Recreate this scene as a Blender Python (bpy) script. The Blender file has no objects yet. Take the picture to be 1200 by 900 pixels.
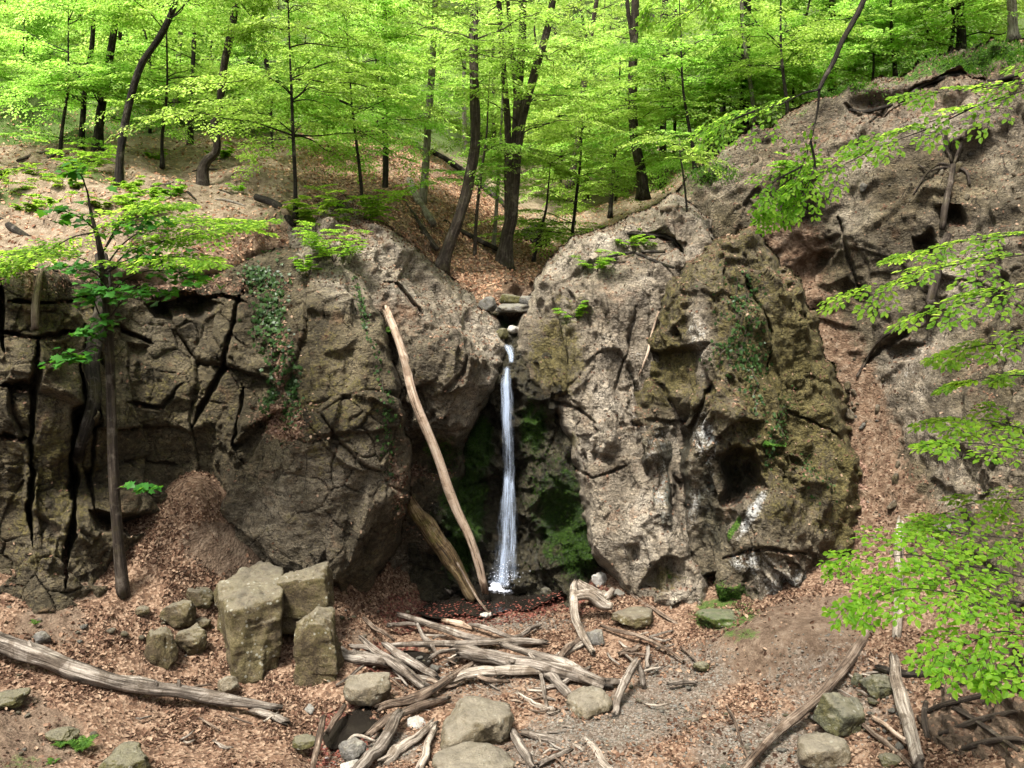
import bpy, math, random
import numpy as np
from mathutils import Vector

# ------------------------------------------------------------------ basics
random.seed(11)
RNG = np.random.default_rng(11)
SC = bpy.context.scene
COL = SC.collection
F = 942.0                                  # focal length in photograph pixels (1200 x 900)
CAM = np.array([0.0, 0.0, 6.1])
TH = math.atan((450 - 330) / F)            # downward pitch
CT, ST = math.cos(TH), math.sin(TH)

def P(u, v, Y):
    """world point seen at pixel (u,v) at distance Y north of the camera"""
    u, v, Y = np.broadcast_arrays(np.asarray(u, float), np.asarray(v, float), np.asarray(Y, float))
    x = (u - 600) / F
    y = -(v - 450) / F
    dy = CT + y * ST
    dz = -ST + y * CT
    t = Y / dy
    return np.stack([t * x, Y, CAM[2] + t * dz], -1)

def zray(v):
    y = -(np.asarray(v, float) - 450) / F
    return (-ST + y * CT) / (CT + y * ST)

def pxm(p):
    """metres per photograph pixel at world point p"""
    p = np.asarray(p, float)
    return (p[1] * CT - (p[2] - CAM[2]) * ST) / F

# ------------------------------------------------------------------ noise
def _h(ix, iy, iz, s):
    with np.errstate(over='ignore'):
        n = (ix.astype(np.int64).astype(np.uint32) * np.uint32(374761393)
             + iy.astype(np.int64).astype(np.uint32) * np.uint32(668265263)
             + iz.astype(np.int64).astype(np.uint32) * np.uint32(1274126177)
             + np.uint32((s * 362437 + 9781) & 0xffffffff))
        n ^= n >> np.uint32(13)
        n = n * np.uint32(1103515245)
        n ^= n >> np.uint32(16)
        n = n * np.uint32(2654435761)
        n ^= n >> np.uint32(15)
    return n

def _r(n, k=0):
    with np.errstate(over='ignore'):
        m = n * np.uint32(2246822519) + np.uint32((k * 3266489917) & 0xffffffff)
        m ^= m >> np.uint32(15)
        m = m * np.uint32(3266489917)
        m ^= m >> np.uint32(13)
    return m.astype(np.float64) / 4294967295.0

def vnoise(p, s=0):
    f = np.floor(p)
    w = p - f
    w = w * w * w * (w * (w * 6 - 15) + 10)
    i = f.astype(np.int64)
    out = 0
    for dx in (0, 1):
        for dy in (0, 1):
            for dz in (0, 1):
                h = _h(i[..., 0] + dx, i[..., 1] + dy, i[..., 2] + dz, s).astype(np.float64) / 4294967295.0
                ww = (w[..., 0] if dx else 1 - w[..., 0]) * (w[..., 1] if dy else 1 - w[..., 1]) * (w[..., 2] if dz else 1 - w[..., 2])
                out = out + h * ww
    return out * 2 - 1

def fbm(p, octv=4, s=0, gain=0.5, lac=2.03):
    a, o, q = 1.0, 0.0, np.asarray(p, float)
    for k in range(octv):
        o = o + a * vnoise(q, s + 17 * k)
        q = q * lac + 3.7
        a *= gain
    return o

def ridged(p, octv=4, s=0, gain=0.5):
    a, o, q = 1.0, 0.0, np.asarray(p, float)
    for k in range(octv):
        o = o + a * (1 - 2 * np.abs(vnoise(q, s + 31 * k)))
        q = q * 2.1 + 1.3
        a *= gain
    return o

def voronoi(q, s=0, jit=0.9):
    f = np.floor(q)
    i = f.astype(np.int64)
    n = q.shape[0]
    b1 = np.full(n, 1e9)
    b2 = np.full(n, 1e9)
    bid = np.zeros(n, np.uint32)
    bv = np.zeros((n, 3))
    for dx in (-1, 0, 1):
        for dy in (-1, 0, 1):
            for dz in (-1, 0, 1):
                h = _h(i[:, 0] + dx, i[:, 1] + dy, i[:, 2] + dz, s)
                c = np.stack([f[:, 0] + dx + .5 + (_r(h, 1) - .5) * jit,
                              f[:, 1] + dy + .5 + (_r(h, 2) - .5) * jit,
                              f[:, 2] + dz + .5 + (_r(h, 3) - .5) * jit], -1)
                d = q - c
                dd = (d * d).sum(1)
                lt = dd < b1
                b2 = np.where(lt, b1, np.minimum(b2, dd))
                b1 = np.where(lt, dd, b1)
                bid = np.where(lt, h, bid)
                bv = np.where(lt[:, None], d, bv)
    return np.sqrt(b1), np.sqrt(b2), bid, bv

def scallop(q, s=0, g=1.0, k=.5, jit=.9):
    """broken rock: nearly flat fracture faces meeting in sharp arrises (lowest of many tilted shallow bowls)"""
    f = np.floor(q)
    i = f.astype(np.int64)
    b1 = np.full(len(q), 1e9)
    for dx in (-1, 0, 1):
        for dy in (-1, 0, 1):
            for dz in (-1, 0, 1):
                h = _h(i[:, 0] + dx, i[:, 1] + dy, i[:, 2] + dz, s)
                d = q - np.stack([f[:, 0] + dx + .5 + (_r(h, 1) - .5) * jit, f[:, 1] + dy + .5 + (_r(h, 2) - .5) * jit, f[:, 2] + dz + .5 + (_r(h, 3) - .5) * jit], -1)
                t = np.stack([_r(h, 6), _r(h, 7), _r(h, 8)], -1) - .5
                v = (t * d).sum(1) * 2 * g + k * (d * d).sum(1) + (_r(h, 9) - .5) * .35
                b1 = np.minimum(b1, v)
    return b1 + .78 * g

def blocky(p, scale, amp, tilt=0.9, crack=0.1, cw=0.06, s=0, aniso=(1, 1, 1), warp=0.25):
    """jointed rock: every joint block gets its own offset and its own tilted face, with open joints between"""
    q = p * np.array(aniso) / scale
    if warp:
        q = q + warp * np.stack([vnoise(q * 1.3, s + 1), vnoise(q * 1.3 + 9, s + 2), vnoise(q * 1.3 + 19, s + 3)], -1)
    f1, f2, h, d = voronoi(q, s)
    off = (_r(h, 5) - .5) * amp
    t = np.stack([_r(h, 6), _r(h, 7), _r(h, 8)], -1) - .5
    til = (t * d).sum(1) * 2 * tilt * amp
    e = np.clip((f2 - f1) / cw, 0, 1)
    return off + til - crack * (1 - e) ** 2

def unit(a):
    return a / (np.linalg.norm(a, axis=-1, keepdims=True) + 1e-9)

# ------------------------------------------------------------------ thin-plate depth maps
class TPS:
    """smooth surface through (u, v, value) points; values are stored as 1/Y so planes stay planes"""
    def __init__(self, pts, lam=1e-4):
        a = np.array(pts, float)
        self.c = a[:, :2] / 300.0
        n = len(a)
        K = self._k(self.c, self.c) + lam * np.eye(n)
        Pm = np.concatenate([np.ones((n, 1)), self.c], 1)
        A = np.zeros((n + 3, n + 3))
        A[:n, :n] = K
        A[:n, n:] = Pm
        A[n:, :n] = Pm.T
        b = np.zeros(n + 3)
        b[:n] = 1.0 / a[:, 2]
        self.w = np.linalg.solve(A, b)
    @staticmethod
    def _k(a, b):
        d = ((a[:, None, :] - b[None, :, :]) ** 2).sum(-1)
        return np.where(d > 1e-12, 0.5 * d * np.log(np.maximum(d, 1e-12)), 0.0)
    def __call__(self, u, v):
        sh = np.broadcast(np.asarray(u), np.asarray(v)).shape
        q = np.stack(np.broadcast_arrays(np.asarray(u, float), np.asarray(v, float)), -1).reshape(-1, 2) / 300.0
        out = np.empty(len(q))
        n = len(self.c)
        for k in range(0, len(q), 40000):
            s = q[k:k + 40000]
            out[k:k + 40000] = self._k(s, self.c) @ self.w[:n] + self.w[n] + s @ self.w[n + 1:]
        out = np.maximum(out, 1 / 160.0)
        return (1.0 / out).reshape(sh)

def poly_sd(u, v, poly):
    """inside test and distance (pixels) to the outline"""
    p = np.array(poly, float)
    inside = np.zeros(u.shape, bool)
    dist = np.full(u.shape, 1e9)
    for k in range(len(p)):
        a, b = p[k], p[(k + 1) % len(p)]
        cond = ((a[1] > v) != (b[1] > v))
        with np.errstate(divide='ignore', invalid='ignore'):
            xx = (b[0] - a[0]) * (v - a[1]) / (b[1] - a[1] + 1e-12) + a[0]
        inside ^= cond & (u < xx)
        ab = b - a
        t = np.clip(((u - a[0]) * ab[0] + (v - a[1]) * ab[1]) / (ab @ ab + 1e-9), 0, 1)
        dist = np.minimum(dist, np.hypot(u - a[0] - t * ab[0], v - a[1] - t * ab[1]))
    return inside, dist

def line_dist(u, v, pts, want_t=False):
    p = np.array(pts, float)
    dist = np.full(u.shape, 1e9)
    tt = np.zeros(u.shape)
    m = len(p) - 1
    for k in range(len(p) - 1):
        a, b = p[k], p[k + 1]
        ab = b - a
        t = np.clip(((u - a[0]) * ab[0] + (v - a[1]) * ab[1]) / (ab @ ab + 1e-9), 0, 1)
        dk = np.hypot(u - a[0] - t * ab[0], v - a[1] - t * ab[1])
        tt = np.where(dk < dist, (k + t) / m, tt)
        dist = np.minimum(dist, dk)
    return (dist, tt) if want_t else dist

def blob(u, v, spec):
    """soft elliptical patches: (u, v, ru, rv, strength[, angle deg])"""
    o = np.zeros(u.shape)
    for b in spec:
        a = math.radians(b[5]) if len(b) > 5 else 0
        du, dv = u - b[0], v - b[1]
        x = (du * math.cos(a) + dv * math.sin(a)) / b[2]
        y = (-du * math.sin(a) + dv * math.cos(a)) / b[3]
        o = np.maximum(o, b[4] * np.exp(-(x * x + y * y) ** 1.6))
    return o

# ------------------------------------------------------------------ mesh making
def new_mesh(name, V, faces, mats=None, smooth=True, attrs=None, fmat=None):
    """V (N,3); faces: array or list of arrays, each (M,k); attrs: name -> (N,) float or (N,4) colour"""
    if not isinstance(faces, (list, tuple)):
        faces = [faces]
    faces = [np.asarray(f, np.int32) for f in faces if len(f)]
    V = np.asarray(V, np.float32)
    me = bpy.data.meshes.new(name)
    me.vertices.add(len(V))
    me.vertices.foreach_set('co', V.ravel())
    loops = np.concatenate([f.ravel() for f in faces])
    tot = np.concatenate([np.full(len(f), f.shape[1], np.int32) for f in faces])
    start = np.concatenate([[0], np.cumsum(tot)[:-1]]).astype(np.int32)
    me.loops.add(len(loops))
    me.loops.foreach_set('vertex_index', loops)
    me.polygons.add(len(tot))
    me.polygons.foreach_set('loop_start', start)
    me.polygons.foreach_set('loop_total', tot)
    me.polygons.foreach_set('use_smooth', np.full(len(tot), smooth))
    if fmat is not None:
        me.polygons.foreach_set('material_index', np.asarray(fmat, np.int32))
    me.update(calc_edges=True)
    for k, a in (attrs or {}).items():
        a = np.asarray(a, np.float32)
        if a.ndim == 2 and a.shape[1] == 3:
            at = me.attributes.new(k, 'FLOAT_VECTOR', 'POINT')
            at.data.foreach_set('vector', a.ravel())
        elif a.ndim == 1:
            at = me.attributes.new(k, 'FLOAT', 'POINT')
            at.data.foreach_set('value', a)
        else:
            at = me.attributes.new(k, 'FLOAT_COLOR', 'POINT')
            at.data.foreach_set('color', a.ravel())
    for m in (mats or []):
        me.materials.append(m)
    return me

class MB:
    """collects vertices and faces, built as ONE mesh object"""
    def __init__(self):
        self.V, self.Fq, self.Ft, self.n = [], [], [], 0
        self.A, self.G = [], []
    def add(self, V, quads=None, tris=None, a=None, g=None):
        V = np.asarray(V, float)
        self.G.append(V * 6.0 if g is None else g)
        if quads is not None and len(quads):
            self.Fq.append(np.asarray(quads) + self.n)
        if tris is not None and len(tris):
            self.Ft.append(np.asarray(tris) + self.n)
        self.V.append(V)
        self.A.append(np.full(len(V), 0.5) if a is None else np.broadcast_to(np.asarray(a, float), (len(V),)))
        self.n += len(V)
    def tube(self, pts, rad, seg=8, rough=0.0, s=0, caps=True, a=None, sub=None, noise_f=6.0, split=0.0):
        pts, rad = smooth_path(pts, rad, sub)
        V, q, t, g = tube_arrays(pts, rad, seg, rough, s, caps, noise_f, split)
        self.add(V, q, t, a, g + s * 3.7)
    def mesh(self, name, mats, smooth=True, origin=None):
        V = np.concatenate(self.V)
        if origin is not None:
            V = V - np.asarray(origin)
        fs = []
        if self.Fq:
            fs.append(np.concatenate(self.Fq))
        if self.Ft:
            fs.append(np.concatenate(self.Ft))
        return new_mesh(name, V, fs, mats, smooth, {'rnd': np.concatenate(self.A), 'grain': np.concatenate(self.G)})

def smooth_path(pts, rad, sub=None):
    p = np.array(pts, float)
    r = np.broadcast_to(np.asarray(rad, float), (len(p),)).copy()
    if sub is None or sub <= 1 or len(p) < 2:
        return p, r
    e = np.concatenate([[2 * p[0] - p[1]], p, [2 * p[-1] - p[-2]]])
    op, orr = [], []
    for k in range(len(p) - 1):
        a, b, c, d = e[k], e[k + 1], e[k + 2], e[k + 3]
        for j in range(sub):
            t = j / sub
            op.append(0.5 * (2 * b + (c - a) * t + (2 * a - 5 * b + 4 * c - d) * t * t + (3 * b - a - 3 * c + d) * t ** 3))
            orr.append(r[k] * (1 - t) + r[k + 1] * t)
    op.append(p[-1])
    orr.append(r[-1])
    return np.array(op), np.array(orr)

def tube_arrays(pts, rad, seg=8, rough=0.0, s=0, caps=True, nf=6.0, split=0.0):
    n = len(pts)
    T = np.gradient(pts, axis=0)
    T /= np.linalg.norm(T, axis=1)[:, None] + 1e-9
    up = np.array([0, 0, 1.0]) if abs(T[0][2]) < 0.8 else np.array([1.0, 0, 0])
    A = np.cross(T[0], up)
    A /= np.linalg.norm(A)
    ang = np.arange(seg) * 2 * math.pi / seg
    V = np.empty((n, seg, 3))
    for k in range(n):
        A = A - T[k] * (A @ T[k])
        A /= np.linalg.norm(A) + 1e-9
        B = np.cross(T[k], A)
        V[k] = pts[k] + rad[k] * (np.cos(ang)[:, None] * A + np.sin(ang)[:, None] * B)
    L = np.concatenate([[0], np.cumsum(np.linalg.norm(np.diff(pts, axis=0), axis=1))])
    rg = np.maximum(rad, 0.01)[:, None] * 26
    G = np.stack([np.cos(ang)[None, :] * rg, np.sin(ang)[None, :] * rg, np.broadcast_to((L * 1.3)[:, None], (n, seg))], -1).reshape(-1, 3)
    if rough:
        cen = pts[:, None, :]
        q = np.stack([np.broadcast_to(np.cos(ang) * 1.2, (n, seg)), np.broadcast_to(np.sin(ang) * 1.2, (n, seg)),
                      np.broadcast_to((L * nf * 0.35)[:, None], (n, seg))], -1).reshape(-1, 3) + s * 7.31
        d = (1 + rough * fbm(q, 3, s)).reshape(n, seg, 1)
        V = cen + (V - cen) * d
    V = V.reshape(-1, 3)
    if split:       # splintered ends
        e0 = rad[0] * split * (.5 + vnoise(np.stack([np.cos(ang) * 2.2, np.sin(ang) * 2.2, np.full(seg, s * 3.1)], -1), s))
        e1 = rad[-1] * split * (.5 + vnoise(np.stack([np.cos(ang) * 2.2, np.sin(ang) * 2.2, np.full(seg, s * 3.1 + 9)], -1), s))
        V = V.reshape(n, seg, 3)
        V[0] = V[0] - T[0] * e0[:, None]
        V[-1] = V[-1] + T[-1] * e1[:, None]
    V = V.reshape(-1, 3)
    i = np.arange(n - 1)[:, None] * seg
    j = np.arange(seg)[None, :]
    j2 = (j + 1) % seg
    Q = np.stack([i + j, i + j2, i + seg + j2, i + seg + j], -1).reshape(-1, 4)
    tris = np.zeros((0, 3), int)
    if caps:
        V = np.concatenate([V, [pts[0] - T[0] * rad[0] * .12], [pts[-1] + T[-1] * rad[-1] * .12]])
        c0, c1 = n * seg, n * seg + 1
        G = np.concatenate([G, [[0, 0, 40.0]], [[0, 0, 40.0 + L[-1]]]])
        jj = np.arange(seg)
        t0 = np.stack([np.full(seg, c0), (jj + 1) % seg, jj], -1)
        b = (n - 1) * seg
        t1 = np.stack([np.full(seg, c1), b + jj, b + (jj + 1) % seg], -1)
        tris = np.concatenate([t0, t1])
    return V, Q, tris, G

def link(name, me, parent=None, loc=None):
    o = bpy.data.objects.new(name, me)
    COL.objects.link(o)
    if parent is not None:
        o.parent = parent
    if loc is not None:
        o.location = [float(x) for x in loc]
    return o

def tag(o, label=None, cat=None, group=None, kind=None):
    if label: o['label'] = label
    if cat: o['category'] = cat
    if group: o['group'] = group
    if kind: o['kind'] = kind
    return o

def thing(name, label, cat, loc=(0, 0, 0), group=None):
    o = bpy.data.objects.new(name, None)
    COL.objects.link(o)
    o.location = [float(x) for x in loc]
    o.empty_display_size = 0.2
    return tag(o, label, cat, group)

def grounded(mb):
    V = np.concatenate(mb.V)
    return np.array([V[:, 0].mean(), V[:, 1].mean(), V[:, 2].min()])

# ------------------------------------------------------------------ material helpers
class NT:
    def __init__(self, name):
        self.m = bpy.data.materials.new(name)
        self.m.use_nodes = True
        self.t = self.m.node_tree
        self.t.nodes.clear()
        self.out = self.t.nodes.new('ShaderNodeOutputMaterial')
    def n(self, typ, **kw):
        nd = self.t.nodes.new('ShaderNode' + typ)
        for k, v in kw.items():
            setattr(nd, k, v)
        return nd
    def set(self, sock, val):
        if isinstance(val, bpy.types.NodeSocket):
            self.t.links.new(val, sock)
        elif isinstance(val, (tuple, list)) and len(val) == 3 and sock.type == 'RGBA':
            sock.default_value = (*val, 1)
        else:
            sock.default_value = val
    def coord(self, kind='Object', scale=None, rot=None):
        c = self.n('TexCoord').outputs[kind]
        if scale is None:
            return c
        mp = self.n('Mapping')
        self.set(mp.inputs['Vector'], c)
        mp.inputs['Scale'].default_value = scale
        if rot:
            mp.inputs['Rotation'].default_value = rot
        return mp.outputs[0]
    def noise(self, vec, scale, detail=5, rough=0.6, dist=0.0):
        nd = self.n('TexNoise')
        self.set(nd.inputs['Vector'], vec)
        nd.inputs['Scale'].default_value = scale
        nd.inputs['Detail'].default_value = detail
        nd.inputs['Roughness'].default_value = rough
        nd.inputs['Distortion'].default_value = dist
        return nd.outputs['Fac']
    def vor(self, vec, scale, feat='F1', rnd=1.0):
        nd = self.n('TexVoronoi', feature=feat)
        self.set(nd.inputs['Vector'], vec)
        nd.inputs['Scale'].default_value = scale
        nd.inputs['Randomness'].default_value = rnd
        return nd
    def math(self, op, a, b=0.0, clamp=False):
        nd = self.n('Math', operation=op, use_clamp=clamp)
        self.set(nd.inputs[0], a)
        self.set(nd.inputs[1], b)
        return nd.outputs[0]
    def smooth(self, x, lo, hi, a=0.0, b=1.0):
        nd = self.n('MapRange', interpolation_type='SMOOTHSTEP')
        self.set(nd.inputs['Value'], x)
        nd.inputs['From Min'].default_value = lo
        nd.inputs['From Max'].default_value = hi
        nd.inputs['To Min'].default_value = a
        nd.inputs['To Max'].default_value = b
        return nd.outputs[0]
    def mix(self, fac, a, b, mode='MIX'):
        nd = self.n('Mix', data_type='RGBA', blend_type=mode)
        self.set(nd.inputs[0], fac)
        self.set(nd.inputs[6], a)
        self.set(nd.inputs[7], b)
        return nd.outputs[2]
    def ramp(self, fac, stops):
        nd = self.n('ValToRGB')
        self.set(nd.inputs[0], fac)
        el = nd.color_ramp.elements
        el[0].position, el[0].color = stops[0][0], (*stops[0][1], 1)
        el[1].position, el[1].color = stops[-1][0], (*stops[-1][1], 1)
        for p, c in stops[1:-1]:
            e = el.new(p)
            e.color = (*c, 1)
        return nd.outputs[0]
    def attr(self, name):
        return self.n('Attribute', attribute_name=name)
    def bump(self, h, strength, dist, normal=None):
        nd = self.n('Bump')
        nd.inputs['Strength'].default_value = strength
        nd.inputs['Distance'].default_value = dist
        self.set(nd.inputs['Height'], h)
        if normal is not None:
            self.set(nd.inputs['Normal'], normal)
        return nd.outputs[0]
    def bsdf(self, col, rough=0.9, normal=None, spec=0.3, **kw):
        b = self.n('BsdfPrincipled')
        self.set(b.inputs['Base Color'], col)
        self.set(b.inputs['Roughness'], rough)
        b.inputs['Specular IOR Level'].default_value = spec if not isinstance(spec, bpy.types.NodeSocket) else 0.5
        if isinstance(spec, bpy.types.NodeSocket):
            self.set(b.inputs['Specular IOR Level'], spec)
        if normal is not None:
            self.set(b.inputs['Normal'], normal)
        for k, v in kw.items():
            self.set(b.inputs[k], v)
        return b.outputs[0]
    def done(self, sh):
        self.t.links.new(sh, self.out.inputs['Surface'])
        return self.m
# ------------------------------------------------------------------ materials
def mat_rock():
    k = NT('rock')
    co = k.coord('Object')
    ma, mb_ = k.attr('mask_a'), k.attr('mask_b')
    sa, sb = k.n('SeparateColor'), k.n('SeparateColor')
    k.set(sa.inputs[0], ma.outputs['Color'])
    k.set(sb.inputs[0], mb_.outputs['Color'])
    tone, moss, lime, wet = sa.outputs[0], sa.outputs[1], sa.outputs[2], ma.outputs['Alpha']
    dirt, litter, green = sb.outputs[0], sb.outputs[1], sb.outputs[2]
    n1 = k.noise(co, 0.9, 6, 0.62, 0.4)
    n2 = k.noise(co, 4.5, 6, 0.65)
    n3 = k.noise(co, 22, 5, 0.7)
    n4 = k.noise(co, 70, 3, 0.7)
    dark = k.ramp(n1, [(0.32, (0.028, 0.022, 0.012)), (0.5, (0.074, 0.059, 0.034)), (0.68, (0.15, 0.122, 0.076))])
    pale = k.ramp(n1, [(0.32, (0.122, 0.099, 0.071)), (0.5, (0.235, 0.198, 0.152)), (0.68, (0.375, 0.33, 0.268))])
    c = k.mix(k.smooth(k.math('ADD', tone, k.math('MULTIPLY', k.math('SUBTRACT', n2, 0.5), 0.7)), 0.1, 0.9), dark, pale)
    # lichen-like patches and rusty blushes
    c = k.mix(k.smooth(n2, 0.52, 0.70, 0, 0.5), c, k.mix(0.5, c, (0.17, 0.14, 0.085)))
    c = k.mix(k.smooth(k.noise(co, 2.1, 5, 0.6, 0.8), 0.56, 0.72, 0, 0.4), c, (0.17, 0.095, 0.055))
    # speckle
    c = k.mix(1.0, c, k.ramp(n3, [(0.3, (0.38, 0.37, 0.35)), (0.5, (1, 1, 1)), (0.72, (1.6, 1.57, 1.5))]), 'MULTIPLY')
    c = k.mix(0.9, c, k.ramp(n4, [(0.3, (0.6, 0.6, 0.6)), (0.5, (1, 1, 1)), (0.7, (1.4, 1.4, 1.4))]), 'MULTIPLY')
    # hairline joints with dirt in them, and faint bedding
    wv = k.n('VectorMath', operation='ADD')
    k.set(wv.inputs[0], co)
    k.set(wv.inputs[1], k.mix(1.0, (0, 0, 0), k.noise(co, 3, 3, 0.6)))
    ed = k.vor(wv.outputs[0], 2.6, 'DISTANCE_TO_EDGE').outputs[0]
    c = k.mix(k.math('MULTIPLY', k.smooth(ed, 0.006, 0.028, 0.8, 0), k.smooth(n1, 0.42, 0.55)), c, (0.02, 0.015, 0.010))
    bed = k.noise(k.coord('Object', (2.2, 2.2, 9.0), (0.25, 0.3, 0)), 1.0, 5, 0.65)
    c = k.mix(0.8, c, k.ramp(bed, [(0.36, (0.55, 0.54, 0.52)), (0.5, (1, 1, 1)), (0.64, (1.3, 1.28, 1.22))]), 'MULTIPLY')
    # reddish soil washed over the rock
    soil = k.ramp(k.noise(co, 7, 6, 0.7), [(0.35, (0.085, 0.048, 0.028)), (0.5, (0.18, 0.115, 0.072)), (0.66, (0.29, 0.215, 0.15))])
    c = k.mix(k.smooth(k.math('ADD', dirt, k.math('MULTIPLY', k.math('SUBTRACT', n2, 0.5), 1.1)), 0.35, 0.65), c, soil)
    # leaf mould lodged on ledges
    lm = k.ramp(k.vor(co, 26).outputs['Color'], [(0.1, (0.12, 0.062, 0.04)), (0.45, (0.25, 0.14, 0.095)), (0.9, (0.42, 0.28, 0.21))])
    c = k.mix(k.smooth(k.math('ADD', litter, k.math('MULTIPLY', k.math('SUBTRACT', n2, 0.5), 0.7)), 0.4, 0.62), c, lm)
    # olive moss film
    mo = k.ramp(n3, [(0.34, (0.026, 0.023, 0.006)), (0.5, (0.082, 0.068, 0.018)), (0.66, (0.155, 0.125, 0.036))])
    mf = k.smooth(k.math('ADD', moss, k.math('ADD', k.math('MULTIPLY', k.math('SUBTRACT', n2, 0.5), 1.3), k.math('MULTIPLY', k.math('SUBTRACT', n3, 0.5), 0.7))), 0.4, 0.68)
    c = k.mix(k.math('MULTIPLY', mf, 0.78), c, mo)
    gm = k.ramp(n3, [(0.34, (0.014, 0.034, 0.005)), (0.5, (0.05, 0.11, 0.012)), (0.66, (0.12, 0.20, 0.025))])
    gf = k.smooth(k.math('ADD', green, k.math('ADD', k.math('MULTIPLY', k.math('SUBTRACT', n2, 0.5), 1.4), k.math('MULTIPLY', k.math('SUBTRACT', n3, 0.5), 0.6))), 0.42, 0.66)
    c = k.mix(gf, c, gm)
    # pale lime crust
    lf = k.smooth(k.math('ADD', lime, k.math('ADD', k.math('MULTIPLY', k.math('SUBTRACT', n2, 0.5), 1.6), k.math('MULTIPLY', k.math('SUBTRACT', n3, 0.5), 2.0))), 0.45, 0.95)
    c = k.mix(lf, c, k.mix(n3, (0.24, 0.24, 0.225), (0.60, 0.59, 0.56)))
    # water soaked rock
    wf = k.smooth(k.math('ADD', wet, k.math('MULTIPLY', k.math('SUBTRACT', n2, 0.5), 0.6)), 0.35, 0.65)
    c = k.mix(wf, c, k.mix(1.0, c, (0.36, 0.38, 0.34), 'MULTIPLY'))
    rough = k.math('SUBTRACT', 0.92, k.math('MULTIPLY', wf, 0.5))
    hb = k.math('ADD', k.math('MULTIPLY', n3, 0.6), k.math('MULTIPLY', n4, 0.25))
    hb = k.math('ADD', hb, k.math('MULTIPLY', n2, 0.8))
    hb = k.math('ADD', hb, k.math('MULTIPLY', bed, 0.7))
    hb = k.math('ADD', hb, k.math('MULTIPLY', k.smooth(ed, 0, 0.03), 0.3))
    hb = k.math('ADD', hb, k.math('MULTIPLY', k.vor(k.coord('Object', (1, 1, 1.7)), 9, 'DISTANCE_TO_EDGE').outputs[0], 0.5))
    nb = k.bump(hb, 1.0, 0.11)
    return k.done(k.bsdf(c, rough, nb, 0.25))

def mat_soil(name, cols, scale=1.0, leafy=0.6, green=0.0):
    """earth with trodden patches and leaf mould"""
    k = NT(name)
    co = k.coord('Object')
    n1, n2, n3 = k.noise(co, 0.7 * scale, 6, 0.65, 0.5), k.noise(co, 6 * scale, 6, 0.7), k.noise(co, 45, 4, 0.7)
    c = k.ramp(n2, [(0.28, cols[0]), (0.5, cols[1]), (0.75, cols[2])])
    vo = k.vor(co, 24)
    lm = k.ramp(vo.outputs['Color'], [(0.08, (0.045, 0.024, 0.014)), (0.45, (0.135, 0.077, 0.047)), (0.9, (0.29, 0.20, 0.137))])
    at = k.attr('mask_b')
    sb = k.n('SeparateColor')
    k.set(sb.inputs[0], at.outputs['Color'])
    c = k.mix(k.smooth(k.math('ADD', sb.outputs[1], k.math('MULTIPLY', k.math('SUBTRACT', n1, 0.5), 0.8)), 0.35, 0.6, 0, leafy), c, lm)
    gv = k.vor(co, 34)
    gc = k.ramp(gv.outputs['Color'], [(0.1, (0.042, 0.032, 0.024)), (0.5, (0.10, 0.08, 0.062)), (0.9, (0.23, 0.197, 0.165))])
    c = k.mix(k.smooth(k.math('ADD', sb.outputs[0], k.math('MULTIPLY', k.math('SUBTRACT', n2, 0.5), 1.2)), 0.4, 0.7, 0, 0.7), c, gc)
    c = k.mix(k.smooth(k.math('ADD', sb.outputs[2], k.math('MULTIPLY', k.math('SUBTRACT', n2, 0.5), 1.2)), 0.4, 0.65, 0, 0.9), c,
              k.ramp(n3, [(0.3, (0.018, 0.04, 0.006)), (0.7, (0.07, 0.12, 0.02))]))
    c = k.mix(0.6, c, k.ramp(n3, [(0.3, (0.55, 0.55, 0.55)), (0.5, (1, 1, 1)), (0.7, (1.45, 1.45, 1.45))]), 'MULTIPLY')
    wf = k.smooth(k.math('ADD', at.outputs['Alpha'], k.math('MULTIPLY', k.math('SUBTRACT', n2, 0.5), 0.5)), 0.35, 0.65)
    c = k.mix(wf, c, k.mix(1.0, c, (0.2, 0.13, 0.12), 'MULTIPLY'))
    h = k.math('ADD', k.math('MULTIPLY', n2, 0.7), k.math('MULTIPLY', n3, 0.4))
    h = k.math('ADD', h, k.math('MULTIPLY', vo.outputs['Distance'], 0.5))
    return k.done(k.bsdf(c, k.math('SUBTRACT', 0.95, k.math('MULTIPLY', wf, 0.6)), k.bump(h, 0.8, 0.05), 0.2))

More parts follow.
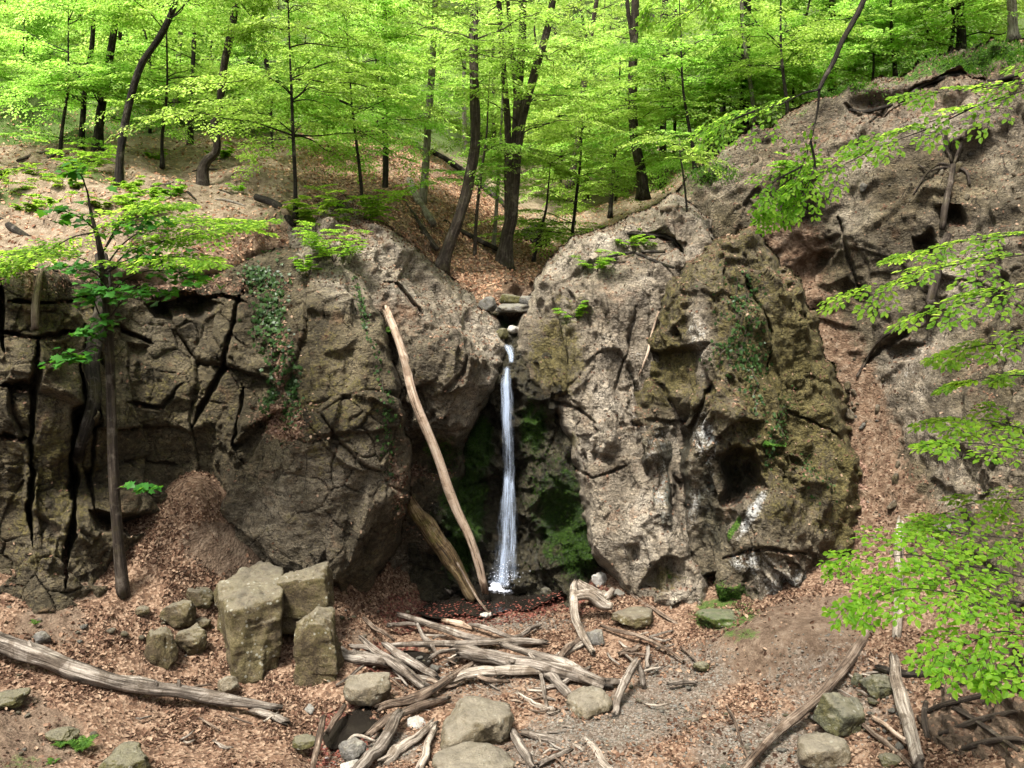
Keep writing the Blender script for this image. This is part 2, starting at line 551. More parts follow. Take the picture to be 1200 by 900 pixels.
def mat_stone(name, c0, c1, c2, moss=0.3, spk=1.0):
    k = NT(name)
    co = k.coord('Object')
    n1, n2, n3, n4 = k.noise(co, 1.6, 6, 0.65, 0.4), k.noise(co, 8, 6, 0.7), k.noise(co, 38, 5, 0.7), k.noise(co, 110, 3, 0.7)
    c = k.ramp(n1, [(0.34, c0), (0.5, c1), (0.66, c2)])
    c = k.mix(k.smooth(n2, 0.5, 0.72, 0, 0.6), c, k.mix(0.6, c, (0.16, 0.115, 0.06)))
    c = k.mix(k.smooth(n2, 0.30, 0.5, 0.6, 0), c, k.mix(0.75, c, (0.05, 0.042, 0.028)))
    c = k.mix(spk, c, k.ramp(n3, [(0.3, (0.36, 0.36, 0.34)), (0.5, (1, 1, 1)), (0.72, (1.6, 1.55, 1.48))]), 'MULTIPLY')
    c = k.mix(0.8 * spk, c, k.ramp(n4, [(0.3, (0.6, 0.6, 0.6)), (0.5, (1, 1, 1)), (0.7, (1.4, 1.4, 1.4))]), 'MULTIPLY')
    nb_ = k.noise(co, 3.3, 6, 0.75, 0.6)
    c = k.mix(k.smooth(nb_, 0.42, 0.60, 0.0, 0.75), c, k.mix(1.0, c, (0.42, 0.38, 0.28), 'MULTIPLY'))
    mf = k.smooth(k.math('ADD', k.math('MULTIPLY', n1, 0.6), k.math('MULTIPLY', n2, 0.6)), 0.52, 0.66, 0, moss)
    c = k.mix(mf, c, k.mix(n3, (0.045, 0.045, 0.012), (0.13, 0.115, 0.035)))
    li = k.vor(co, 11)
    lf_ = k.math('MULTIPLY', k.smooth(k.math('ADD', li.outputs['Distance'], k.math('MULTIPLY', k.math('SUBTRACT', n3, 0.5), 0.35)), 0.20, 0.27, 0.75, 0), k.smooth(n1, 0.46, 0.56))
    c = k.mix(lf_, c, (0.33, 0.32, 0.26))
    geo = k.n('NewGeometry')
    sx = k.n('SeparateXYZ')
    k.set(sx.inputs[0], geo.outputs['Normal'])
    # paler tone on the upward facing sides, broken up by noise
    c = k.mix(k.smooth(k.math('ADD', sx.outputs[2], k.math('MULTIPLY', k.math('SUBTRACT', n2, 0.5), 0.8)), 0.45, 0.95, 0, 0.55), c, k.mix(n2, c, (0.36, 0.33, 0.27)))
    h = k.math('ADD', k.math('MULTIPLY', n2, 0.8), k.math('MULTIPLY', n3, 0.5))
    h = k.math('ADD', h, k.math('MULTIPLY', n4, 0.2))
    return k.done(k.bsdf(c, 0.9, k.bump(h, 1.0, 0.08), 0.25))

def mat_wood(name, c0, c1, c2, moss=0.0, rough=0.85, grain=1.0, dark=(0.03, 0.024, 0.018)):
    """weathered wood or bark: streaks along the grain via the mesh's 'along' coordinates kept in UV-free noise"""
    k = NT(name)
    co = k.coord('Object')
    at = k.attr('grain')
    v = at.outputs['Vector']
    n1 = k.noise(v, 1.0, 6, 0.65, 0.3)
    n2 = k.noise(co, 5, 5, 0.65)
    n3 = k.noise(co, 60, 4, 0.7)
    c = k.ramp(n1, [(0.36, c0), (0.49, c1), (0.63, c2)])
    c = k.mix(k.smooth(n2, 0.45, 0.7, 0, 0.8), c, k.mix(0.7, c, c0))
    c = k.mix(0.5, c, k.ramp(n3, [(0.3, (0.6, 0.6, 0.6)), (0.5, (1, 1, 1)), (0.7, (1.35, 1.35, 1.35))]), 'MULTIPLY')
    fine = k.noise(at.outputs['Vector'], 2.6, 4, 0.7)
    c = k.mix(0.5, c, k.ramp(fine, [(0.34, (0.42, 0.40, 0.38)), (0.5, (1, 1, 1)), (0.66, (1.3, 1.3, 1.3))]), 'MULTIPLY')
    cr = k.smooth(n1, 0.36, 0.41, 0.9, 0)
    c = k.mix(cr, c, dark)
    if moss:
        c = k.mix(k.smooth(k.noise(co, 3.2, 6, 0.7), 0.5, 0.66, 0, moss), c, k.mix(n3, (0.05, 0.05, 0.01), (0.16, 0.14, 0.03)))
    bk = k.noise(co, 2.6, 6, 0.7, 0.8)
    c = k.mix(k.smooth(bk, 0.50, 0.58, 0, 0.72), c, k.mix(1.0, c, (0.38, 0.33, 0.28), 'MULTIPLY'))
    c = k.mix(k.smooth(n2, 0.34, 0.46, 0.5, 0), c, k.mix(0.5, c, (0.30, 0.26, 0.21)))
    h = k.math('ADD', k.math('MULTIPLY', n1, 1.2 * grain), k.math('MULTIPLY', fine, 0.6 * grain))
    return k.done(k.bsdf(c, rough, k.bump(h, 1.0, 0.045), 0.2))

def mat_leaf(name, cols, tr, tfac=0.5, rough=0.5, big=0.5):
    """thin leaves: light passes through; per-leaf and per-plant variation"""
    k = NT(name)
    a = k.attr('rnd').outputs['Fac']
    oi = k.n('ObjectInfo').outputs['Random']
    n = k.noise(k.coord('Object'), big, 3, 0.6)
    f = k.math('ADD', k.math('MULTIPLY', a, 0.62), k.math('MULTIPLY', n, 0.38))
    c = k.ramp(f, [(0.15, cols[0]), (0.5, cols[1]), (0.85, cols[2])])
    t = k.ramp(f, [(0.15, tr[0]), (0.5, tr[1]), (0.85, tr[2])])
    hs = k.n('HueSaturation')
    k.set(hs.inputs['Color'], t)
    k.set(hs.inputs['Value'], k.smooth(oi, 0, 1, 0.82, 1.12))
    k.set(hs.inputs['Hue'], k.smooth(oi, 0, 1, 0.487, 0.512))
    b = k.bsdf(c, rough, None, 0.15)
    tl = k.n('BsdfTranslucent')
    k.set(tl.inputs['Color'], hs.outputs[0])
    mx = k.n('MixShader')
    mx.inputs[0].default_value = tfac
    k.t.links.new(b, mx.inputs[1])
    k.t.links.new(tl.outputs[0], mx.inputs[2])
    return k.done(mx.outputs[0])

def mat_litter(name, stops, rough=0.85, wet=0.0):
    k = NT(name)
    a = k.attr('rnd').outputs['Fac']
    c = k.ramp(a, stops)
    n = k.noise(k.coord('Object'), 60, 3, 0.6)
    c = k.mix(0.5, c, k.ramp(n, [(0.3, (0.7, 0.7, 0.7)), (0.7, (1.25, 1.25, 1.25))]), 'MULTIPLY')
    b = k.bsdf(c, rough - wet * 0.5, None, 0.25)
    tl = k.n('BsdfTranslucent')
    k.set(tl.inputs['Color'], c)
    mx = k.n('MixShader')
    mx.inputs[0].default_value = 0.12
    k.t.links.new(b, mx.inputs[1])
    k.t.links.new(tl.outputs[0], mx.inputs[2])
    return k.done(mx.outputs[0])

def mat_pool():
    k = NT('pool_water')
    co = k.coord('Object')
    h = k.math('ADD', k.noise(co, 9, 3, 0.5), k.math('MULTIPLY', k.noise(co, 30, 2, 0.5), 0.3))
    return k.done(k.bsdf((0.012, 0.010, 0.008), 0.06, k.bump(h, 0.25, 0.02), 0.5))

def mat_fall():
    k = NT('falling_water')
    v = k.attr('grain').outputs['Vector']
    s1 = k.noise(v, 1.0, 6, 0.7, 0.5)
    s2 = k.noise(v, 0.35, 3, 0.6, 0.3)
    a = k.attr('rnd').outputs['Fac']
    t = k.math('ADD', k.math('MULTIPLY', k.math('SUBTRACT', s1, 0.5), 1.7), k.math('MULTIPLY', k.math('SUBTRACT', s2, 0.5), 1.3))
    f = k.smooth(k.math('ADD', t, a), 0.45, 1.55, 0.0, 0.78)
    b = k.bsdf((0.62, 0.72, 0.90), 0.3, None, 0.5)
    tl = k.n('BsdfTranslucent')
    tl.inputs['Color'].default_value = (0.66, 0.78, 0.95, 1)
    m0 = k.n('MixShader')
    m0.inputs[0].default_value = 0.4
    k.t.links.new(b, m0.inputs[1])
    k.t.links.new(tl.outputs[0], m0.inputs[2])
    tp = k.n('BsdfTransparent')
    mx = k.n('MixShader')
    k.set(mx.inputs[0], f)
    k.t.links.new(tp.outputs[0], mx.inputs[1])
    k.t.links.new(m0.outputs[0], mx.inputs[2])
    return k.done(mx.outputs[0])

M = {}
M['rock'] = mat_rock()
M['ground'] = mat_soil('forest_floor_soil', [(0.042, 0.026, 0.016), (0.11, 0.075, 0.051), (0.20, 0.15, 0.108)], 1.0, 0.85)
M['hill'] = mat_soil('hillside_soil', [(0.06, 0.042, 0.026), (0.18, 0.135, 0.09), (0.32, 0.26, 0.19)], 1.0, 0.8)
M['bank'] = mat_soil('root_bank_soil', [(0.030, 0.022, 0.016), (0.07, 0.05, 0.034), (0.13, 0.09, 0.06)], 1.5, 0.5)
M['boulder'] = mat_stone('boulder_grey_tan', (0.105, 0.085, 0.058), (0.215, 0.18, 0.128), (0.33, 0.29, 0.22), 0.12, 0.7)
M['block'] = mat_stone('block_olive_brown', (0.050, 0.036, 0.019), (0.13, 0.10, 0.058), (0.27, 0.22, 0.14), 0.4)
M['slab'] = mat_stone('slab_dark_green', (0.055, 0.055, 0.035), (0.10, 0.10, 0.065), (0.15, 0.145, 0.10), 0.6)
M['pebble'] = mat_stone('stone_grey', (0.10, 0.095, 0.088), (0.18, 0.17, 0.155), (0.31, 0.295, 0.27), 0.1, 0.6)
M['white_stone'] = mat_stone('stone_white', (0.45, 0.43, 0.40), (0.58, 0.56, 0.52), (0.68, 0.66, 0.62), 0.0, 0.4)
M['mossy_stone'] = mat_stone('stone_mossy', (0.06, 0.055, 0.03), (0.12, 0.11, 0.06), (0.2, 0.17, 0.10), 0.9)
M['driftwood'] = mat_wood('weathered_wood', (0.058, 0.046, 0.035), (0.185, 0.153, 0.124), (0.375, 0.33, 0.28))
M['pale_wood'] = mat_wood('bleached_wood', (0.13, 0.10, 0.075), (0.31, 0.262, 0.21), (0.52, 0.46, 0.385))
M['brown_wood'] = mat_wood('brown_dead_wood', (0.045, 0.030, 0.021), (0.14, 0.10, 0.072), (0.29, 0.225, 0.17))
M['tan_wood'] = mat_wood('bare_tan_pole', (0.25, 0.17, 0.115), (0.40, 0.30, 0.22), (0.52, 0.42, 0.33), 0, 0.75, 0.4)
M['mossy_wood'] = mat_wood('mossy_rotten_wood', (0.04, 0.025, 0.012), (0.15, 0.10, 0.05), (0.32, 0.24, 0.13), 0.75)
M['bark_dark'] = mat_wood('bark_dark', (0.007, 0.0055, 0.004), (0.018, 0.014, 0.010), (0.042, 0.034, 0.026), 0.15)
M['bark_brown'] = mat_wood('bark_brown', (0.020, 0.014, 0.010), (0.050, 0.038, 0.028), (0.10, 0.08, 0.062), 0.2)
M['bark_grey'] = mat_wood('bark_grey', (0.12, 0.10, 0.08), (0.215, 0.19, 0.155), (0.31, 0.28, 0.24), 0.2)
M['leaf'] = mat_leaf('beech_leaf', [(0.055, 0.12, 0.012), (0.095, 0.18, 0.020), (0.15, 0.23, 0.04)],
                     [(0.26, 0.48, 0.045), (0.45, 0.70, 0.105), (0.68, 0.88, 0.27)], 0.64)
M['leaf_near'] = mat_leaf('near_beech_leaf', [(0.06, 0.14, 0.010), (0.10, 0.20, 0.014), (0.16, 0.26, 0.024)],
                          [(0.22, 0.44, 0.025), (0.40, 0.66, 0.055), (0.62, 0.84, 0.13)], 0.6, 0.55, 1.5)
M['leaf_maple'] = mat_leaf('maple_leaf', [(0.02, 0.085, 0.012), (0.035, 0.14, 0.02), (0.07, 0.20, 0.035)],
                           [(0.05, 0.22, 0.015), (0.10, 0.34, 0.02), (0.20, 0.46, 0.03)], 0.45, 0.4, 1.5)
M['leaf_ivy'] = mat_leaf('ivy_leaf', [(0.010, 0.026, 0.006), (0.022, 0.050, 0.012), (0.050, 0.088, 0.026)],
                         [(0.01, 0.05, 0.008), (0.02, 0.07, 0.01), (0.03, 0.1, 0.015)], 0.15, 0.35, 2.0)
M['leaf_herb'] = mat_leaf('herb_leaf', [(0.03, 0.08, 0.012), (0.06, 0.13, 0.02), (0.10, 0.18, 0.03)],
                          [(0.08, 0.22, 0.02), (0.16, 0.33, 0.03), (0.26, 0.42, 0.04)], 0.4, 0.5, 2.0)
M['moss'] = mat_leaf('moss_tuft', [(0.015, 0.036, 0.005), (0.034, 0.078, 0.010), (0.07, 0.13, 0.018)],
                     [(0.02, 0.06, 0.006), (0.05, 0.12, 0.01), (0.1, 0.2, 0.02)], 0.3, 0.8, 3.0)
M['litter'] = mat_litter('dry_leaf', [(0.05, (0.038, 0.018, 0.010)), (0.3, (0.09, 0.047, 0.028)), (0.6, (0.15, 0.085, 0.052)), (0.95, (0.29, 0.20, 0.135))])
M['litter_up'] = mat_litter('dry_leaf_orange', [(0.05, (0.15, 0.07, 0.04)), (0.4, (0.32, 0.165, 0.095)), (0.95, (0.52, 0.34, 0.22))])
M['litter_wet'] = mat_litter('wet_leaf', [(0.05, (0.03, 0.010, 0.008)), (0.5, (0.09, 0.028, 0.02)), (0.95, (0.2, 0.075, 0.055))], 0.7, 0.7)
M['hump'] = mat_stone('earthy_rock', (0.11, 0.08, 0.055), (0.21, 0.165, 0.12), (0.31, 0.26, 0.20), 0.35)
M['moss_rock'] = mat_stone('moss_covered_rock', (0.025, 0.05, 0.006), (0.06, 0.105, 0.012), (0.12, 0.17, 0.025), 0.5)
M['wet_stone'] = mat_stone('stone_wet_black', (0.012, 0.011, 0.010), (0.03, 0.027, 0.024), (0.06, 0.052, 0.045), 0.5)
M['pool'] = mat_pool()
M['fall'] = mat_fall()
k = NT('water_foam')
M['foam'] = k.done(k.bsdf((0.72, 0.75, 0.85), 0.5, k.bump(k.noise(k.coord('Object'), 40, 4, 0.7), 0.8, 0.03), 0.5))
# ------------------------------------------------------------------ terrain and cliffs
def gY(u, v, z):
    return (z - CAM[2]) / zray(v)

def gpt(lst):
    return [(u, v, float(gY(u, v, z))) for u, v, z in lst]

G_CTRL = gpt([
    (600, 700, -.15), (600, 725, -.03), (600, 760, 0), (600, 830, 0), (600, 900, .05), (600, 1000, .1), (600, 1130, .2),
    (450, 740, .05), (450, 820, 0), (450, 900, .05), (750, 740, .12), (750, 820, .08), (750, 900, .08),
    (590, 690, -.28), (540, 705, -.24), (650, 698, -.22), (500, 705, -.1), (700, 690, .15),
    (400, 670, .85), (425, 705, .35), (330, 660, 1.05), (300, 610, 1.8), (232, 562, 2.65), (200, 640, 1.75), (265, 595, 2.1), (290, 700, .75),
    (290, 805, .05), (370, 805, .03), (200, 790, .38), (100, 800, .72), (150, 700, 1.15), (100, 625, 1.85),
    (0, 680, 1.6), (0, 760, 1.1), (0, 850, .8), (0, 900, .75), (100, 900, .5), (250, 880, .2), (-200, 760, 1.6), (-200, 900, 1.3),
    (200, 1050, .5), (-100, 1050, .9), (350, 880, .08), (400, 770, .1),
    (830, 705, .38), (850, 740, .35), (900, 760, .5), (950, 725, .78), (1000, 760, .72), (1050, 725, 1.1),
    (1000, 840, .38), (900, 840, .16), (900, 900, .15), (1000, 900, .32), (1100, 760, 1.0), (1100, 850, .65), (1200, 900, .95),
    (1150, 800, 1.0), (1150, 700, 1.65), (1350, 800, 1.9), (1000, 1000, .4), (1300, 1000, 1.3), (760, 690, .32), (730, 670, .35),
]) + [(600, 560, 21), (400, 560, 18), (235, 541, 15.6), (150, 560, 15.4), (310, 555, 16.2), (850, 560, 19), (0, 560, 14.5), (1100, 600, 15.5), (1350, 640, 13), (-200, 600, 13.5)]
GS = TPS(G_CTRL, 3e-4)

def gz_at(u, v):
    return P(u, v, GS(u, v))

def on_ground(u, v, h=0.0):
    """point at pixel (u,v) lying h metres above the ground sheet"""
    Y = float(GS(u, v))
    for _ in range(6):
        p = P(u, v, Y)
        # ground height under p: project down until the sheet is met
        vv = v
        for _ in range(8):
            q = P(u, vv, GS(u, vv))
            vv += (q[1] - p[1]) / max(pxm(q), 1e-4) * 0.35
        gz = float(P(u, vv, GS(u, vv))[2])
        e = p[2] - gz - h
        Y += e / max(0.15, -float(zray(v))) * 0.6
    return P(u, v, Y)

HILL_CTRL = [
    (-250, 330, 12.0), (0, 326, 13.3), (100, 325, 14.4), (200, 325, 15.2), (250, 312, 15.7), (300, 292, 16.3), (400, 255, 17.8), (0, 250, 16.8), (-250, 250, 15.5),
    (0, 180, 20.5), (0, 130, 25), (-250, 150, 21), (200, 200, 19.8), (200, 150, 25), (300, 200, 20.5), (400, 200, 23), (350, 150, 29),
    (460, 240, 20), (470, 200, 25), (520, 270, 20.5), (520, 300, 19.2), (560, 300, 20), (620, 320, 20.5), (650, 335, 19.3), (600, 352, 17.9),
    (570, 345, 18.0), (640, 300, 24), (700, 280, 26), (800, 200, 30), (900, 150, 34), (1100, 60, 36), (1400, 20, 36), (640, 240, 34),
    (300, 100, 38), (500, 130, 46), (600, 200, 46), (600, 150, 62), (0, 60, 38), (-250, 40, 36), (750, 120, 62), (900, 80, 58), (1400, -60, 55),
    (600, 90, 85), (300, 30, 60), (0, -20, 60), (1000, 0, 80), (400, 430, 19), (200, 430, 17.5), (0, 430, 16.5), (600, 420, 20), (300, 350, 16.8), (100, 370, 15.6), (200, 360, 16), (1000, 300, 24),
]
HS = TPS(HILL_CTRL, 5e-4)

def on_hill(u, v):
    return P(u, v, HS(u, v))

def sheet(name, poly, ctrl, step=1.6, roll=14, depth=1.2, disp=None, bumps=(), cracks=(), hollows=(), mask=None, mat='rock',
          urange=None, vrange=None, tps=None, edge_jit=5.0, label=None, cat=None, kind=None, seed=0):
    """one rock mass: a fine grid over its outline at real depth, jointed and weathered in 3-D"""
    pol = np.array(poly, float) if poly is not None else None
    if pol is not None:
        u0, v0 = pol.min(0) - 8
        u1, v1 = pol.max(0) + 8
    else:
        u0, u1 = urange
        v0, v1 = vrange
    us, vs = np.arange(u0, u1 + step, step), np.arange(v0, v1 + step, step)
    U, Vv = np.meshgrid(us, vs)
    t = tps or TPS(ctrl)
    Y = t(U, Vv)
    W0 = P(U, Vv, Y)
    N0 = np.cross(np.gradient(W0, axis=1), np.gradient(W0, axis=0))
    N0 /= np.linalg.norm(N0, axis=-1)[..., None] + 1e-12
    N0 *= np.where((N0 * (W0 - CAM)).sum(-1) > 0, -1, 1)[..., None]
    vw = unit(CAM - W0)
    N0 = unit(N0 + vw * .8)
    wu = U + 7 * fbm(np.stack([U / 34, Vv / 34, 0 * U + seed * 1.7], -1), 3, seed + 31)
    wv = Vv + 7 * fbm(np.stack([U / 34, Vv / 34, 0 * U + seed * 1.7 + 40], -1), 3, seed + 32)
    for b in bumps:                     # (u, v, ru, rv, dY[, angle, sharpness])
        a = math.radians(b[5]) if len(b) > 5 else 0
        sh = b[6] if len(b) > 6 else 2
        du, dv = wu - b[0], wv - b[1]
        x = (du * math.cos(a) + dv * math.sin(a)) / b[2]
        y = (-du * math.sin(a) + dv * math.cos(a)) / b[3]
        Y = Y + b[4] * np.exp(-(x * x + y * y) ** sh)
    for hp, hd in hollows:              # broken-out recesses: straight edged outlines, real depth
        hin, hdist = poly_sd(U + .9 * (wu - U), Vv + .9 * (wv - Vv), hp)
        Y = Y + hd * np.where(hin, np.clip(hdist / 11, 0, 1) ** .8, 0)
    for c in cracks:                    # (points, width px, depth m)
        pts, w, d = c
        wob = 1.6 * vnoise(np.stack([U / 12, Vv / 12, 0 * U + seed], -1), seed + 5)
        w = w * (.62 + .45 * vnoise(np.stack([U / 30, Vv / 30, 0 * U + seed + 3], -1), seed + 6))
        dd, tt = line_dist(U + wob, Vv + wob, pts, True)
        w = w * .95 * np.clip(np.minimum(tt, 1 - tt) / .12, .15, 1)
        Y = Y + d * np.clip(1 - dd / np.maximum(w, .8), 0, 1) ** 0.7
    if pol is not None:
        q = np.stack([U / 26.0, Vv / 26.0, 0 * U + seed * 3.1], -1)
        ju = U + edge_jit * fbm(q, 3, seed + 2)
        jv = Vv + edge_jit * fbm(q + 11.3, 3, seed + 3)
        ins, dist = poly_sd(ju, jv, pol)
        e = np.clip(dist / roll, 0, 1)
        Y = Y + depth * (1 - np.sqrt(np.clip(1 - (1 - e) ** 2, 0, 1)))
    else:
        ins = np.ones(U.shape, bool)
    W = P(U, Vv, Y)
    if disp is not None:
        d = disp(W0.reshape(-1, 3), U.ravel(), Vv.ravel(), N0.reshape(-1, 3)).reshape(U.shape)
        pd = np.pad(d, 1, mode='edge')
        db = .36 * d + .11 * (pd[:-2, 1:-1] + pd[2:, 1:-1] + pd[1:-1, :-2] + pd[1:-1, 2:]) + .05 * (pd[:-2, :-2] + pd[2:, 2:] + pd[2:, :-2] + pd[:-2, 2:])
        st = np.clip((np.abs(np.gradient(Y, axis=1)) + np.abs(np.gradient(Y, axis=0)) - .012) / .03, 0, 1)    # soften only where the face turns away steeply
        d = d * (1 - st) + db * st
        if pol is not None:
            d = d * (.45 + .55 * e)
        W = W + N0 * d[..., None]
    # final normals for ledges
    du = np.gradient(W, axis=1)
    dv = np.gradient(W, axis=0)
    NN = np.cross(du, dv)
    NN /= np.linalg.norm(NN, axis=-1)[..., None] + 1e-12
    NN *= np.where((NN * (W - CAM)).sum(-1) > 0, -1, 1)[..., None]
    ma, mb_ = np.zeros(U.shape + (4,)), np.zeros(U.shape + (4,))
    if mask is not None:
        mk = mask(U, Vv, W, NN)
        for i, kx in enumerate(('tone', 'moss', 'lime', 'wet')):
            if kx in mk: ma[..., i] = mk[kx]
        for i, kx in enumerate(('dirt', 'litter', 'green')):
            if kx in mk: mb_[..., i] = mk[kx]
    nv, nu = U.shape
    keep = ins[:-1, :-1] | ins[1:, :-1] | ins[:-1, 1:] | ins[1:, 1:]
    idx = np.arange(nu * nv).reshape(nv, nu)
    Q = np.stack([idx[:-1, :-1], idx[1:, :-1], idx[1:, 1:], idx[:-1, 1:]], -1)[keep]
    used = np.zeros(nu * nv, bool)
    used[Q.ravel()] = True
    rem = np.cumsum(used) - 1
    me = new_mesh(name, W.reshape(-1, 3)[used], rem[Q], [M[mat]], True,
                  {'mask_a': ma.reshape(-1, 4)[used], 'mask_b': mb_.reshape(-1, 4)[used]})
    o = link(name, me)
    tag(o, label, cat, None, kind)
    SHEETS[name if name not in SHEETS else o.name] = dict(U=U, V=Vv, W=W, N=NN, ins=ins, obj=o, m=(ma, mb_))
    return o
SHEETS = {}
LAST = {}

def rough(p, s, a1=.35, a2=.20, a3=.07, sc1=1.6, sc2=.6, sc3=.2, crack=1.0, aniso=(1, 1, .75), fb=.15, dip=.35):
    """weathered jointed rock: large joint blocks with straight open joints, fracture faces with sharp arrises, pitted skin"""
    ca, sa = math.cos(dip), math.sin(dip)
    p = np.stack([p[:, 0] * ca + p[:, 2] * sa, p[:, 1], -p[:, 0] * sa + p[:, 2] * ca], -1)
    # turn the joint lattice so that it never lines up with the face
    R1 = np.array([[.80, .36, -.48], [-.60, .48, -.64], [0, .80, .60]])
    an = np.array(aniso)
    q = p + .07 * np.stack([fbm(p * 1.5, 2, s + 61), fbm(p * 1.5 + 5, 2, s + 62), fbm(p * 1.5 + 9, 2, s + 63)], -1)
    ql = (q * an) @ R1.T
    k1 = np.clip(.75 + 1.0 * fbm(p * .8, 3, s + 51), .15, 1.3)
    k2 = np.clip(.6 + 1.2 * fbm(p * 1.3 + 4, 3, s + 52), .1, 1.3)
    kc = np.clip(.3 + 1.8 * fbm(p * .8 + 7, 2, s + 53), 0, 1.2) * crack
    d = blocky(q, sc1, a1 * .6, .8, 0, .05, s, aniso, .12) + kc * blocky(q, sc1, 0, 0, .12, .035, s, aniso, .12)
    d = d + a1 * 1.1 * scallop(q * an / (sc1 * .8), s + 30, 1.0, .35)
    d = d + k1 * (2.0 * a2 * scallop(ql / sc2 + 3.1, s + 40, 1.1, .45) + blocky(q + 5.1, sc2 * .8, a2 * .25, .6, .07 * crack, .045, s + 45, aniso, .15))
    d = d + k2 * 2.6 * a3 * scallop(ql / sc3 + 7.7, s + 80, 1.2, .5)
    d = d + (.3 + .7 * k2) * a3 * 1.1 * scallop(ql / (sc3 * .42) + 1.7, s + 90, 1.2, .5)
    d = d + fb * fbm(p * .9, 3, s + 9) + .010 * fbm(p * 17, 3, s + 21)
    d = d - .05 * np.clip(fbm(p * 5.5 + 2, 2, s + 23) - .4, 0, 1)
    return d

# --- the ground of the ravine
def d_ground(p, u, v, n):
    d = .07 * fbm(p * .9, 4, 3) + .03 * fbm(p * 4, 4, 4) + .012 * fbm(p * 18, 3, 5)
    d = d + .28 * np.exp(-(((u - 925) / 85) ** 2 + ((v - 752) / 34) ** 2) ** 1.3)
    # stream channels
    for pts, w, dep in (([(520, 700), (470, 740), (450, 775), (440, 820), (410, 850), (370, 880)], 24, .16), ([(650, 700), (590, 700), (520, 712)], 40, .06)):
        d = d - dep * np.exp(-(line_dist(u, v, pts) / w) ** 2)
    return d
def m_ground(U, V, W, N):
    path = blob(U, V, [(720, 850, 140, 46, .9, -12), (800, 790, 80, 44, .75), (650, 890, 160, 35, .7), (900, 880, 110, 55, .9), (980, 810, 120, 70, .62), (620, 730, 90, 14, .7), (560, 800, 130, 40, .55), (440, 880, 70, 30, .8)])
    bare = blob(U, V, [(265, 645, 62, 34, 1.2, 20), (35, 865, 75, 45, 1.0), (90, 690, 45, 18, .8), (60, 730, 55, 30, .9), (20, 860, 60, 60, 1.0), (930, 745, 95, 42, 1.2, -15), (420, 745, 30, 14, .6)])
    return dict(dirt=path, litter=np.clip(1.05 - bare * 1.1 - path * .95, 0, 1), green=blob(U, V, [(850, 722, 42, 24, 1.1), (25, 895, 40, 20, .5), (870, 752, 30, 12, .6)]),
                wet=blob(U, V, [(560, 708, 100, 22, 1.2), (680, 700, 40, 20, 1.0), (400, 860, 45, 35, .9, -40), (455, 770, 45, 22, .9), (480, 715, 40, 22, .9)]))
sheet('ground', None, None, 2.6, disp=d_ground, mask=m_ground, mat='ground', urange=(-420, 1620), vrange=(540, 1240), tps=GS, kind='structure', seed=1)

# --- hillsides and the upper valley
def d_hill(p, u, v, n):
    near = np.clip((40 - p[:, 1]) / 15, 0, 1)
    return .28 * fbm(p * .5, 4, 6) + near * (.16 * fbm(p * 1.7, 4, 7) + .06 * ridged(p * 2.6, 3, 14) + .22 * np.maximum(0, blocky(p, .9, .5, 1.0, .05, .1, 8)) + .03 * fbm(p * 7, 3, 9))
def m_hill(U, V, W, N):
    far = np.clip((165 - V) / 40, 0, 1)
    return dict(litter=.25 * (1 - far) + blob(U, V, [(540, 290, 110, 60, 1.1, 35), (620, 320, 60, 30, 1.0), (300, 290, 70, 25, .7), (430, 215, 80, 60, .6)]),
                dirt=.3 * np.exp(-((V - 250) / 60.0) ** 2), green=far + blob(U, V, [(110, 210, 30, 12, .6), (10, 235, 30, 12, .6), (310, 255, 40, 10, .5), (30, 150, 130, 22, .9), (0, 110, 200, 30, .8), (250, 120, 300, 40, .55), (800, 120, 500, 60, .7), (560, 150, 240, 50, .7)]))
sheet('hillside', None, None, 3.0, disp=d_hill, mask=m_hill, mat='hill', urange=(-420, 1620), vrange=(-60, 400), tps=HS, kind='structure', seed=2)

# --- dark cliff on the left
S1_POLY = [(-260, 300), (0, 320), (60, 316), (130, 324), (205, 330), (250, 316), (300, 296), (345, 288), (395, 296), (430, 326), (452, 390), (470, 460),
           (482, 540), (470, 630), (425, 700), (330, 740), (200, 790), (-260, 820)]
S1 = [(-200, 400, 10.8), (-200, 700, 10.3), (0, 400, 12.5), (0, 600, 12.0), (0, 720, 11.6), (60, 350, 12.9), (60, 500, 12.4), (60, 640, 11.9), (60, 720, 11.6), (100, 430, 13.4),
      (110, 560, 13.3), (130, 450, 13.7), (140, 600, 12.9), (200, 450, 14.1), (190, 570, 13.9), (230, 400, 14.5), (238, 520, 14.6), (270, 585, 14.5), (280, 350, 15.0), (300, 480, 14.1),
      (340, 380, 14.7), (340, 560, 13.5), (340, 640, 13.5), (400, 450, 14.0), (400, 560, 13.4), (400, 650, 13.6), (440, 380, 14.9), (455, 500, 14.1), (462, 620, 14.2),
      (300, 310, 15.6), (100, 335, 14.0), (200, 700, 14.0), (400, 720, 14.4)]
def d_s1(p, u, v, n):
    w = np.clip(1 - np.exp(-((v - 300) / 40.0) ** 2), .35, 1)
    return rough(p, 100, .46, .13, .036, 1.9, .7, .2, 1.3, (1, 1, .8), dip=.12) * w
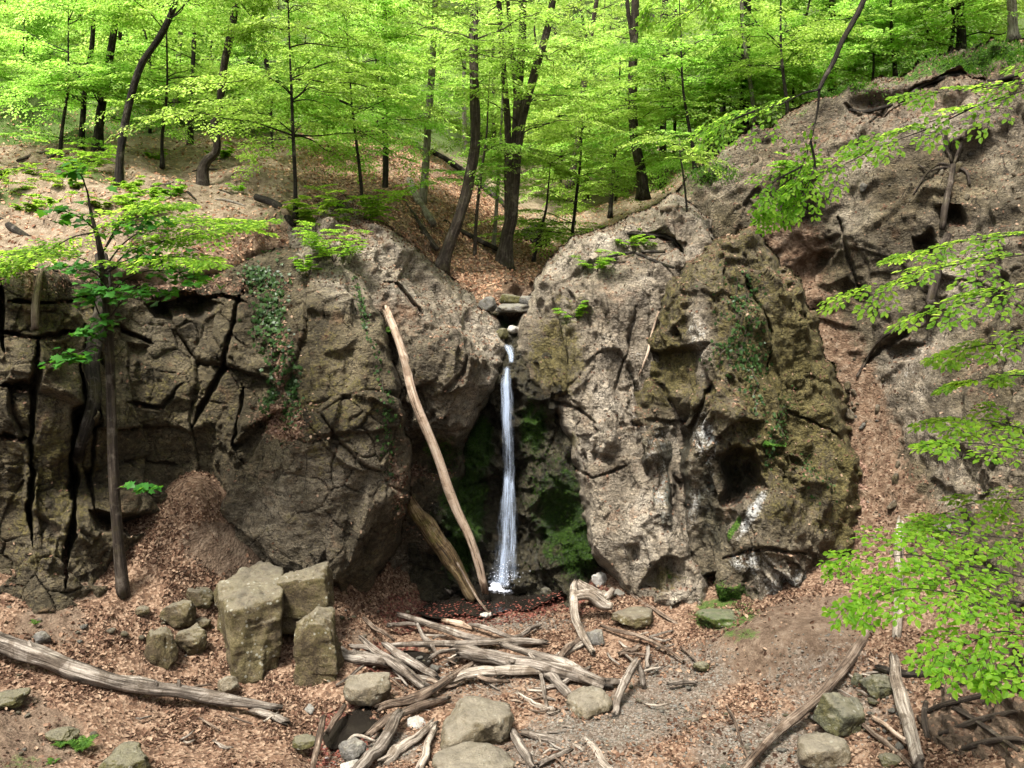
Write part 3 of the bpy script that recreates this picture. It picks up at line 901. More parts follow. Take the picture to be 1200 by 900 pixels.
def m_s1(U, V, W, N):
    return dict(tone=.16 + blob(U, V, [(420, 330, 60, 40, .5), (340, 610, 90, 60, .30), (400, 560, 70, 60, .28), (60, 640, 40, 60, .22), (200, 380, 60, 30, .15)]),
                moss=.30 + blob(U, V, [(60, 580, 60, 120, .25), (380, 470, 60, 90, .18), (200, 480, 90, 60, .12), (60, 400, 60, 60, .2)]),
                litter=np.clip((N[..., 2] - .8) * 2.2, 0, 1) * .5 + blob(U, V, [(200, 330, 200, 14, .5), (335, 495, 38, 24, .8, 25), (330, 430, 14, 60, .55), (465, 560, 12, 50, .45)]),
                dirt=blob(U, V, [(35, 350, 12, 50, .6)]))
sheet('rock_cliff', S1_POLY, S1, 1.4, 10, .7, d_s1,
      bumps=[(470, 640, 20, 30, .4)], hollows=[([(100, 600), (150, 604), (200, 594), (198, 616), (150, 628), (106, 624)], .9), ([(168, 352), (232, 338), (264, 350), (232, 372), (180, 374)], .7), ([(150, 400), (178, 404), (172, 425), (150, 420)], .35), ([(385, 425), (418, 395), (425, 440), (405, 470)], .25)],
      cracks=[([(0, 330), (6, 420)], 7, .5), ([(42, 395), (37, 440), (38, 500), (34, 560), (38, 640)], 6, .6), ([(88, 430), (82, 490), (80, 540), (84, 600), (76, 690)], 9, .8),
              ([(288, 320), (272, 378), (262, 420), (245, 460), (225, 500)], 6, .5), ([(0, 455), (34, 460)], 6, .5), ([(0, 510), (34, 515)], 6, .4), ([(10, 352), (60, 356), (120, 345)], 6, .4),
              ([(0, 385), (40, 395), (85, 388)], 6, .4), ([(278, 450), (282, 520), (296, 545)], 4, .3), ([(140, 470), (190, 478), (215, 450)], 4, .25), ([(215, 350), (260, 345), (290, 355)], 7, .4),
              ([(170, 540), (210, 545)], 4, .25), ([(120, 380), (165, 395), (180, 400)], 6, .35), ([(95, 380), (100, 560), (112, 610)], 5, .35),],
      mask=m_s1, label='dark brown jointed cliff with deep cracks behind the slender maple sapling', cat='cliff', seed=11)

# --- tan cliff left of the waterfall
S3_POLY = [(330, 245), (400, 232), (430, 246), (470, 282), (520, 316), (560, 342), (585, 372), (600, 398), (596, 425), (586, 452), (570, 478), (556, 500), (546, 520),
           (548, 560), (536, 620), (530, 720), (400, 740), (375, 450), (340, 310)]
S3 = [(350, 260, 17.2), (400, 300, 16.0), (450, 300, 16.6), (450, 350, 15.7), (500, 330, 17.0), (560, 370, 16.8), (590, 400, 16.4), (480, 400, 15.3), (530, 400, 15.3), (560, 440, 15.3),
      (520, 470, 15.1), (480, 480, 15.4), (505, 530, 16.0), (460, 560, 15.6), (470, 620, 15.6), (520, 640, 15.9), (525, 570, 16.1), (420, 500, 15.2), (450, 690, 15.6), (520, 700, 16.0)]
def d_s3(p, u, v, n):
    return rough(p, 200, .30, .14, .06, 1.6, .55, .2, .7, dip=-.5)
def m_s3(U, V, W, N):
    return dict(tone=.60 + blob(U, V, [(560, 385, 40, 22, .5, 25), (440, 300, 60, 50, .28), (480, 345, 60, 40, .2)]) - blob(U, V, [(500, 580, 60, 90, .35), (480, 440, 60, 60, .2)]),
                moss=.12 + blob(U, V, [(510, 440, 70, 40, .28), (470, 480, 40, 30, .25), (490, 590, 60, 40, .3)]),
                dirt=.14 + blob(U, V, [(465, 375, 40, 30, .42), (470, 560, 20, 60, .45), (430, 270, 60, 40, .35)]),
                litter=np.clip((N[..., 2] - .55) * 1.5, 0, 1) * blob(U, V, [(480, 560, 60, 80, 1), (400, 260, 60, 30, .7)]),
                wet=blob(U, V, [(545, 600, 40, 120, .8), (575, 480, 20, 40, .6), (520, 545, 40, 40, .55)]), green=blob(U, V, [(515, 525, 30, 25, .6), (535, 590, 25, 40, .7)]))
sheet('rock_cliff', S3_POLY, S3, 1.4, 14, 1.3, d_s3,
      bumps=[(500, 535, 55, 22, .35, 0, 2), (565, 470, 18, 16, .25), (450, 415, 14, 40, .3, -20)],
      cracks=[([(450, 330), (475, 355), (495, 372)], 5, .3), ([(430, 250), (460, 262), (500, 275)], 3, .15), ([(545, 410), (540, 440), (520, 455)], 4, .2), ],
      mask=m_s3, label='tan weathered cliff bulge immediately left of the waterfall', cat='cliff', seed=12)

# --- wet recess behind the waterfall, with the stream bed above
S4_POLY = [(548, 335), (655, 335), (660, 420), (720, 480), (735, 600), (735, 740), (470, 740), (480, 480), (540, 420)]
S4 = [(600, 345, 18.4), (600, 372, 17.6), (600, 400, 16.9), (600, 425, 16.55), (570, 400, 17.0), (640, 400, 17.0), (592, 500, 16.7), (592, 600, 16.45), (590, 690, 15.9), (640, 500, 16.7), (640, 560, 16.3),
      (668, 640, 15.7), (640, 620, 16.1), (520, 560, 16.5), (535, 620, 15.95), (500, 640, 15.9), (690, 600, 15.8), (660, 690, 15.6), (530, 690, 15.6), (700, 500, 16.6), (500, 500, 16.9), (600, 720, 15.6), (700, 720, 15.4)]
def d_s4(p, u, v, n):
    return rough(p, 300, .34, .28, .11, 1.0, .42, .16, 1.0)
def m_s4(U, V, W, N):
    return dict(tone=.35 + 0 * U, wet=np.where(V > 395, .85, .3) + blob(U, V, [(600, 395, 30, 30, .6)]) - blob(U, V, [(600, 352, 60, 16, .6)]), dirt=blob(U, V, [(600, 345, 70, 20, .8)]),
                green=.05 * (V > 430) + blob(U, V, [(545, 590, 28, 60, .95), (560, 520, 22, 40, .85), (660, 610, 38, 74, .68), (625, 500, 20, 40, .7), (540, 650, 25, 40, .7), (600, 384, 18, 10, .7), (680, 640, 30, 50, .8)]))
sheet('rock_cliff', S4_POLY, S4, 1.5, 6, .3, d_s4, bumps=[(598, 384, 22, 7, .7, 0, 2)], mask=m_s4, label='black wet mossy rock wall directly behind the falling water', cat='cliff', seed=13)

# --- pale cliff right of the waterfall
S5_POLY = [(606, 400), (612, 368), (630, 328), (652, 295), (690, 273), (740, 252), (795, 232), (835, 255), (850, 400), (830, 520), (815, 640), (840, 720), (760, 740), (715, 672),
           (690, 650), (683, 600), (672, 545), (650, 490), (618, 455)]
S5 = [(620, 400, 16.3), (640, 320, 17.3), (640, 450, 15.9), (700, 290, 17.1), (700, 350, 16.2), (700, 450, 15.5), (690, 550, 15.5), (700, 640, 15.1), (760, 270, 17.3), (760, 350, 16.3), (760, 450, 15.7),
      (760, 550, 15.1), (760, 650, 14.5), (800, 690, 14.2), (810, 300, 16.6), (800, 450, 15.9), (820, 250, 17.6), (830, 550, 15.3), (720, 720, 14.6)]
def d_s5(p, u, v, n):
    return rough(p, 400, .42, .15, .066, 1.5, .6, .2, .6, (1.35, 1, .42), dip=.16)
def m_s5(U, V, W, N):
    return dict(tone=.92 - blob(U, V, [(650, 420, 50, 60, .45), (740, 650, 60, 60, .1), (770, 300, 60, 40, .15)]) + blob(U, V, [(735, 470, 26, 120, .35), (740, 410, 10, 40, .3)]),
                moss=.10 + blob(U, V, [(650, 420, 42, 62, .62), (668, 370, 40, 30, .4), (668, 518, 14, 14, .5), (775, 680, 24, 22, .5)]),
                dirt=.05 + blob(U, V, [(700, 300, 60, 30, .2), (690, 520, 40, 40, .25), (740, 400, 12, 50, .3)]),
                lime=blob(U, V, [(745, 450, 14, 90, .34)]),
                litter=np.clip((N[..., 2] - .6) * 1.2, 0, .5), green=blob(U, V, [(665, 640, 20, 40, .5), (740, 265, 70, 12, .3), (685, 320, 30, 30, .25)]),
                wet=blob(U, V, [(640, 480, 14, 20, .7), (672, 620, 14, 60, .6)]))
sheet('rock_cliff', S5_POLY, S5, 1.4, 14, 1.3, d_s5,
      hollows=[([(736, 278), (770, 270), (806, 280), (802, 302), (770, 312), (744, 302)], .55), ([(690, 527), (722, 536), (718, 549), (694, 542)], .4), ([(735, 640), (752, 636), (756, 662), (740, 660)], .4), ([(668, 470), (690, 482), (680, 494)], .3), ([(720, 455), (745, 440), (742, 465)], .25)],
      cracks=[([(640, 470), (680, 480), (700, 495)], 4, .25), ([(745, 360), (735, 420), (720, 470)], 4, .2), ([(668, 545), (700, 560), (735, 545)], 4, .25),
              ([(740, 280), (790, 285), (800, 300)], 7, .5)],
      mask=m_s5, label='pale grey tan cliff face immediately right of the waterfall', cat='cliff', seed=14)

# --- mossy outcrop with the hollow
S6_POLY = [(742, 480), (748, 410), (770, 345), (795, 305), (830, 283), (880, 275), (915, 300), (938, 350), (962, 400), (985, 460), (1000, 530), (1006, 600), (995, 655), (962, 692),
           (935, 725), (880, 735), (850, 722), (825, 692), (795, 700), (765, 672), (745, 580)]
S6 = [(760, 450, 15.4), (760, 550, 14.9), (770, 650, 14.4), (800, 350, 15.5), (850, 300, 15.7), (850, 400, 14.5), (830, 480, 14.1), (900, 400, 14.8), (950, 450, 15.0), (900, 500, 13.9), (950, 550, 14.1),
      (990, 560, 14.6), (930, 600, 13.5), (900, 680, 13.4), (950, 680, 13.6), (830, 620, 14.3), (790, 560, 14.6), (805, 650, 14.5), (900, 720, 13.5)]
def d_s6(p, u, v, n):
    return rough(p, 500, .42, .20, .085, 1.3, .5, .18, .8, (1.2, 1, .5), .20, dip=.2)
def m_s6(U, V, W, N):
    return dict(tone=.30 + blob(U, V, [(820, 400, 12, 50, .5), (780, 600, 40, 70, .35), (870, 600, 30, 40, .2), (915, 680, 40, 30, .4)]),
                moss=.54 + blob(U, V, [(930, 450, 50, 90, .35), (985, 560, 14, 80, .4), (800, 450, 40, 60, .1), (770, 440, 30, 40, .2)]) - blob(U, V, [(785, 580, 60, 110, .5), (890, 670, 90, 50, .5), (820, 400, 16, 50, .5), (850, 620, 40, 60, .4)]),
                lime=blob(U, V, [(818, 400, 13, 44, .5), (826, 512, 18, 36, .72, -15), (882, 603, 8, 36, 1.0, 28), (880, 658, 34, 20, .62), (922, 685, 44, 26, .64), (785, 560, 34, 80, .55), (770, 610, 24, 60, .4), (812, 590, 16, 34, .55), (830, 560, 8, 40, .45)]),
                wet=blob(U, V, [(864, 560, 30, 26, .7), (840, 620, 20, 46, .62), (815, 690, 34, 26, .9), (797, 560, 20, 90, .75), (762, 570, 12, 80, .6), (828, 590, 14, 70, .62), (780, 630, 20, 50, .55), (900, 640, 30, 10, .45)]),
                green=blob(U, V, [(795, 670, 26, 22, .75), (845, 700, 22, 24, .8), (868, 705, 12, 30, .7), (862, 618, 5, 20, .8, 25)]),
                litter=np.clip((N[..., 2] - .62) * 1.4, 0, .6))
sheet('rock_outcrop', S6_POLY, S6, 1.4, 22, 1.6, d_s6, edge_jit=10.0,
      hollows=[([(836, 531), (862, 525), (888, 530), (893, 552), (899, 574), (880, 586), (862, 598), (846, 600), (838, 588), (846, 570), (840, 552)], .85), ([(790, 495), (806, 500), (812, 560), (808, 625), (797, 640), (789, 590)], .8), ([(796, 676), (836, 668), (846, 702), (800, 706)], .9), ([(766, 508), (792, 500), (790, 525), (768, 530)], .5)],
      bumps=[(905, 560, 14, 30, .12), (797, 560, 12, 80, 1.0, -4, 1.6), (770, 500, 40, 8, .3, 20, 2), (820, 470, 50, 18, -.35, 10), (818, 400, 14, 44, -.12), (775, 520, 10, 70, .2), (862, 525, 34, 8, -.2), (772, 555, 12, 14, .25), (905, 640, 40, 10, -.15)],
      cracks=[([(760, 440), (790, 500), (800, 560)], 5, .3), ([(830, 450), (812, 480), (805, 520)], 6, .35), ([(930, 480), (960, 500), (985, 520)], 4, .2), ([(850, 655), (900, 640), (945, 650)], 5, .3), ([(870, 330), (900, 390), (905, 450)], 4, .2)],
      mask=m_s6, label='olive mossy rock outcrop with a dark hollow and white lime streaks', cat='outcrop', seed=15)

# --- slope on the right with the gully
S7_POLY = [(770, 262), (800, 214), (850, 174), (900, 148), (930, 130), (1000, 104), (1060, 84), (1130, 60), (1200, 46), (1330, 20), (1650, -20), (1650, 900), (1000, 860), (900, 820),
           (860, 600), (840, 400), (800, 330)]
S7 = [(1000, 112, 19), (1200, 54, 18), (1060, 90, 18.6), (1130, 68, 18.3), (800, 220, 19.2), (900, 158, 19), (850, 230, 18.4), (900, 270, 17.8), (1000, 180, 17.9), (1050, 260, 16.4), (1180, 160, 16.5), (1180, 270, 14.9), (950, 370, 17.6), (920, 330, 17.6),
      (1050, 400, 15.9), (1180, 400, 13.7), (1000, 470, 16.4), (960, 430, 16.9), (1040, 520, 15.3), (1000, 560, 15.4), (1150, 520, 13.0), (1040, 640, 13.8), (1000, 640, 14.0), (1150, 640, 11.9), (970, 700, 13.4), (1050, 720, 12.4), (1150, 730, 10.8),
      (900, 800, 13.2), (1050, 800, 12.0), (1150, 800, 11.0), (1400, 50, 16), (1600, 400, 9), (1400, 400, 10.5), (1400, 750, 8.5), (1600, 800, 7), (880, 400, 17.8), (880, 600, 16.5)]
def d_s7(p, u, v, n):
    gul = np.exp(-(line_dist(u, v, [(930, 340), (970, 400), (1010, 480), (1035, 560), (1040, 640), (1020, 740)]) / 38) ** 2)
    return rough(p, 600, .34, .17, .07, 1.5, .55, .2, .6, (1, 1, .8), .25, dip=-.4) * (1 - .6 * gul) * (1 - .3 * np.exp(-((v - 640) / 400.0) ** 2))
def m_s7(U, V, W, N):
    gul = np.exp(-(line_dist(U, V, [(920, 325), (965, 400), (1005, 480), (1030, 560), (1040, 650), (1010, 740)]) / 42) ** 2)
    up = blob(U, V, [(950, 180, 140, 40, .3, -25), (1100, 110, 140, 40, .35, -20), (880, 260, 70, 40, .2)])
    return dict(tone=.34 + .25 * np.clip(fbm(np.stack([U / 70, V / 70, 0 * U], -1), 3, 77), -1, 1) + blob(U, V, [(1150, 300, 80, 60, .2), (1070, 440, 40, 60, .25), (1050, 140, 80, 30, .2)]) - blob(U, V, [(960, 330, 50, 40, .4), (1050, 280, 40, 60, .2)]), dirt=.12 + gul * .75 + up + blob(U, V, [(930, 280, 40, 30, .5), (1060, 640, 80, 60, .5)]),
                moss=.08 + blob(U, V, [(1000, 120, 60, 10, .3), (1170, 480, 40, 40, .25)]), lime=blob(U, V, [(1180, 410, 30, 40, .3), (1065, 430, 20, 50, .3)]),
                litter=np.clip((N[..., 2] - .62) * 1.2, 0, .5) + blob(U, V, [(1060, 660, 90, 50, .25), (1010, 560, 10, 60, .4)]), green=blob(U, V, [(1120, 74, 100, 12, .8, -18), (1180, 62, 60, 14, .7), (830, 205, 60, 12, .5, -35), (930, 140, 50, 8, .4, -25)]))
sheet('rock_slope', S7_POLY, S7, 1.9, 10, 1.0, d_s7,
      bumps=[(960, 320, 36, 22, .4), (1140, 405, 20, 30, .2)], hollows=[([(1062, 268), (1094, 262), (1102, 300), (1088, 318), (1064, 300)], .55), ([(1030, 405), (1078, 396), (1072, 420), (1040, 424)], .5), ([(990, 138), (1040, 120), (1046, 134), (1000, 150)], .4), ([(1095, 238), (1130, 232), (1134, 256), (1104, 262)], .5), ([(960, 335), (1000, 326), (1010, 352), (975, 362)], .4), ([(880, 160), (915, 144), (918, 158), (888, 172)], .45)],
      cracks=[([(1010, 430), (1030, 410), (1075, 380)], 4, .3), ([(980, 250), (1000, 320), (1010, 350)], 5, .3), ([(1060, 110), (1120, 95), (1190, 92)], 6, .35), ([(1020, 150), (1060, 120)], 7, .35), ([(1180, 540), (1160, 600)], 4, .2)],
      mask=m_s7, label='steep bare earth and rock slope with a reddish gully below the right ridge', cat='slope', seed=16)

# --- dark root-laced bank at the lower right
S8_POLY = [(1070, 850), (1082, 806), (1110, 778), (1160, 760), (1240, 735), (1500, 700), (1500, 1150), (1090, 1150), (1078, 930)]
S8 = [(1080, 850, 9.6), (1110, 790, 10.0), (1110, 900, 8.9), (1180, 780, 9.2), (1180, 900, 8.2), (1300, 750, 8.0), (1300, 900, 7.2), (1450, 800, 6.5), (1100, 1100, 7.2), (1400, 1100, 5.5)]
sheet('earth_bank', S8_POLY, S8, 2.0, 16, .9, lambda p, u, v, n: .16 * fbm(p * 1.5, 4, 71) + .10 * ridged(p * np.array([1.2, 1.2, 5.0]), 4, 72) + .03 * fbm(p * 12, 3, 73),
      mask=lambda U, V, W, N: dict(litter=np.clip((N[..., 2] - .55) * 1.6, 0, .9), green=blob(U, V, [(1190, 880, 30, 14, .4)])), mat='bank',
      label='dark overhanging earth bank laced with roots at the lower right corner', cat='bank', seed=17)
# ------------------------------------------------------------------ stones
def ico(sub):
    import bmesh
    bm = bmesh.new()
    bmesh.ops.create_icosphere(bm, subdivisions=sub, radius=1.0)
    V = np.array([v.co[:] for v in bm.verts])
    T = np.array([[v.index for v in f.verts] for f in bm.faces])
    bm.free()
    return V, T
ICO = {k: ico(k) for k in (2, 3, 4, 5, 6)}

def stone_shape(planes, sub=5, soft=14, bumpy=.05, s=0, fine=.02, chip=.15):
    """intersection of half spaces (n, d), edges worn by 'soft', surface weathered"""
    D, T = ICO[sub]
    n = np.array([p[0] for p in planes], float)
    n /= np.linalg.norm(n, axis=1)[:, None]
    d = np.array([p[1] for p in planes], float)
    c = np.clip(D @ n.T, 1e-3, None) / d[None, :]
    r = 1.0 / (c ** soft).sum(1) ** (1.0 / soft)
    V = D * r[:, None]
    V = V * (1 + bumpy * 1.3 * fbm(V * 1.6 + s, 4, s) + fine * 1.4 * fbm(V * 7 + s, 3, s + 3) + fine * .8 * ridged(V * 4 + s, 3, s + 4))[:, None]
    V = V * (1 + chip * (scallop(V * 1.9 + s * 1.3, s + 70, 1.0, .4) + .45 * scallop(V * 4.6 + s, s + 71, 1.1, .5)))[:, None]
    return V, T

def rnd_planes(rng, n=12, flat=.75):
    """faces all round a broken stone, none of them parallel"""
    out = [((rng.uniform(-.2, .2), rng.uniform(-.2, .2), 1), flat * rng.uniform(.85, 1)), ((0, 0, -1), flat * .9)]
    n = n + 5
    for k in range(n):
        z = 1 - 2 * (k + .5) / n
        a = k * 2.39996 + rng.uniform(-.6, .6)
        r = math.sqrt(1 - z * z)
        out.append(((r * math.cos(a), r * math.sin(a), z + rng.uniform(-.25, .25)), rng.uniform(.68, 1.0)))
    return out

def half_height(vert, dpt, e):
    a = math.sqrt(max((vert / 2) ** 2 - (dpt / 2 * math.sin(e)) ** 2, (vert * .22) ** 2)) / math.cos(e)
    b = max((vert - dpt * math.sin(e)) / 2, vert * .2) / math.cos(e)
    return .45 * a + .55 * b

BASES = []
def put_stone(name, u0, u1, v0, v1, mat, label, cat='stone', dep=.85, soft=10, bumpy=.07, s=0, group=None, sink=.2, planes=None, rz=0.0, flat=.8, tilt=(0, 0), sub=5, base=None, sheetY=None):
    """a stone filling pixel box u0..u1 x v0..v1, standing on the ground"""
    uc, vc = (u0 + u1) / 2, (v0 + v1) / 2
    if sheetY is not None:
        c = P(uc, vc, sheetY)
    else:
        h = 0.02
        for _ in range(3):
            c = on_ground(uc, vc, h)
            m = pxm(c)
            w = (u1 - u0) * m
            e = math.atan(-float(zray(vc)))
            vert = (v1 - v0) * m
            dpt = w * dep
            sz = half_height(vert, dpt, e)
            h = sz * (1 - sink * 2)
    m = pxm(c)
    w = (u1 - u0) * m
    e = math.atan(-float(zray(vc)))
    vert = (v1 - v0) * m
    dpt = w * dep
    sz = half_height(vert, dpt, e)
    rng = np.random.default_rng(1000 + s)
    V, T = stone_shape(planes or rnd_planes(rng, 9, flat), sub, soft, bumpy, s)
    a = rz
    R = np.array([[math.cos(a), -math.sin(a), 0], [math.sin(a), math.cos(a), 0], [0, 0, 1]])
    tx, ty = tilt
    R = np.array([[1, 0, 0], [0, math.cos(tx), -math.sin(tx)], [0, math.sin(tx), math.cos(tx)]]) @ np.array([[math.cos(ty), 0, math.sin(ty)], [0, 1, 0], [-math.sin(ty), 0, math.cos(ty)]]) @ R
    V = V @ R.T
    V = V / np.abs(V).max(0) * np.array([w / 2, dpt / 2, sz])
    me = new_mesh(name, V + np.array([0, 0, sz]), T, [M[mat]], True)
    if sheetY is None: BASES.append((c[0], c[1], w / 2, dpt / 2, uc))
    o = link(name, me, None, c - np.array([0, 0, sz]))
    return tag(o, label, cat, group)

# the big boulders and stones, each from its own place in the photograph
put_stone('boulder', 509, 603, 811, 888, 'boulder', 'largest rounded grey boulder in front of the driftwood pile', 'boulder', 1.0, 5, .09, 1, rz=.4)
put_stone('boulder', 500, 604, 872, 925, 'boulder', 'broad flat topped boulder half buried in front of the largest boulder', 'boulder', .9, 6, .07, 2, flat=.6)
put_stone('boulder', 403, 461, 784, 833, 'boulder', 'pale boulder with mossy underside beside the dark stream channel', 'boulder', .95, 9, .06, 3, flat=.6, rz=.5)
put_stone('boulder', 662, 719, 800, 844, 'boulder', 'smooth half buried boulder below the end of the thickest driftwood log', 'boulder', 1.1, 4, .06, 4, flat=.6)
put_stone('stone', 686, 711, 735, 762, 'pebble', 'upright grey stone under the bent bleached driftwood', s=5, soft=8)
put_stone('stone', 693, 713, 670, 690, 'white_stone', 'white stone on top of the bank right of the pool', s=6, flat=.6)
put_stone('stone', 716, 767, 708, 738, 'block', 'flat brown stone with a sloping face right of the bent driftwood', s=7, flat=.5)
put_stone('stone', 396, 431, 862, 898, 'pebble', 'blue grey stone at the bottom of the stream channel', s=8)
put_stone('stone', 562, 576, 716, 725, 'white_stone', 'small white stone at the front edge of the pool', s=9, sub=4)
put_stone('stone', 396, 424, 888, 910, 'white_stone', 'pale stone cut off by the bottom edge below the blue grey one', s=10)
put_stone('stone', 470, 500, 838, 858, 'white_stone', 'pale flat stone between two crossing driftwood sticks', s=12, flat=.5)
put_stone('slab', 953, 1021, 808, 868, 'slab', 'angular dark green slab beside the long curved branch', 'slab', .8, 22, .03, 13,
          planes=[((0, -.35, 1), .62), ((0, 0, -1), .7), ((.95, -.3, .1), .85), ((-.9, -.25, .1), .9), ((0, 1, .2), .8), ((.25, -1, .12), .78), ((-.6, .7, 0), .95)], rz=.25, tilt=(0, .3))
put_stone('stone', 930, 998, 856, 902, 'boulder', 'broad pale flat stone below the dark green slab', s=14, flat=.45, soft=9)
put_stone('stone', 1010, 1050, 788, 820, 'slab', 'dark wedge shaped stone behind the green slab', s=15, soft=18)
put_stone('stone', 997, 1014, 788, 806, 'slab', 'small dark stone between the curved branch and the wedge shaped stone', s=16, soft=18)
put_stone('stone', 1030, 1056, 882, 902, 'mossy_stone', 'mossy stone beneath the foot of the pale straight log', s=17)
put_stone('stone', 216, 253, 685, 719, 'block', 'brown angular stone touching the tallest rock block on its left', s=18, soft=16)
put_stone('stone', 191, 232, 700, 740, 'block', 'squat olive stone leaning in the small heap left of the blocks', s=19, soft=14)
put_stone('stone', 168, 209, 733, 786, 'block', 'jagged grey stone at the lower left of the small heap', s=20, soft=16)
put_stone('stone', 207, 246, 729, 774, 'block', 'split pyramidal stone at the lower right of the small heap', s=21, soft=20)
put_stone('stone', 254, 282, 789, 815, 'boulder', 'pale cube shaped stone at the foot of the tallest block', s=22, soft=14)
put_stone('stone', 179, 207, 657, 684, 'boulder', 'half buried pale stone on the leaf slope behind the small heap', s=23, flat=.5)
put_stone('stone', 158, 176, 709, 722, 'block', 'small grey stone right of the sapling foot', s=24, sub=4)
put_stone('stone', 225, 248, 722, 738, 'block', 'little dark stone wedged at the back of the small heap', s=25, sub=4)
put_stone('stone', -10, 33, 806, 834, 'mossy_stone', 'mossy stone at the left edge below the fallen log', s=26)
put_stone('stone', 53, 92, 848, 872, 'mossy_stone', 'brown moss covered stone behind the green fern clump', s=27)
put_stone('stone', 115, 178, 872, 915, 'mossy_stone', 'wide moss covered stone right of the fern clump', s=28, flat=.6)
put_stone('stone', 40, 60, 738, 756, 'pebble', 'small grey stone above the left fallen log', s=29, sub=4)
put_stone('stone', 812, 832, 773, 788, 'mossy_stone', 'small mossy stone on the gravel in front of the outcrop', s=30, sub=4)
put_stone('stone', 323, 347, 645, 668, 'block', 'dark brown stone behind the block at the foot of the buttress', s=31)
put_stone('stone', 340, 372, 860, 880, 'mossy_stone', 'flat greenish stone beside the dark upright stick', s=32, flat=.5)
put_stone('stone', 690, 722, 690, 712, 'boulder', 'rounded stone behind the bent driftwood', s=33)
put_stone('stone', 715, 735, 690, 702, 'pebble', 'flat grey stone behind the rounded stone', s=34, flat=.5, sub=4)
put_stone('stone', 1082, 1093, 626, 640, 'boulder', 'pale pebble lying on the right earth slope', s=35, sub=4, sheetY=13.0)
put_stone('stone', 1094, 1120, 612, 632, 'pebble', 'square grey stone set in the right earth slope', s=36, sub=4, sheetY=12.75)
# stones round the stream head, above the fall
put_stone('stone', 560, 583, 347, 366, 'pebble', 'grey stone left of the flat slabs above the waterfall', s=37, sheetY=17.6, sub=4)
put_stone('stone', 577, 622, 354, 369, 'pebble', 'long flat grey slab bridging the stream above the waterfall', s=38, sheetY=17.4, flat=.35, soft=16)
put_stone('stone', 585, 612, 344, 357, 'mossy_stone', 'brownish slab on top of the long flat slab above the waterfall', s=39, sheetY=17.7, flat=.4)
put_stone('stone', 608, 628, 346, 362, 'pebble', 'rounded grey stone right of the slabs above the waterfall', s=40, sheetY=17.6, sub=4)
put_stone('stone', 592, 611, 381, 392, 'white_stone', 'pale wet stone in the stream just above the fall', s=41, sheetY=17.05, sub=4)
put_stone('stone', 579, 597, 384, 398, 'mossy_stone', 'dark wet stone left of the pale one in the stream', s=42, sheetY=17.0, sub=4)
put_stone('stone', 772, 796, 238, 250, 'hump', 'flat stone on the crest of the right cliff', s=43, sheetY=17.4, sub=4, flat=.4)

# wet black stones round the pool and a bare rock hump at the foot of the outcrop
for i, (a, b, c, e, lab) in enumerate([(616, 650, 664, 690, 'black wet stone just right of the foot of the waterfall'), (640, 668, 672, 698, 'second black wet stone right of the waterfall foot'), (660, 690, 658, 684, 'black wet stone at the right rim of the pool'),
                                       (628, 648, 686, 704, 'small black wet stone at the front right of the pool'), (536, 560, 672, 690, 'black wet stone behind the leaning pole foot'), (668, 684, 684, 700, 'little dark stone touching the bent driftwood'), (505, 528, 664, 684, 'dark wet stone behind the rotten mossy log')]):
    put_stone('wet_stone', a, b, c, e, 'wet_stone', lab, s=80 + i, sub=4)
put_stone('mossy_rock', 816, 900, 706, 748, 'moss_rock', 'bright green moss covered low rock at the foot of the outcrop', 'rock', .9, 4, .2, 96, flat=.35, sink=.36)
# three basalt-like blocks
def prism_block(name, top, hpx, Yfront, mat, label, s, bottom_v, lean=(0, 0)):
    """hewn looking block: top outline in pixels (flat top), dropped to the ground"""
    T = np.array(top, float)
    p0 = on_ground(T[:, 0].mean(), bottom_v, 0.0)
    zt = p0[2] + hpx * pxm(p0)
    pts = []
    for uu, vv in T:
        pts.append(P(uu, vv, gY(uu, vv, zt)))
    pts = np.array(pts)
    # work relative to centre
    c = pts.mean(0)
    h = zt - p0[2] + .25
    pl = [((lean[0] * .2, lean[1] * .2 - .06, 1), h / 2), ((0, 0, -1), h / 2)]
    n = len(pts)
    for i in range(n):
        a, b = pts[i], pts[(i + 1) % n]
        e = b - a
        nn = np.array([e[1], -e[0], 0])
        nn /= np.linalg.norm(nn)
        if nn[:2] @ ((a + b) / 2 - c)[:2] < 0:
            nn = -nn
        dd = nn[:2] @ ((a + b) / 2 - c)[:2]
        pl.append(((nn[0], nn[1], 0.05 * ((i * 37 + s) % 5 - 2)), max(dd, .05)))
    V, F_ = stone_shape(pl, 6, 26, .035, s, .018)
    V = V + np.array([lean[0], lean[1], 0]) * V[:, 2:3]
    me = new_mesh(name, V + np.array([0, 0, h / 2]), F_, [M[mat]], True)
    o = link(name, me, None, (c[0], c[1], zt - h))
    return tag(o, label, 'rock block')
prism_block('rock_block', [(256, 685), (270, 713), (325, 700), (326, 668), (300, 662)], 92, 0, 'block', 'tallest upright block of brown rock with flat pale top', 51, 800)
put_stone('rock_block', 327, 391, 660, 750, 'block', 'brown rock block with slanting pale top wedged right of the tallest block', 'rock block', .7, 18, .035, 52, sub=6,
          planes=[((-.25, -.15, 1), .95), ((0, 0, -1), .9), ((-1, 0, 0), .62), ((1, 0, .05), .62), ((0, -1, .1), .62), ((0, 1, 0), .62), ((.45, 0, -1), .92)], sink=-.03)
put_stone('rock_block', 340, 400, 712, 812, 'block', 'pointed brown rock block standing in front of the wedged block', 'rock block', .75, 15, .04, 53, sub=6,
          planes=[((-.75, -.15, .8), .80), ((0, 0, -1), .9), ((-1, -.1, 0), .62), ((1, 0, .15), .66), ((0, -1, .12), .62), ((0, 1, 0), .62), ((.5, -.2, 1), .98)])

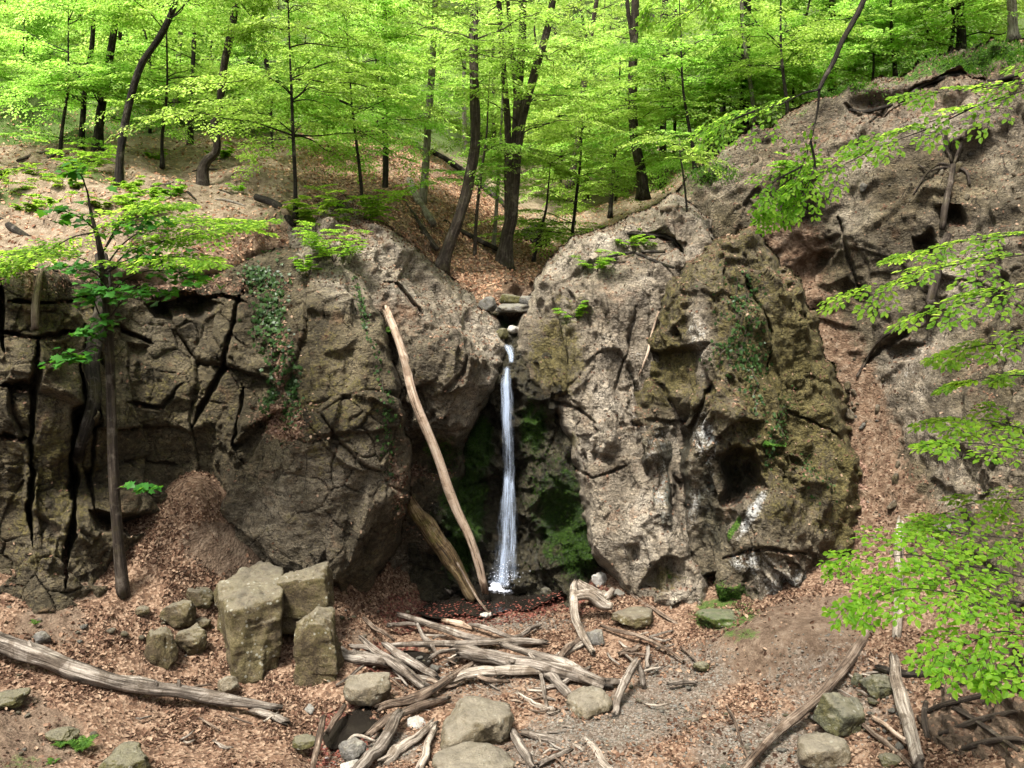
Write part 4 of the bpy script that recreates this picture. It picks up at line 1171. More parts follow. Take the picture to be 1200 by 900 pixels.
# many small stones lying on the gravel: individuals sharing five meshes
def pebbles(n, regs, name, label, group, mats, seed, lo, hi):
    rng = np.random.default_rng(seed)
    protos = []
    for k in range(6):
        V, T = stone_shape(rnd_planes(rng, 8, rng.uniform(.55, .85)), 3, 9, .08, seed + k)
        V = V * np.array([1, rng.uniform(.65, .95), rng.uniform(.5, .8)])
        protos.append(new_mesh(name, V, T, [M[mats[k % len(mats)]]], True))
    made = 0
    first = None
    while made < n:
        cu, cv, ru, rv = regs[rng.integers(len(regs))]
        u, v = cu + rng.normal() * ru * .55, cv + rng.normal() * rv * .55
        if v > 905 or v < 660 or u < 0 or u > 1200: continue
        p = gz_at(u, v)
        r = lo * (hi / lo) ** (rng.random() ** 1.6)
        if first is None:
            o = link(name, protos[0]); first = o
        else:
            o = first.copy(); o.data = protos[made % 6]; COL.objects.link(o)
        o.location = [float(p[0]), float(p[1]), float(p[2] + r * .25)]
        o.rotation_euler = (rng.uniform(-.3, .3), rng.uniform(-.3, .3), rng.uniform(0, 6.28))
        o.scale = (r, r, r)
        tag(o, label, 'stone', group)
        made += 1
pebbles(170, [(800, 850, 90, 60), (860, 890, 70, 30), (730, 820, 80, 50), (720, 700, 40, 25), (960, 830, 80, 50), (480, 800, 80, 60), (520, 770, 40, 20), (1050, 850, 50, 50)],
        'loose_stone', 'small loose grey stone strewn over the gravel of the stream bed', 'small loose stones on the gravel', ['pebble', 'boulder', 'pebble', 'mossy_stone', 'white_stone', 'pebble'], 5, .025, .085)
pebbles(60, [(60, 830, 60, 60), (60, 720, 50, 30), (230, 750, 60, 50), (420, 720, 60, 40), (120, 760, 120, 80)],
        'loose_stone', 'small brownish stone lying among dry leaves on the left bank', 'small stones among the leaves', ['boulder', 'block', 'mossy_stone', 'pebble', 'block', 'boulder'], 6, .025, .07)

# ------------------------------------------------------------------ dead wood
def log(name, pts, r, mat, label, cat='log', lift=None, group=None, sub=5, rough_=.14, seg=14, s=0, knots=0, stub=None, hs=None, wob=.42):
    """a log, branch or stick lying on the ground through the given pixels; r = radii in pixels"""
    n = len(pts)
    r = np.broadcast_to(np.asarray(r, float), (n,))
    W = []
    for i, (uu, vv) in enumerate(pts):
        if hs is not None and hs[i] is not None and hs[i] > 5:      # distance given
            p = P(uu, vv, hs[i])
        else:
            g = gz_at(uu, vv)
            hh = r[i] * pxm(g) * .75 + (lift[i] if lift else 0)
            p = on_ground(uu, vv, hh)
        W.append(p)
    W = np.array(W)
    R = np.array([r[i] * pxm(W[i]) * .88 for i in range(n)])
    rng = np.random.default_rng(300 + s)
    mb = MB()
    pp, rr = smooth_path(W, R, sub)
    jit = np.stack([fbm(np.stack([np.linspace(0, 3, len(pp)), np.full(len(pp), s * 1.7 + q), np.zeros(len(pp))], -1), 3, s) for q in (0, 5, 9)], -1)
    pp = pp + jit * rr[:, None] * wob
    rr = rr * (1 + .12 * fbm(np.stack([np.linspace(0, 5, len(pp)), np.full(len(pp), s * 2.7), np.zeros(len(pp))], -1), 3, s + 3))
    mb.tube(pp, rr, max(seg, 16), rough_ * 1.15, s, True, split=1.6)
    for _ in range(knots):
        i = rng.integers(2, len(pp) - 2)
        d = rng.normal(size=3); d[2] = abs(d[2]) + .2; d /= np.linalg.norm(d)
        mb.tube([pp[i], pp[i] + d * rr[i] * 1.2, pp[i] + d * rr[i] * rng.uniform(1.5, 2.6)], [rr[i] * .5, rr[i] * .36, rr[i] * .2], 8, .1, s + 5, True)
    o0 = grounded(mb)
    o = link(name, mb.mesh(name, [M[mat]], True, o0), None, o0)
    tag(o, label, cat, group)
    if stub:
        for st in stub:     # (index of start, pixel points, radii px)
            q = [W[st[0]]] + [P(a, b, W[st[0]][1] - .02 * (k + 1)) for k, (a, b) in enumerate(st[1])]
            m2 = MB()
            m2.tube(q, np.array(st[2]) * pxm(W[0]), 10, .12, s + 9, True, sub=4)
            link('branch', m2.mesh('branch', [M[mat]], True, o0), o)
    return o

log('driftwood_log', [(467, 720), (510, 733), (545, 745), (590, 753), (640, 752)], [3, 4.5, 4.5, 4, 2.5], 'driftwood', 'long thin grey driftwood pole nearest the pool', s=1, lift=[0, .1, .12, .1, .05])
log('driftwood_log', [(460, 757), (510, 754), (555, 754), (600, 752), (636, 753)], [3, 4, 4.5, 4, 3], 'driftwood', 'straight grey pole lying behind the thickest driftwood log', s=2, lift=[.05, .1, .12, .1, .1])
log('driftwood_log', [(539, 763), (565, 766), (600, 772), (640, 781), (675, 791), (705, 803)], [8, 9, 9, 8.5, 8, 7], 'driftwood', 'thickest grey brown driftwood log in the middle of the pile', s=3, lift=[.12, .14, .14, .12, .1, .05], seg=20, rough_=.2, knots=3)
log('driftwood_log', [(588, 756), (620, 766), (655, 776), (695, 794), (728, 799)], [3, 5, 7, 7, 4], 'driftwood', 'grey log lying along the back of the thickest driftwood log', s=4, lift=[.22, .25, .2, .12, .06], knots=2, seg=16, rough_=.2)
log('driftwood_log', [(523, 797), (545, 790), (572, 787), (602, 786), (631, 787)], [5, 7, 7, 6, 5], 'pale_wood', 'pale curved log in front of the thickest driftwood log', s=5, lift=[.1, .12, .12, .1, .1])
log('driftwood_log', [(448, 829), (475, 820), (500, 810), (530, 793), (553, 777)], [5, 7, 7, 5, 3], 'brown_wood', 'brown log slanting across the stream channel', s=6, lift=[.1, .1, .12, .16, .2], seg=16)
log('driftwood_log', [(423, 748), (438, 760), (455, 772), (478, 790), (498, 804)], [3.5, 5, 6, 6, 5], 'driftwood', 'bent grey branch at the left end of the pile', s=7, lift=[.15, .12, .1, .1, .1])
log('driftwood_log', [(452, 757), (470, 768), (488, 780), (511, 793)], [4, 6, 6, 5], 'driftwood', 'short split grey log just right of the bent grey branch', s=8, lift=[.1, .1, .08, .08])
log('driftwood_log', [(476, 768), (492, 780), (512, 795)], [2.5, 3, 2.5], 'pale_wood', 'thin pale stick right of the short split log', 'stick', s=9, lift=[.1, .1, .1])
log('driftwood_log', [(432, 861), (452, 846), (475, 835), (500, 826), (525, 817)], [4, 6, 6, 5, 3], 'brown_wood', 'brown log parallel below the slanting brown log', s=10, lift=[.05, .08, .1, .1, .1], seg=16)
log('driftwood_log', [(418, 908), (432, 888), (446, 870), (468, 840)], [8, 8.5, 8, 7.5], 'driftwood', 'stout grey log pointing at the bottom edge left of the largest boulder', s=11, lift=[.1, .1, .12, .15], seg=18)
log('driftwood_log', [(452, 889), (468, 878), (485, 868), (504, 850)], [7, 7, 6, 5], 'pale_wood', 'pale tan log against the left side of the largest boulder', s=12, lift=[.05, .06, .08, .1], seg=16)
log('driftwood_log', [(492, 903), (498, 885), (502, 870), (508, 855)], [6, 6, 5, 4.5], 'pale_wood', 'short pale log between the tan log and the largest boulder', s=13, lift=[.05, .08, .12, .15])
log('log_stub', [(396, 763), (412, 768), (430, 771), (452, 776)], [6, 8, 9, 8], 'driftwood', 'thick short grey stub behind the pale boulder with mossy underside', s=14, seg=18, rough_=.22, knots=1)
log('stick', [(632, 784), (637, 806), (642, 832)], [2.5, 3, 2.2], 'driftwood', 'thin upright looking stick below the thickest log', 'stick', s=15, lift=[.1, .05, .02])
log('driftwood_log', [(600, 856), (611, 877), (624, 899)], [5, 6, 5.5], 'driftwood', 'grey log just right of the largest boulder', s=16, lift=[.04, .04, .04])
log('driftwood_log', [(613, 860), (630, 861), (650, 866), (678, 872)], [5, 5.5, 5, 2], 'driftwood', 'tapering split log lying across the trodden ground right of the largest boulder', s=17, rough_=.22)
log('driftwood_log', [(632, 896), (650, 887), (668, 879)], [4, 4, 3], 'driftwood', 'short grey log under the tapering split log', s=18)
log('driftwood_log', [(690, 868), (703, 886), (715, 904)], [4.5, 5, 4.5], 'pale_wood', 'pale stick slanting out of the bottom edge right of centre', 'stick', s=19)
log('driftwood_log', [(640, 789), (652, 799), (668, 819)], [4, 6.5, 5.5], 'driftwood', 'short log stuck under the thickest log beside the smooth boulder', s=20, lift=[.1, .06, .02])
log('bent_driftwood', [(675, 684), (671, 700), (673, 720), (681, 742), (694, 764)], [5, 6, 6, 5, 4], 'pale_wood', 'bleached bent driftwood with a thick side branch right of the pool', 'driftwood', s=21, lift=[.5, .45, .3, .15, .05], seg=16, rough_=.1,
    stub=[(0, [(688, 693), (702, 700), (712, 699), (719, 690)], [6, 8, 8, 5, 3]), (1, [(690, 697), (705, 708), (718, 711)], [5, 6, 7, 4])])
log('forked_branch', [(720, 836), (727, 815), (735, 797), (746, 777)], [4.5, 5.5, 5.5, 5], 'driftwood', 'forked grey branch standing like a narrow arch on the gravel', 'branch', s=22, lift=[.02, .12, .22, .3],
    stub=[(3, [(751, 788), (754, 803)], [4.5, 4, 3.5])])
log('stick', [(740, 697), (755, 707), (770, 717), (793, 731)], [2.5, 3, 3, 2], 'brown_wood', 'straight brown stick lying below the pale cliff foot', 'stick', s=23)
log('stick', [(706, 733), (730, 741), (753, 747), (780, 760), (800, 774)], [2, 2.5, 2.5, 2, 1.5], 'brown_wood', 'long thin brown twig on the ground right of the bent driftwood', 'stick', s=24, lift=[.05, .08, .06, .04, .02])
log('stick', [(478, 657), (490, 664), (505, 676), (528, 693)], [3, 4.5, 4.5, 3.5], 'driftwood', 'pale grey stick on leaves left of the mossy plank', 'stick', s=25, lift=[.05, .05, .05, .05])
log('rotten_plank', [(470, 570), (492, 603), (515, 638), (536, 670), (556, 702)], [8, 11, 11.5, 10, 8], 'mossy_wood', 'thick rotten mossy log leaning against the left cliff beside the pool', 'log', s=26, hs=[15.0, 15.0, 15.05, 15.1, 15.1], seg=20, rough_=.2, wob=.1)
log('leaning_pole', [(453, 367), (473, 416), (488, 470), (512, 528), (532, 588), (556, 642), (568, 690)], [4.2, 5.6, 6.2, 6.2, 6.2, 6, 5.6], 'tan_wood', 'long bare tan pole leaning from pool to cliff top left of the waterfall', 'log', s=27,
    hs=[15.25, 14.95, 14.7, 14.7, 14.8, 14.9, 15.0], seg=16, rough_=.09, wob=.5)
log('stick', [(536, 660), (548, 680), (560, 702), (573, 718)], [1.5, 1.8, 1.6, 1.2], 'brown_wood', 'thin reddish stick slanting into the pool from the leaning pole', 'stick', s=28, hs=[14.9, 14.75, 14.6, 14.45])
log('fallen_log', [(-30, 748), (0, 757), (50, 776), (100, 793), (150, 804), (210, 814), (270, 821), (327, 828)], [12, 12, 11.5, 11, 10, 9, 7.5, 4], 'driftwood', 'long fallen log with peeling bark across the lower left', s=29, lift=[.05] * 8, seg=22, rough_=.2, knots=4)
log('log_stub', [(296, 831), (315, 838), (335, 846)], [4, 5, 4.5], 'driftwood', 'short broken log end near the tip of the long fallen log', s=30)
log('stick', [(140, 794), (165, 795), (187, 800)], [2.5, 3, 2], 'pale_wood', 'small pale stick behind the long fallen log', 'stick', s=31, lift=[.1, .1, .05])
log('curved_branch', [(1020, 738), (1005, 762), (990, 785), (962, 814), (923, 847), (895, 875), (868, 906)], [5.5, 6, 6.5, 6.5, 6.5, 6, 5], 'brown_wood', 'long curved grey branch running down to the bottom edge at right', 'branch', s=32, lift=[.05, .05, .1, .15, .12, .1, .1], seg=16)
log('straight_log', [(1047, 772), (1054, 805), (1062, 840), (1076, 895)], [7, 8.5, 9, 9], 'pale_wood', 'pale straight log pointing down at the lower right', s=33, lift=[.15, .1, .08, .08], seg=18, rough_=.1)
log('broken_post', [(1056, 611), (1055, 640), (1055, 690), (1054, 745)], [3.5, 6, 6, 6], 'pale_wood', 'bleached broken trunk leaning upright against the right slope', s=34, hs=[12.2, 11.9, 11.5, 11.1], seg=16, rough_=.16)
log('stick', [(1012, 849), (1025, 860), (1042, 873), (1070, 900)], [3, 3.5, 3.5, 3], 'brown_wood', 'dark stick lying left of the pale straight log', 'stick', s=35)
log('stick', [(1024, 842), (1042, 854), (1061, 868)], [3, 3.2, 3], 'tan_wood', 'tan stick touching the pale straight log', 'stick', s=36, lift=[.02, .05, .1])
log('stick', [(852, 828), (860, 842), (866, 862), (877, 892)], [1.5, 2, 2, 1.5], 'brown_wood', 'thin kinked twig on gravel left of the curved branch', 'stick', s=37)
log('stick', [(366, 902), (371, 880), (377, 843)], [4, 4.5, 4], 'brown_wood', 'dark upright looking stick at the left of the stream channel', 'stick', s=38, lift=[.05, .1, .25])
log('stick', [(384, 858), (392, 845), (405, 826)], [4, 4.5, 3], 'brown_wood', 'short dark log behind the dark upright looking stick', 'stick', s=39, lift=[.02, .05, .05])
log('driftwood_log', [(1030, 784), (1060, 788), (1100, 790)], [4, 5, 4], 'bark_dark', 'dark log at the foot of the root laced bank', s=40, lift=[.05, .05, .05])
log('stick', [(505, 771), (520, 763), (560, 757)], [2, 2.5, 2], 'driftwood', 'short grey stick crossing behind the split logs', 'stick', s=41, lift=[.05, .05, .05])
log('stick', [(455, 733), (475, 731), (495, 733)], [2.5, 2.8, 2], 'driftwood', 'short brown stick at the left end of the pole nearest the pool', 'stick', s=42)
log('stick', [(522, 727), (540, 731), (553, 736)], [3, 4, 2], 'tan_wood', 'orange brown chunk of wood at the front of the pool', 'stick', s=43)
log('stick', [(655, 770), (668, 756), (684, 744)], [4, 4.5, 3.5], 'brown_wood', 'brown log end tucked behind the bent bleached driftwood', 'stick', s=44, lift=[.1, .12, .1])
log('stick', [(655, 768), (670, 760), (688, 752)], [5, 5, 3], 'pale_wood', 'pale broken log below the bent bleached driftwood', 'stick', s=45, lift=[.04, .05, .05])
log('stick', [(728, 766), (738, 761), (750, 757)], [2.8, 3, 2.5], 'brown_wood', 'short dark brown stick above the forked branch', 'stick', s=46)
log('stick', [(758, 783), (758, 772), (760, 760)], [2.5, 2.8, 2.5], 'driftwood', 'short grey upright stub right of the forked branch', 'stick', s=47, lift=[0, .05, .12])
log('stick', [(786, 802), (800, 799), (814, 800)], [3, 3.5, 2.5], 'driftwood', 'small grey stick on gravel right of the forked branch', 'stick', s=48)
log('stick', [(402, 880), (415, 862), (440, 868)], [1.5, 2, 1.5], 'pale_wood', 'thin pale twig beside the blue grey stone', 'stick', s=49, lift=[.1, .12, .1])
log('stick', [(395, 803), (410, 793), (425, 780)], [1.5, 2, 1.8], 'driftwood', 'thin stick rising behind the pale boulder with mossy underside', 'stick', s=50, lift=[.02, .05, .1])
log('driftwood_log', [(608, 814), (625, 825), (648, 832)], [3.5, 4.5, 4], 'pale_wood', 'broken pale log right above the largest boulder', s=51, rough_=.25)
# heap of thin twigs
rng = np.random.default_rng(77)
for kx in range(84):
    reg = [(770, 765, 40, 22), (640, 815, 35, 25), (560, 775, 70, 22), (700, 800, 60, 40), (470, 800, 50, 40), (620, 880, 60, 20), (1010, 800, 40, 30), (230, 850, 120, 40)][kx % 8]
    u, v = reg[0] + rng.normal() * reg[2] * .6, min(893, reg[1] + rng.normal() * reg[3] * .6)
    a, l = rng.uniform(-.6, .9), rng.uniform(12, 30)
    du, dv = math.cos(a) * l / 2, math.sin(a) * l / 2
    log('twig', [(u - du, v - dv), (u + rng.normal() * 2, v + rng.normal() * 1.5), (u + du, v + dv)], [1.3, 1.5, 1.0], ['driftwood', 'brown_wood', 'pale_wood'][kx % 3],
        'thin dry twig lying between larger pieces of wood and stones', 'twig', lift=[.02, .05, .04], group='thin twigs strewn over the ravine floor', sub=3, seg=7, s=60 + kx)

# fallen trunks on the upper left bank, all on the hillside
def hill_log(pts, rp, mat, label, s, up=.8, name='fallen_tree'):
    W = np.array([on_hill(a, b) for a, b in pts])
    R = np.array([x * pxm(w) for x, w in zip(np.broadcast_to(np.asarray(rp, float), (len(pts),)), W)])
    W[:, 2] += R * up
    mb = MB()
    mb.tube(W, R, 12, .12, s, True, sub=4)
    o0 = grounded(mb)
    return tag(link(name, mb.mesh(name, [M[mat]], True, o0), None, o0), label, 'log')
hill_log([(480, 215), (490, 240), (507, 268)], [3.5, 4.5, 5], 'bark_grey', 'pale fallen trunk sliding down the valley bank left of the leaning tree', 71, 1.2)
hill_log([(463, 228), (480, 252), (500, 280), (513, 296)], [3, 4, 4, 3], 'bark_brown', 'dark fallen trunk parallel below the pale fallen trunk', 72, 1.0)
hill_log([(520, 262), (548, 278), (590, 298)], [3, 3, 2.5], 'bark_dark', 'thin dark fallen trunk behind the leaning tree', 73, 1.0)
hill_log([(505, 180), (530, 195), (570, 225), (600, 250)], [3, 3.5, 3.5, 3], 'bark_dark', 'dark fallen trunk high on the valley bank', 74, 1.0)
hill_log([(0, 262), (20, 274), (35, 282)], [4, 4, 3], 'bark_dark', 'dark rotten log on the hillside at the left edge', 75, 1.0)
hill_log([(300, 235), (325, 246), (345, 268)], [4, 5, 3], 'bark_dark', 'dark root log on the rim above the left cliff', 76, 1.0)
hill_log([(20, 190), (45, 182), (70, 180)], [1.5, 2, 1.5], 'bark_brown', 'thin branch lying on the bare upper left hillside', 77, 1.0)

# roots laid bare on the upper left hillside
rng = np.random.default_rng(91)
for i, (u, v, l, a) in enumerate([(60, 185, 40, -.1), (30, 200, 30, .3), (20, 215, 26, .1), (215, 225, 34, .5), (255, 222, 40, .3), (270, 236, 36, .2), (100, 240, 30, .2), (160, 232, 34, .4), (190, 215, 28, -.2), (290, 205, 40, .35), (240, 200, 30, .1), (130, 225, 26, .5), (320, 240, 30, .6), (60, 260, 36, .3)]):
    q = [(u + l * t * math.cos(a), v + l * t * math.sin(a) + rng.normal() * 2) for t in np.linspace(-.5, .5, 4)]
    o = hill_log(q, [.7, 1.5, 1.6, .7], ['bark_dark', 'bark_brown', 'bark_grey'][i % 3], 'thin surface root creeping over the bare hillside above the left cliff', 110 + i, .5, 'surface_root')
    o['category'] = 'root'; o['group'] = 'surface roots on the left hillside'
# more middling sticks caught in the driftwood pile
rng = np.random.default_rng(123)
for kx in range(10):
    u, v = rng.uniform(440, 700), rng.uniform(735, 815)
    a, l = rng.choice([-.1, .2, .5, .9, -.6]) + rng.normal() * .15, rng.uniform(30, 70)
    du, dv = math.cos(a) * l / 2, math.sin(a) * l / 2 * .7
    if dv + v > 820: continue
    log('stick', [(u - du, v - dv), (u - du * .3, v - dv * .3 + rng.normal() * 2), (u + du * .4, v + dv * .4 + rng.normal() * 2), (u + du, v + dv)], [2.2, 3.2, 3.0, 1.8], ['driftwood', 'brown_wood', 'driftwood'][kx % 3],
        'middling grey brown stick jammed among the logs of the driftwood pile', 'stick', lift=[.03, .1, .1, .05], group='sticks jammed in the driftwood pile', s=160 + kx)
# ------------------------------------------------------------------ water
def pool(name, poly, z, label=None, sub=24):
    pts = np.array([P(a, b, gY(a, b, z)) for a, b in poly])
    pts[:, 2] = z
    # round the outline
    n = len(pts)
    ring = []
    for i in range(n):
        a, b, c, d = pts[i - 1], pts[i], pts[(i + 1) % n], pts[(i + 2) % n]
        for t in np.linspace(0, 1, 6, endpoint=False):
            ring.append(.5 * (2 * b + (c - a) * t + (2 * a - 5 * b + 4 * c - d) * t * t + (3 * b - a - 3 * c + d) * t ** 3))
    ring = np.array(ring)
    V = np.concatenate([ring, [ring.mean(0)]])
    m = len(ring)
    T = np.array([[i, (i + 1) % m, m] for i in range(m)])
    o = link(name, new_mesh(name, V, T, [M['pool']], True))
    return tag(o, kind='structure')
pool('pool_water', [(490, 718), (505, 706), (526, 702), (540, 688), (570, 670), (640, 666), (676, 672), (668, 692), (640, 704), (622, 714), (590, 716), (570, 724), (540, 719), (515, 725)], -.115)
pool('stream_water', [(455, 768), (480, 762), (505, 768), (500, 780), (470, 784)], -.075)
pool('stream_water', [(378, 862), (395, 845), (430, 825), (455, 822), (450, 842), (420, 862), (390, 878)], -.075)

# the fall: many thin strands of falling water, and the veil they make together
wf = thing('waterfall', 'narrow white waterfall dropping down the dark mossy recess into the pool', 'waterfall', P(592, 690, gY(592, 690, -.1)))
wo = np.array(wf.location)
rng = np.random.default_rng(8)
def veil(mb, knots, seed, fx=34.0, fz=2.2):
    """one curved sheet of falling water; knots: (v, u, width px, distance, density)"""
    kn = np.array(knots, float)
    n, k = 90, 15
    vv = np.linspace(kn[0, 0], kn[-1, 0], n)
    uu, ww, YY, dd = [np.interp(vv, kn[:, 0], kn[:, c]) for c in (1, 2, 3, 4)]
    uu = uu + 1.2 * vnoise(np.stack([vv / 40, vv * 0 + seed * 3.3, vv * 0], -1), seed)
    ww = ww * (1 + .18 * vnoise(np.stack([vv / 18, vv * 0 + seed * 1.3, vv * 0], -1), seed + 3))
    fade = np.clip(np.minimum(vv - vv[0], vv[-1] - vv) / 5.0, 0, 1)
    c = P(uu, vv, YY)
    w = ww * np.array([pxm(x) for x in c])
    V, G, A_ = [], [], []
    for j in range(k):
        x = j / (k - 1) - .5
        V.append(c + np.stack([x * w, -.22 * w * (1 - 4 * x * x), 0 * w], -1))
        G.append(np.stack([x * (.35 + .65 * w / w.max()) * w.max() * fx + seed * 5.1, c[:, 2] * fz + seed * 2.0, np.full(n, seed * 2.1)], -1))
        A_.append(dd * fade * (1 - (2 * abs(x)) ** 2.2 * .8))
    V = np.stack(V, 1).reshape(-1, 3)
    i = np.arange(n - 1)[:, None] * k
    j = np.arange(k - 1)[None, :]
    mb.add(V - wo, np.stack([i + j, i + j + 1, i + k + j + 1, i + k + j], -1).reshape(-1, 4), None, np.stack(A_, 1).reshape(-1), np.stack(G, 1).reshape(-1, 3))
up = MB()
for s in range(2):
    veil(up, [(400, 592, 14, 16.85, .7), (408, 596, 14, 16.75, .85), (416, 599, 9, 16.55, .9), (428, 600, 8, 16.35, .8)], 1 + s)
link('upper_cascade', up.mesh('upper_cascade', [M['fall']]), wf)
mid = MB()
for s in range(2):
    veil(mid, [(426, 595, 8, 16.25, .8), (450, 593, 14, 16.1, 1.05), (490, 594, 18, 16.0, 1.0), (520, 596, 21, 15.95, .72), (550, 597, 18, 15.9, .66), (562, 596, 17, 15.85, .95), (590, 596, 24, 15.75, .85), (630, 595, 31, 15.65, .72), (665, 592, 35, 15.5, .7), (688, 591, 37, 15.42, .78)], 10 + s)
veil(mid, [(428, 594, 5, 16.15, 1.05), (500, 594, 6, 15.95, 1.0), (530, 595, 5, 15.9, .7)], 20)
veil(mid, [(556, 594, 8, 15.75, 1.05), (620, 592, 11, 15.6, .95), (686, 588, 14, 15.38, .85)], 21)
veil(mid, [(560, 600, 6, 15.75, .9), (610, 603, 9, 15.62, .8), (680, 604, 12, 15.42, .62)], 22)
link('falling_water', mid.mesh('falling_water', [M['fall']]), wf)
sp = MB()
for s in range(46):     # foam mounds where the fall meets the pool
    uu, vv = 590 + rng.normal() * 9, 686 + rng.normal() * 3.6
    c = P(uu, vv, gY(uu, vv, -.1))
    D, T = ICO[3]
    r = rng.uniform(.03, .075)
    V = D * np.array([r * 1.7, r * 1.3, r * .55]) * (1 + .35 * fbm(D * 2.5 + s, 3, s))[:, None]
    sp.add(V + c - wo, None, T)
for s in range(160):    # droplets
    uu, vv = 592 + rng.normal() * 9, 676 + rng.normal() * 8
    c = P(uu, vv, 15.35 + rng.normal() * .12)
    if c[2] < -.08: continue
    D, T = ICO[2]
    sp.add(D * rng.uniform(.004, .009) + c - wo, None, T)
link('splash_foam', sp.mesh('splash_foam', [M['foam']]), wf)
# ------------------------------------------------------------------ foliage
def spray_template(rng, dens=1.0):
    """one flat beech spray of unit length along +x: leaf positions, directions, normals; and twig lines"""
    pos, dr, tw = [], [], []
    def run(p0, ang, L, n):
        bend = rng.uniform(-.25, .25)
        pts = []
        for i in range(n + 1):
            t = i / n
            a = ang + bend * t
            pts.append([p0[0] + L * t * math.cos(a), p0[1] + L * t * math.sin(a), -.10 * (p0[0] + L * t * math.cos(a)) ** 2 + .02 * math.sin(5 * t + ang)])
        tw.append(np.array(pts))
        for i in range(n):
            t = (i + .5) / n
            a = ang + bend * t
            side = 1 if i % 2 else -1
            b = a + side * rng.uniform(.6, 1.1)
            q = np.array(pts[i]) * .5 + np.array(pts[i + 1]) * .5
            pos.append(q + np.array([0, 0, rng.normal() * .012]))
            dr.append([math.cos(b), math.sin(b), rng.uniform(-.45, .05)])
        b = ang + bend
        pos.append(np.array(pts[-1])); dr.append([math.cos(b), math.sin(b), -.25])
    run((0, 0), 0.0, 1.0, max(4, int(15 * dens)))
    m = 9
    for i in range(m):
        t = .08 + .84 * i / m
        side = 1 if i % 2 else -1
        L = (.62 - .42 * t) * rng.uniform(.7, 1.15)
        run((t, 0), side * rng.uniform(.6, .95), L, max(3, int(L * 17 * dens)))
    pos, dr = np.array(pos), unit(np.array(dr, float))
    nr = unit(np.stack([rng.normal(0, .30, len(pos)), rng.normal(0, .30, len(pos)), np.ones(len(pos))], -1))
    return pos, dr, nr, tw
TRNG = np.random.default_rng(5)
SPR = [spray_template(TRNG) for _ in range(7)]
SPR_LO = [spray_template(TRNG, .62) for _ in range(6)]

class Leaves:
    def __init__(self):
        self.p, self.d, self.n, self.s = [], [], [], []
    def spray(self, tpl, base, ax, up, L, size, rng):
        x = unit(np.asarray(ax, float))
        z = unit(np.asarray(up, float) - x * (np.asarray(up, float) @ x))
        y = np.cross(z, x)
        R = np.stack([x, y, z])
        self.p.append(tpl[0] * L @ R + base)
        self.d.append(tpl[1] @ R)
        self.n.append(tpl[2] @ R)
        self.s.append(size * rng.uniform(.65, 1.25, len(tpl[0])))
    def add(self, p, d, n, s):
        self.p.append(p); self.d.append(d); self.n.append(n); self.s.append(s)
    def count(self):
        return sum(len(x) for x in self.p)
    def mesh(self, name, mat, rng, kind='quad', wr=.62, origin=(0, 0, 0), keep=None):
        p, d, n, s = [np.concatenate(x) for x in (self.p, self.d, self.n, self.s)]
        if keep is not None:
            k = keep(p)
            p, d, n, s = p[k], d[k], n[k], s[k]
        p = p - np.asarray(origin)
        n = unit(n - d * (n * d).sum(1)[:, None])
        b = np.cross(n, d)
        s = s[:, None]
        N = len(p)
        r = rng.random(N)
        if kind == 'quad':
            V = np.stack([p, p + d * s * .5 + b * s * wr / 2 + n * s * .05, p + d * s - n * s * .12, p + d * s * .5 - b * s * wr / 2 + n * s * .05], 1)
            f = np.arange(N * 4).reshape(N, 4)
            return new_mesh(name, V.reshape(-1, 3), f, [mat], False, {'rnd': np.repeat(r, 4)})
        if kind == 'leaf':      # oval pointed leaf folded along its midrib
            V = np.stack([p, p + d * s * .25 + b * s * wr * .40 + n * s * .06, p + d * s * .62 + b * s * wr * .44 + n * s * .04, p + d * s * 1.0 - n * s * .10,
                          p + d * s * .62 - b * s * wr * .44 + n * s * .04, p + d * s * .25 - b * s * wr * .40 + n * s * .06], 1)
            i = np.arange(N)[:, None] * 6
            f = np.concatenate([i + np.array([[0, 1, 2, 3]]), i + np.array([[0, 3, 4, 5]])])
            return new_mesh(name, V.reshape(-1, 3), f, [mat], False, {'rnd': np.repeat(r, 6)})
        if kind == 'maple':     # five-lobed leaf
            out = [(0, 0), (.05, .22), (.02, .48), (.30, .36), (.50, .62), (.58, .28), (1.0, 0)]
            pts = out + [(a, -c) for a, c in out[-2:0:-1]]
            V = np.stack([p + d * s * a + b * s * c * wr * 1.5 + n * s * (.10 * abs(c) - .12 * a * a) for a, c in pts], 1)
            m = len(pts)
            f = np.arange(N * m).reshape(N, m)
            return new_mesh(name, V.reshape(-1, 3), f, [mat], False, {'rnd': np.repeat(r, m)})

def limb_pts(p0, az, L, rise, rng, n=6, sag=.25):
    t = np.linspace(0, 1, n)
    a = az + np.cumsum(rng.normal(0, .22, n))
    step = L / (n - 1)
    x = np.concatenate([[0], np.cumsum(np.cos(a[1:]) * step)])
    y = np.concatenate([[0], np.cumsum(np.sin(a[1:]) * step)])
    z = L * (rise * t - sag * t * t) + np.concatenate([[0], np.cumsum(rng.normal(0, .03 * L, n - 1))])
    return np.stack([p0[0] + x, p0[1] + y, p0[2] + z], -1)

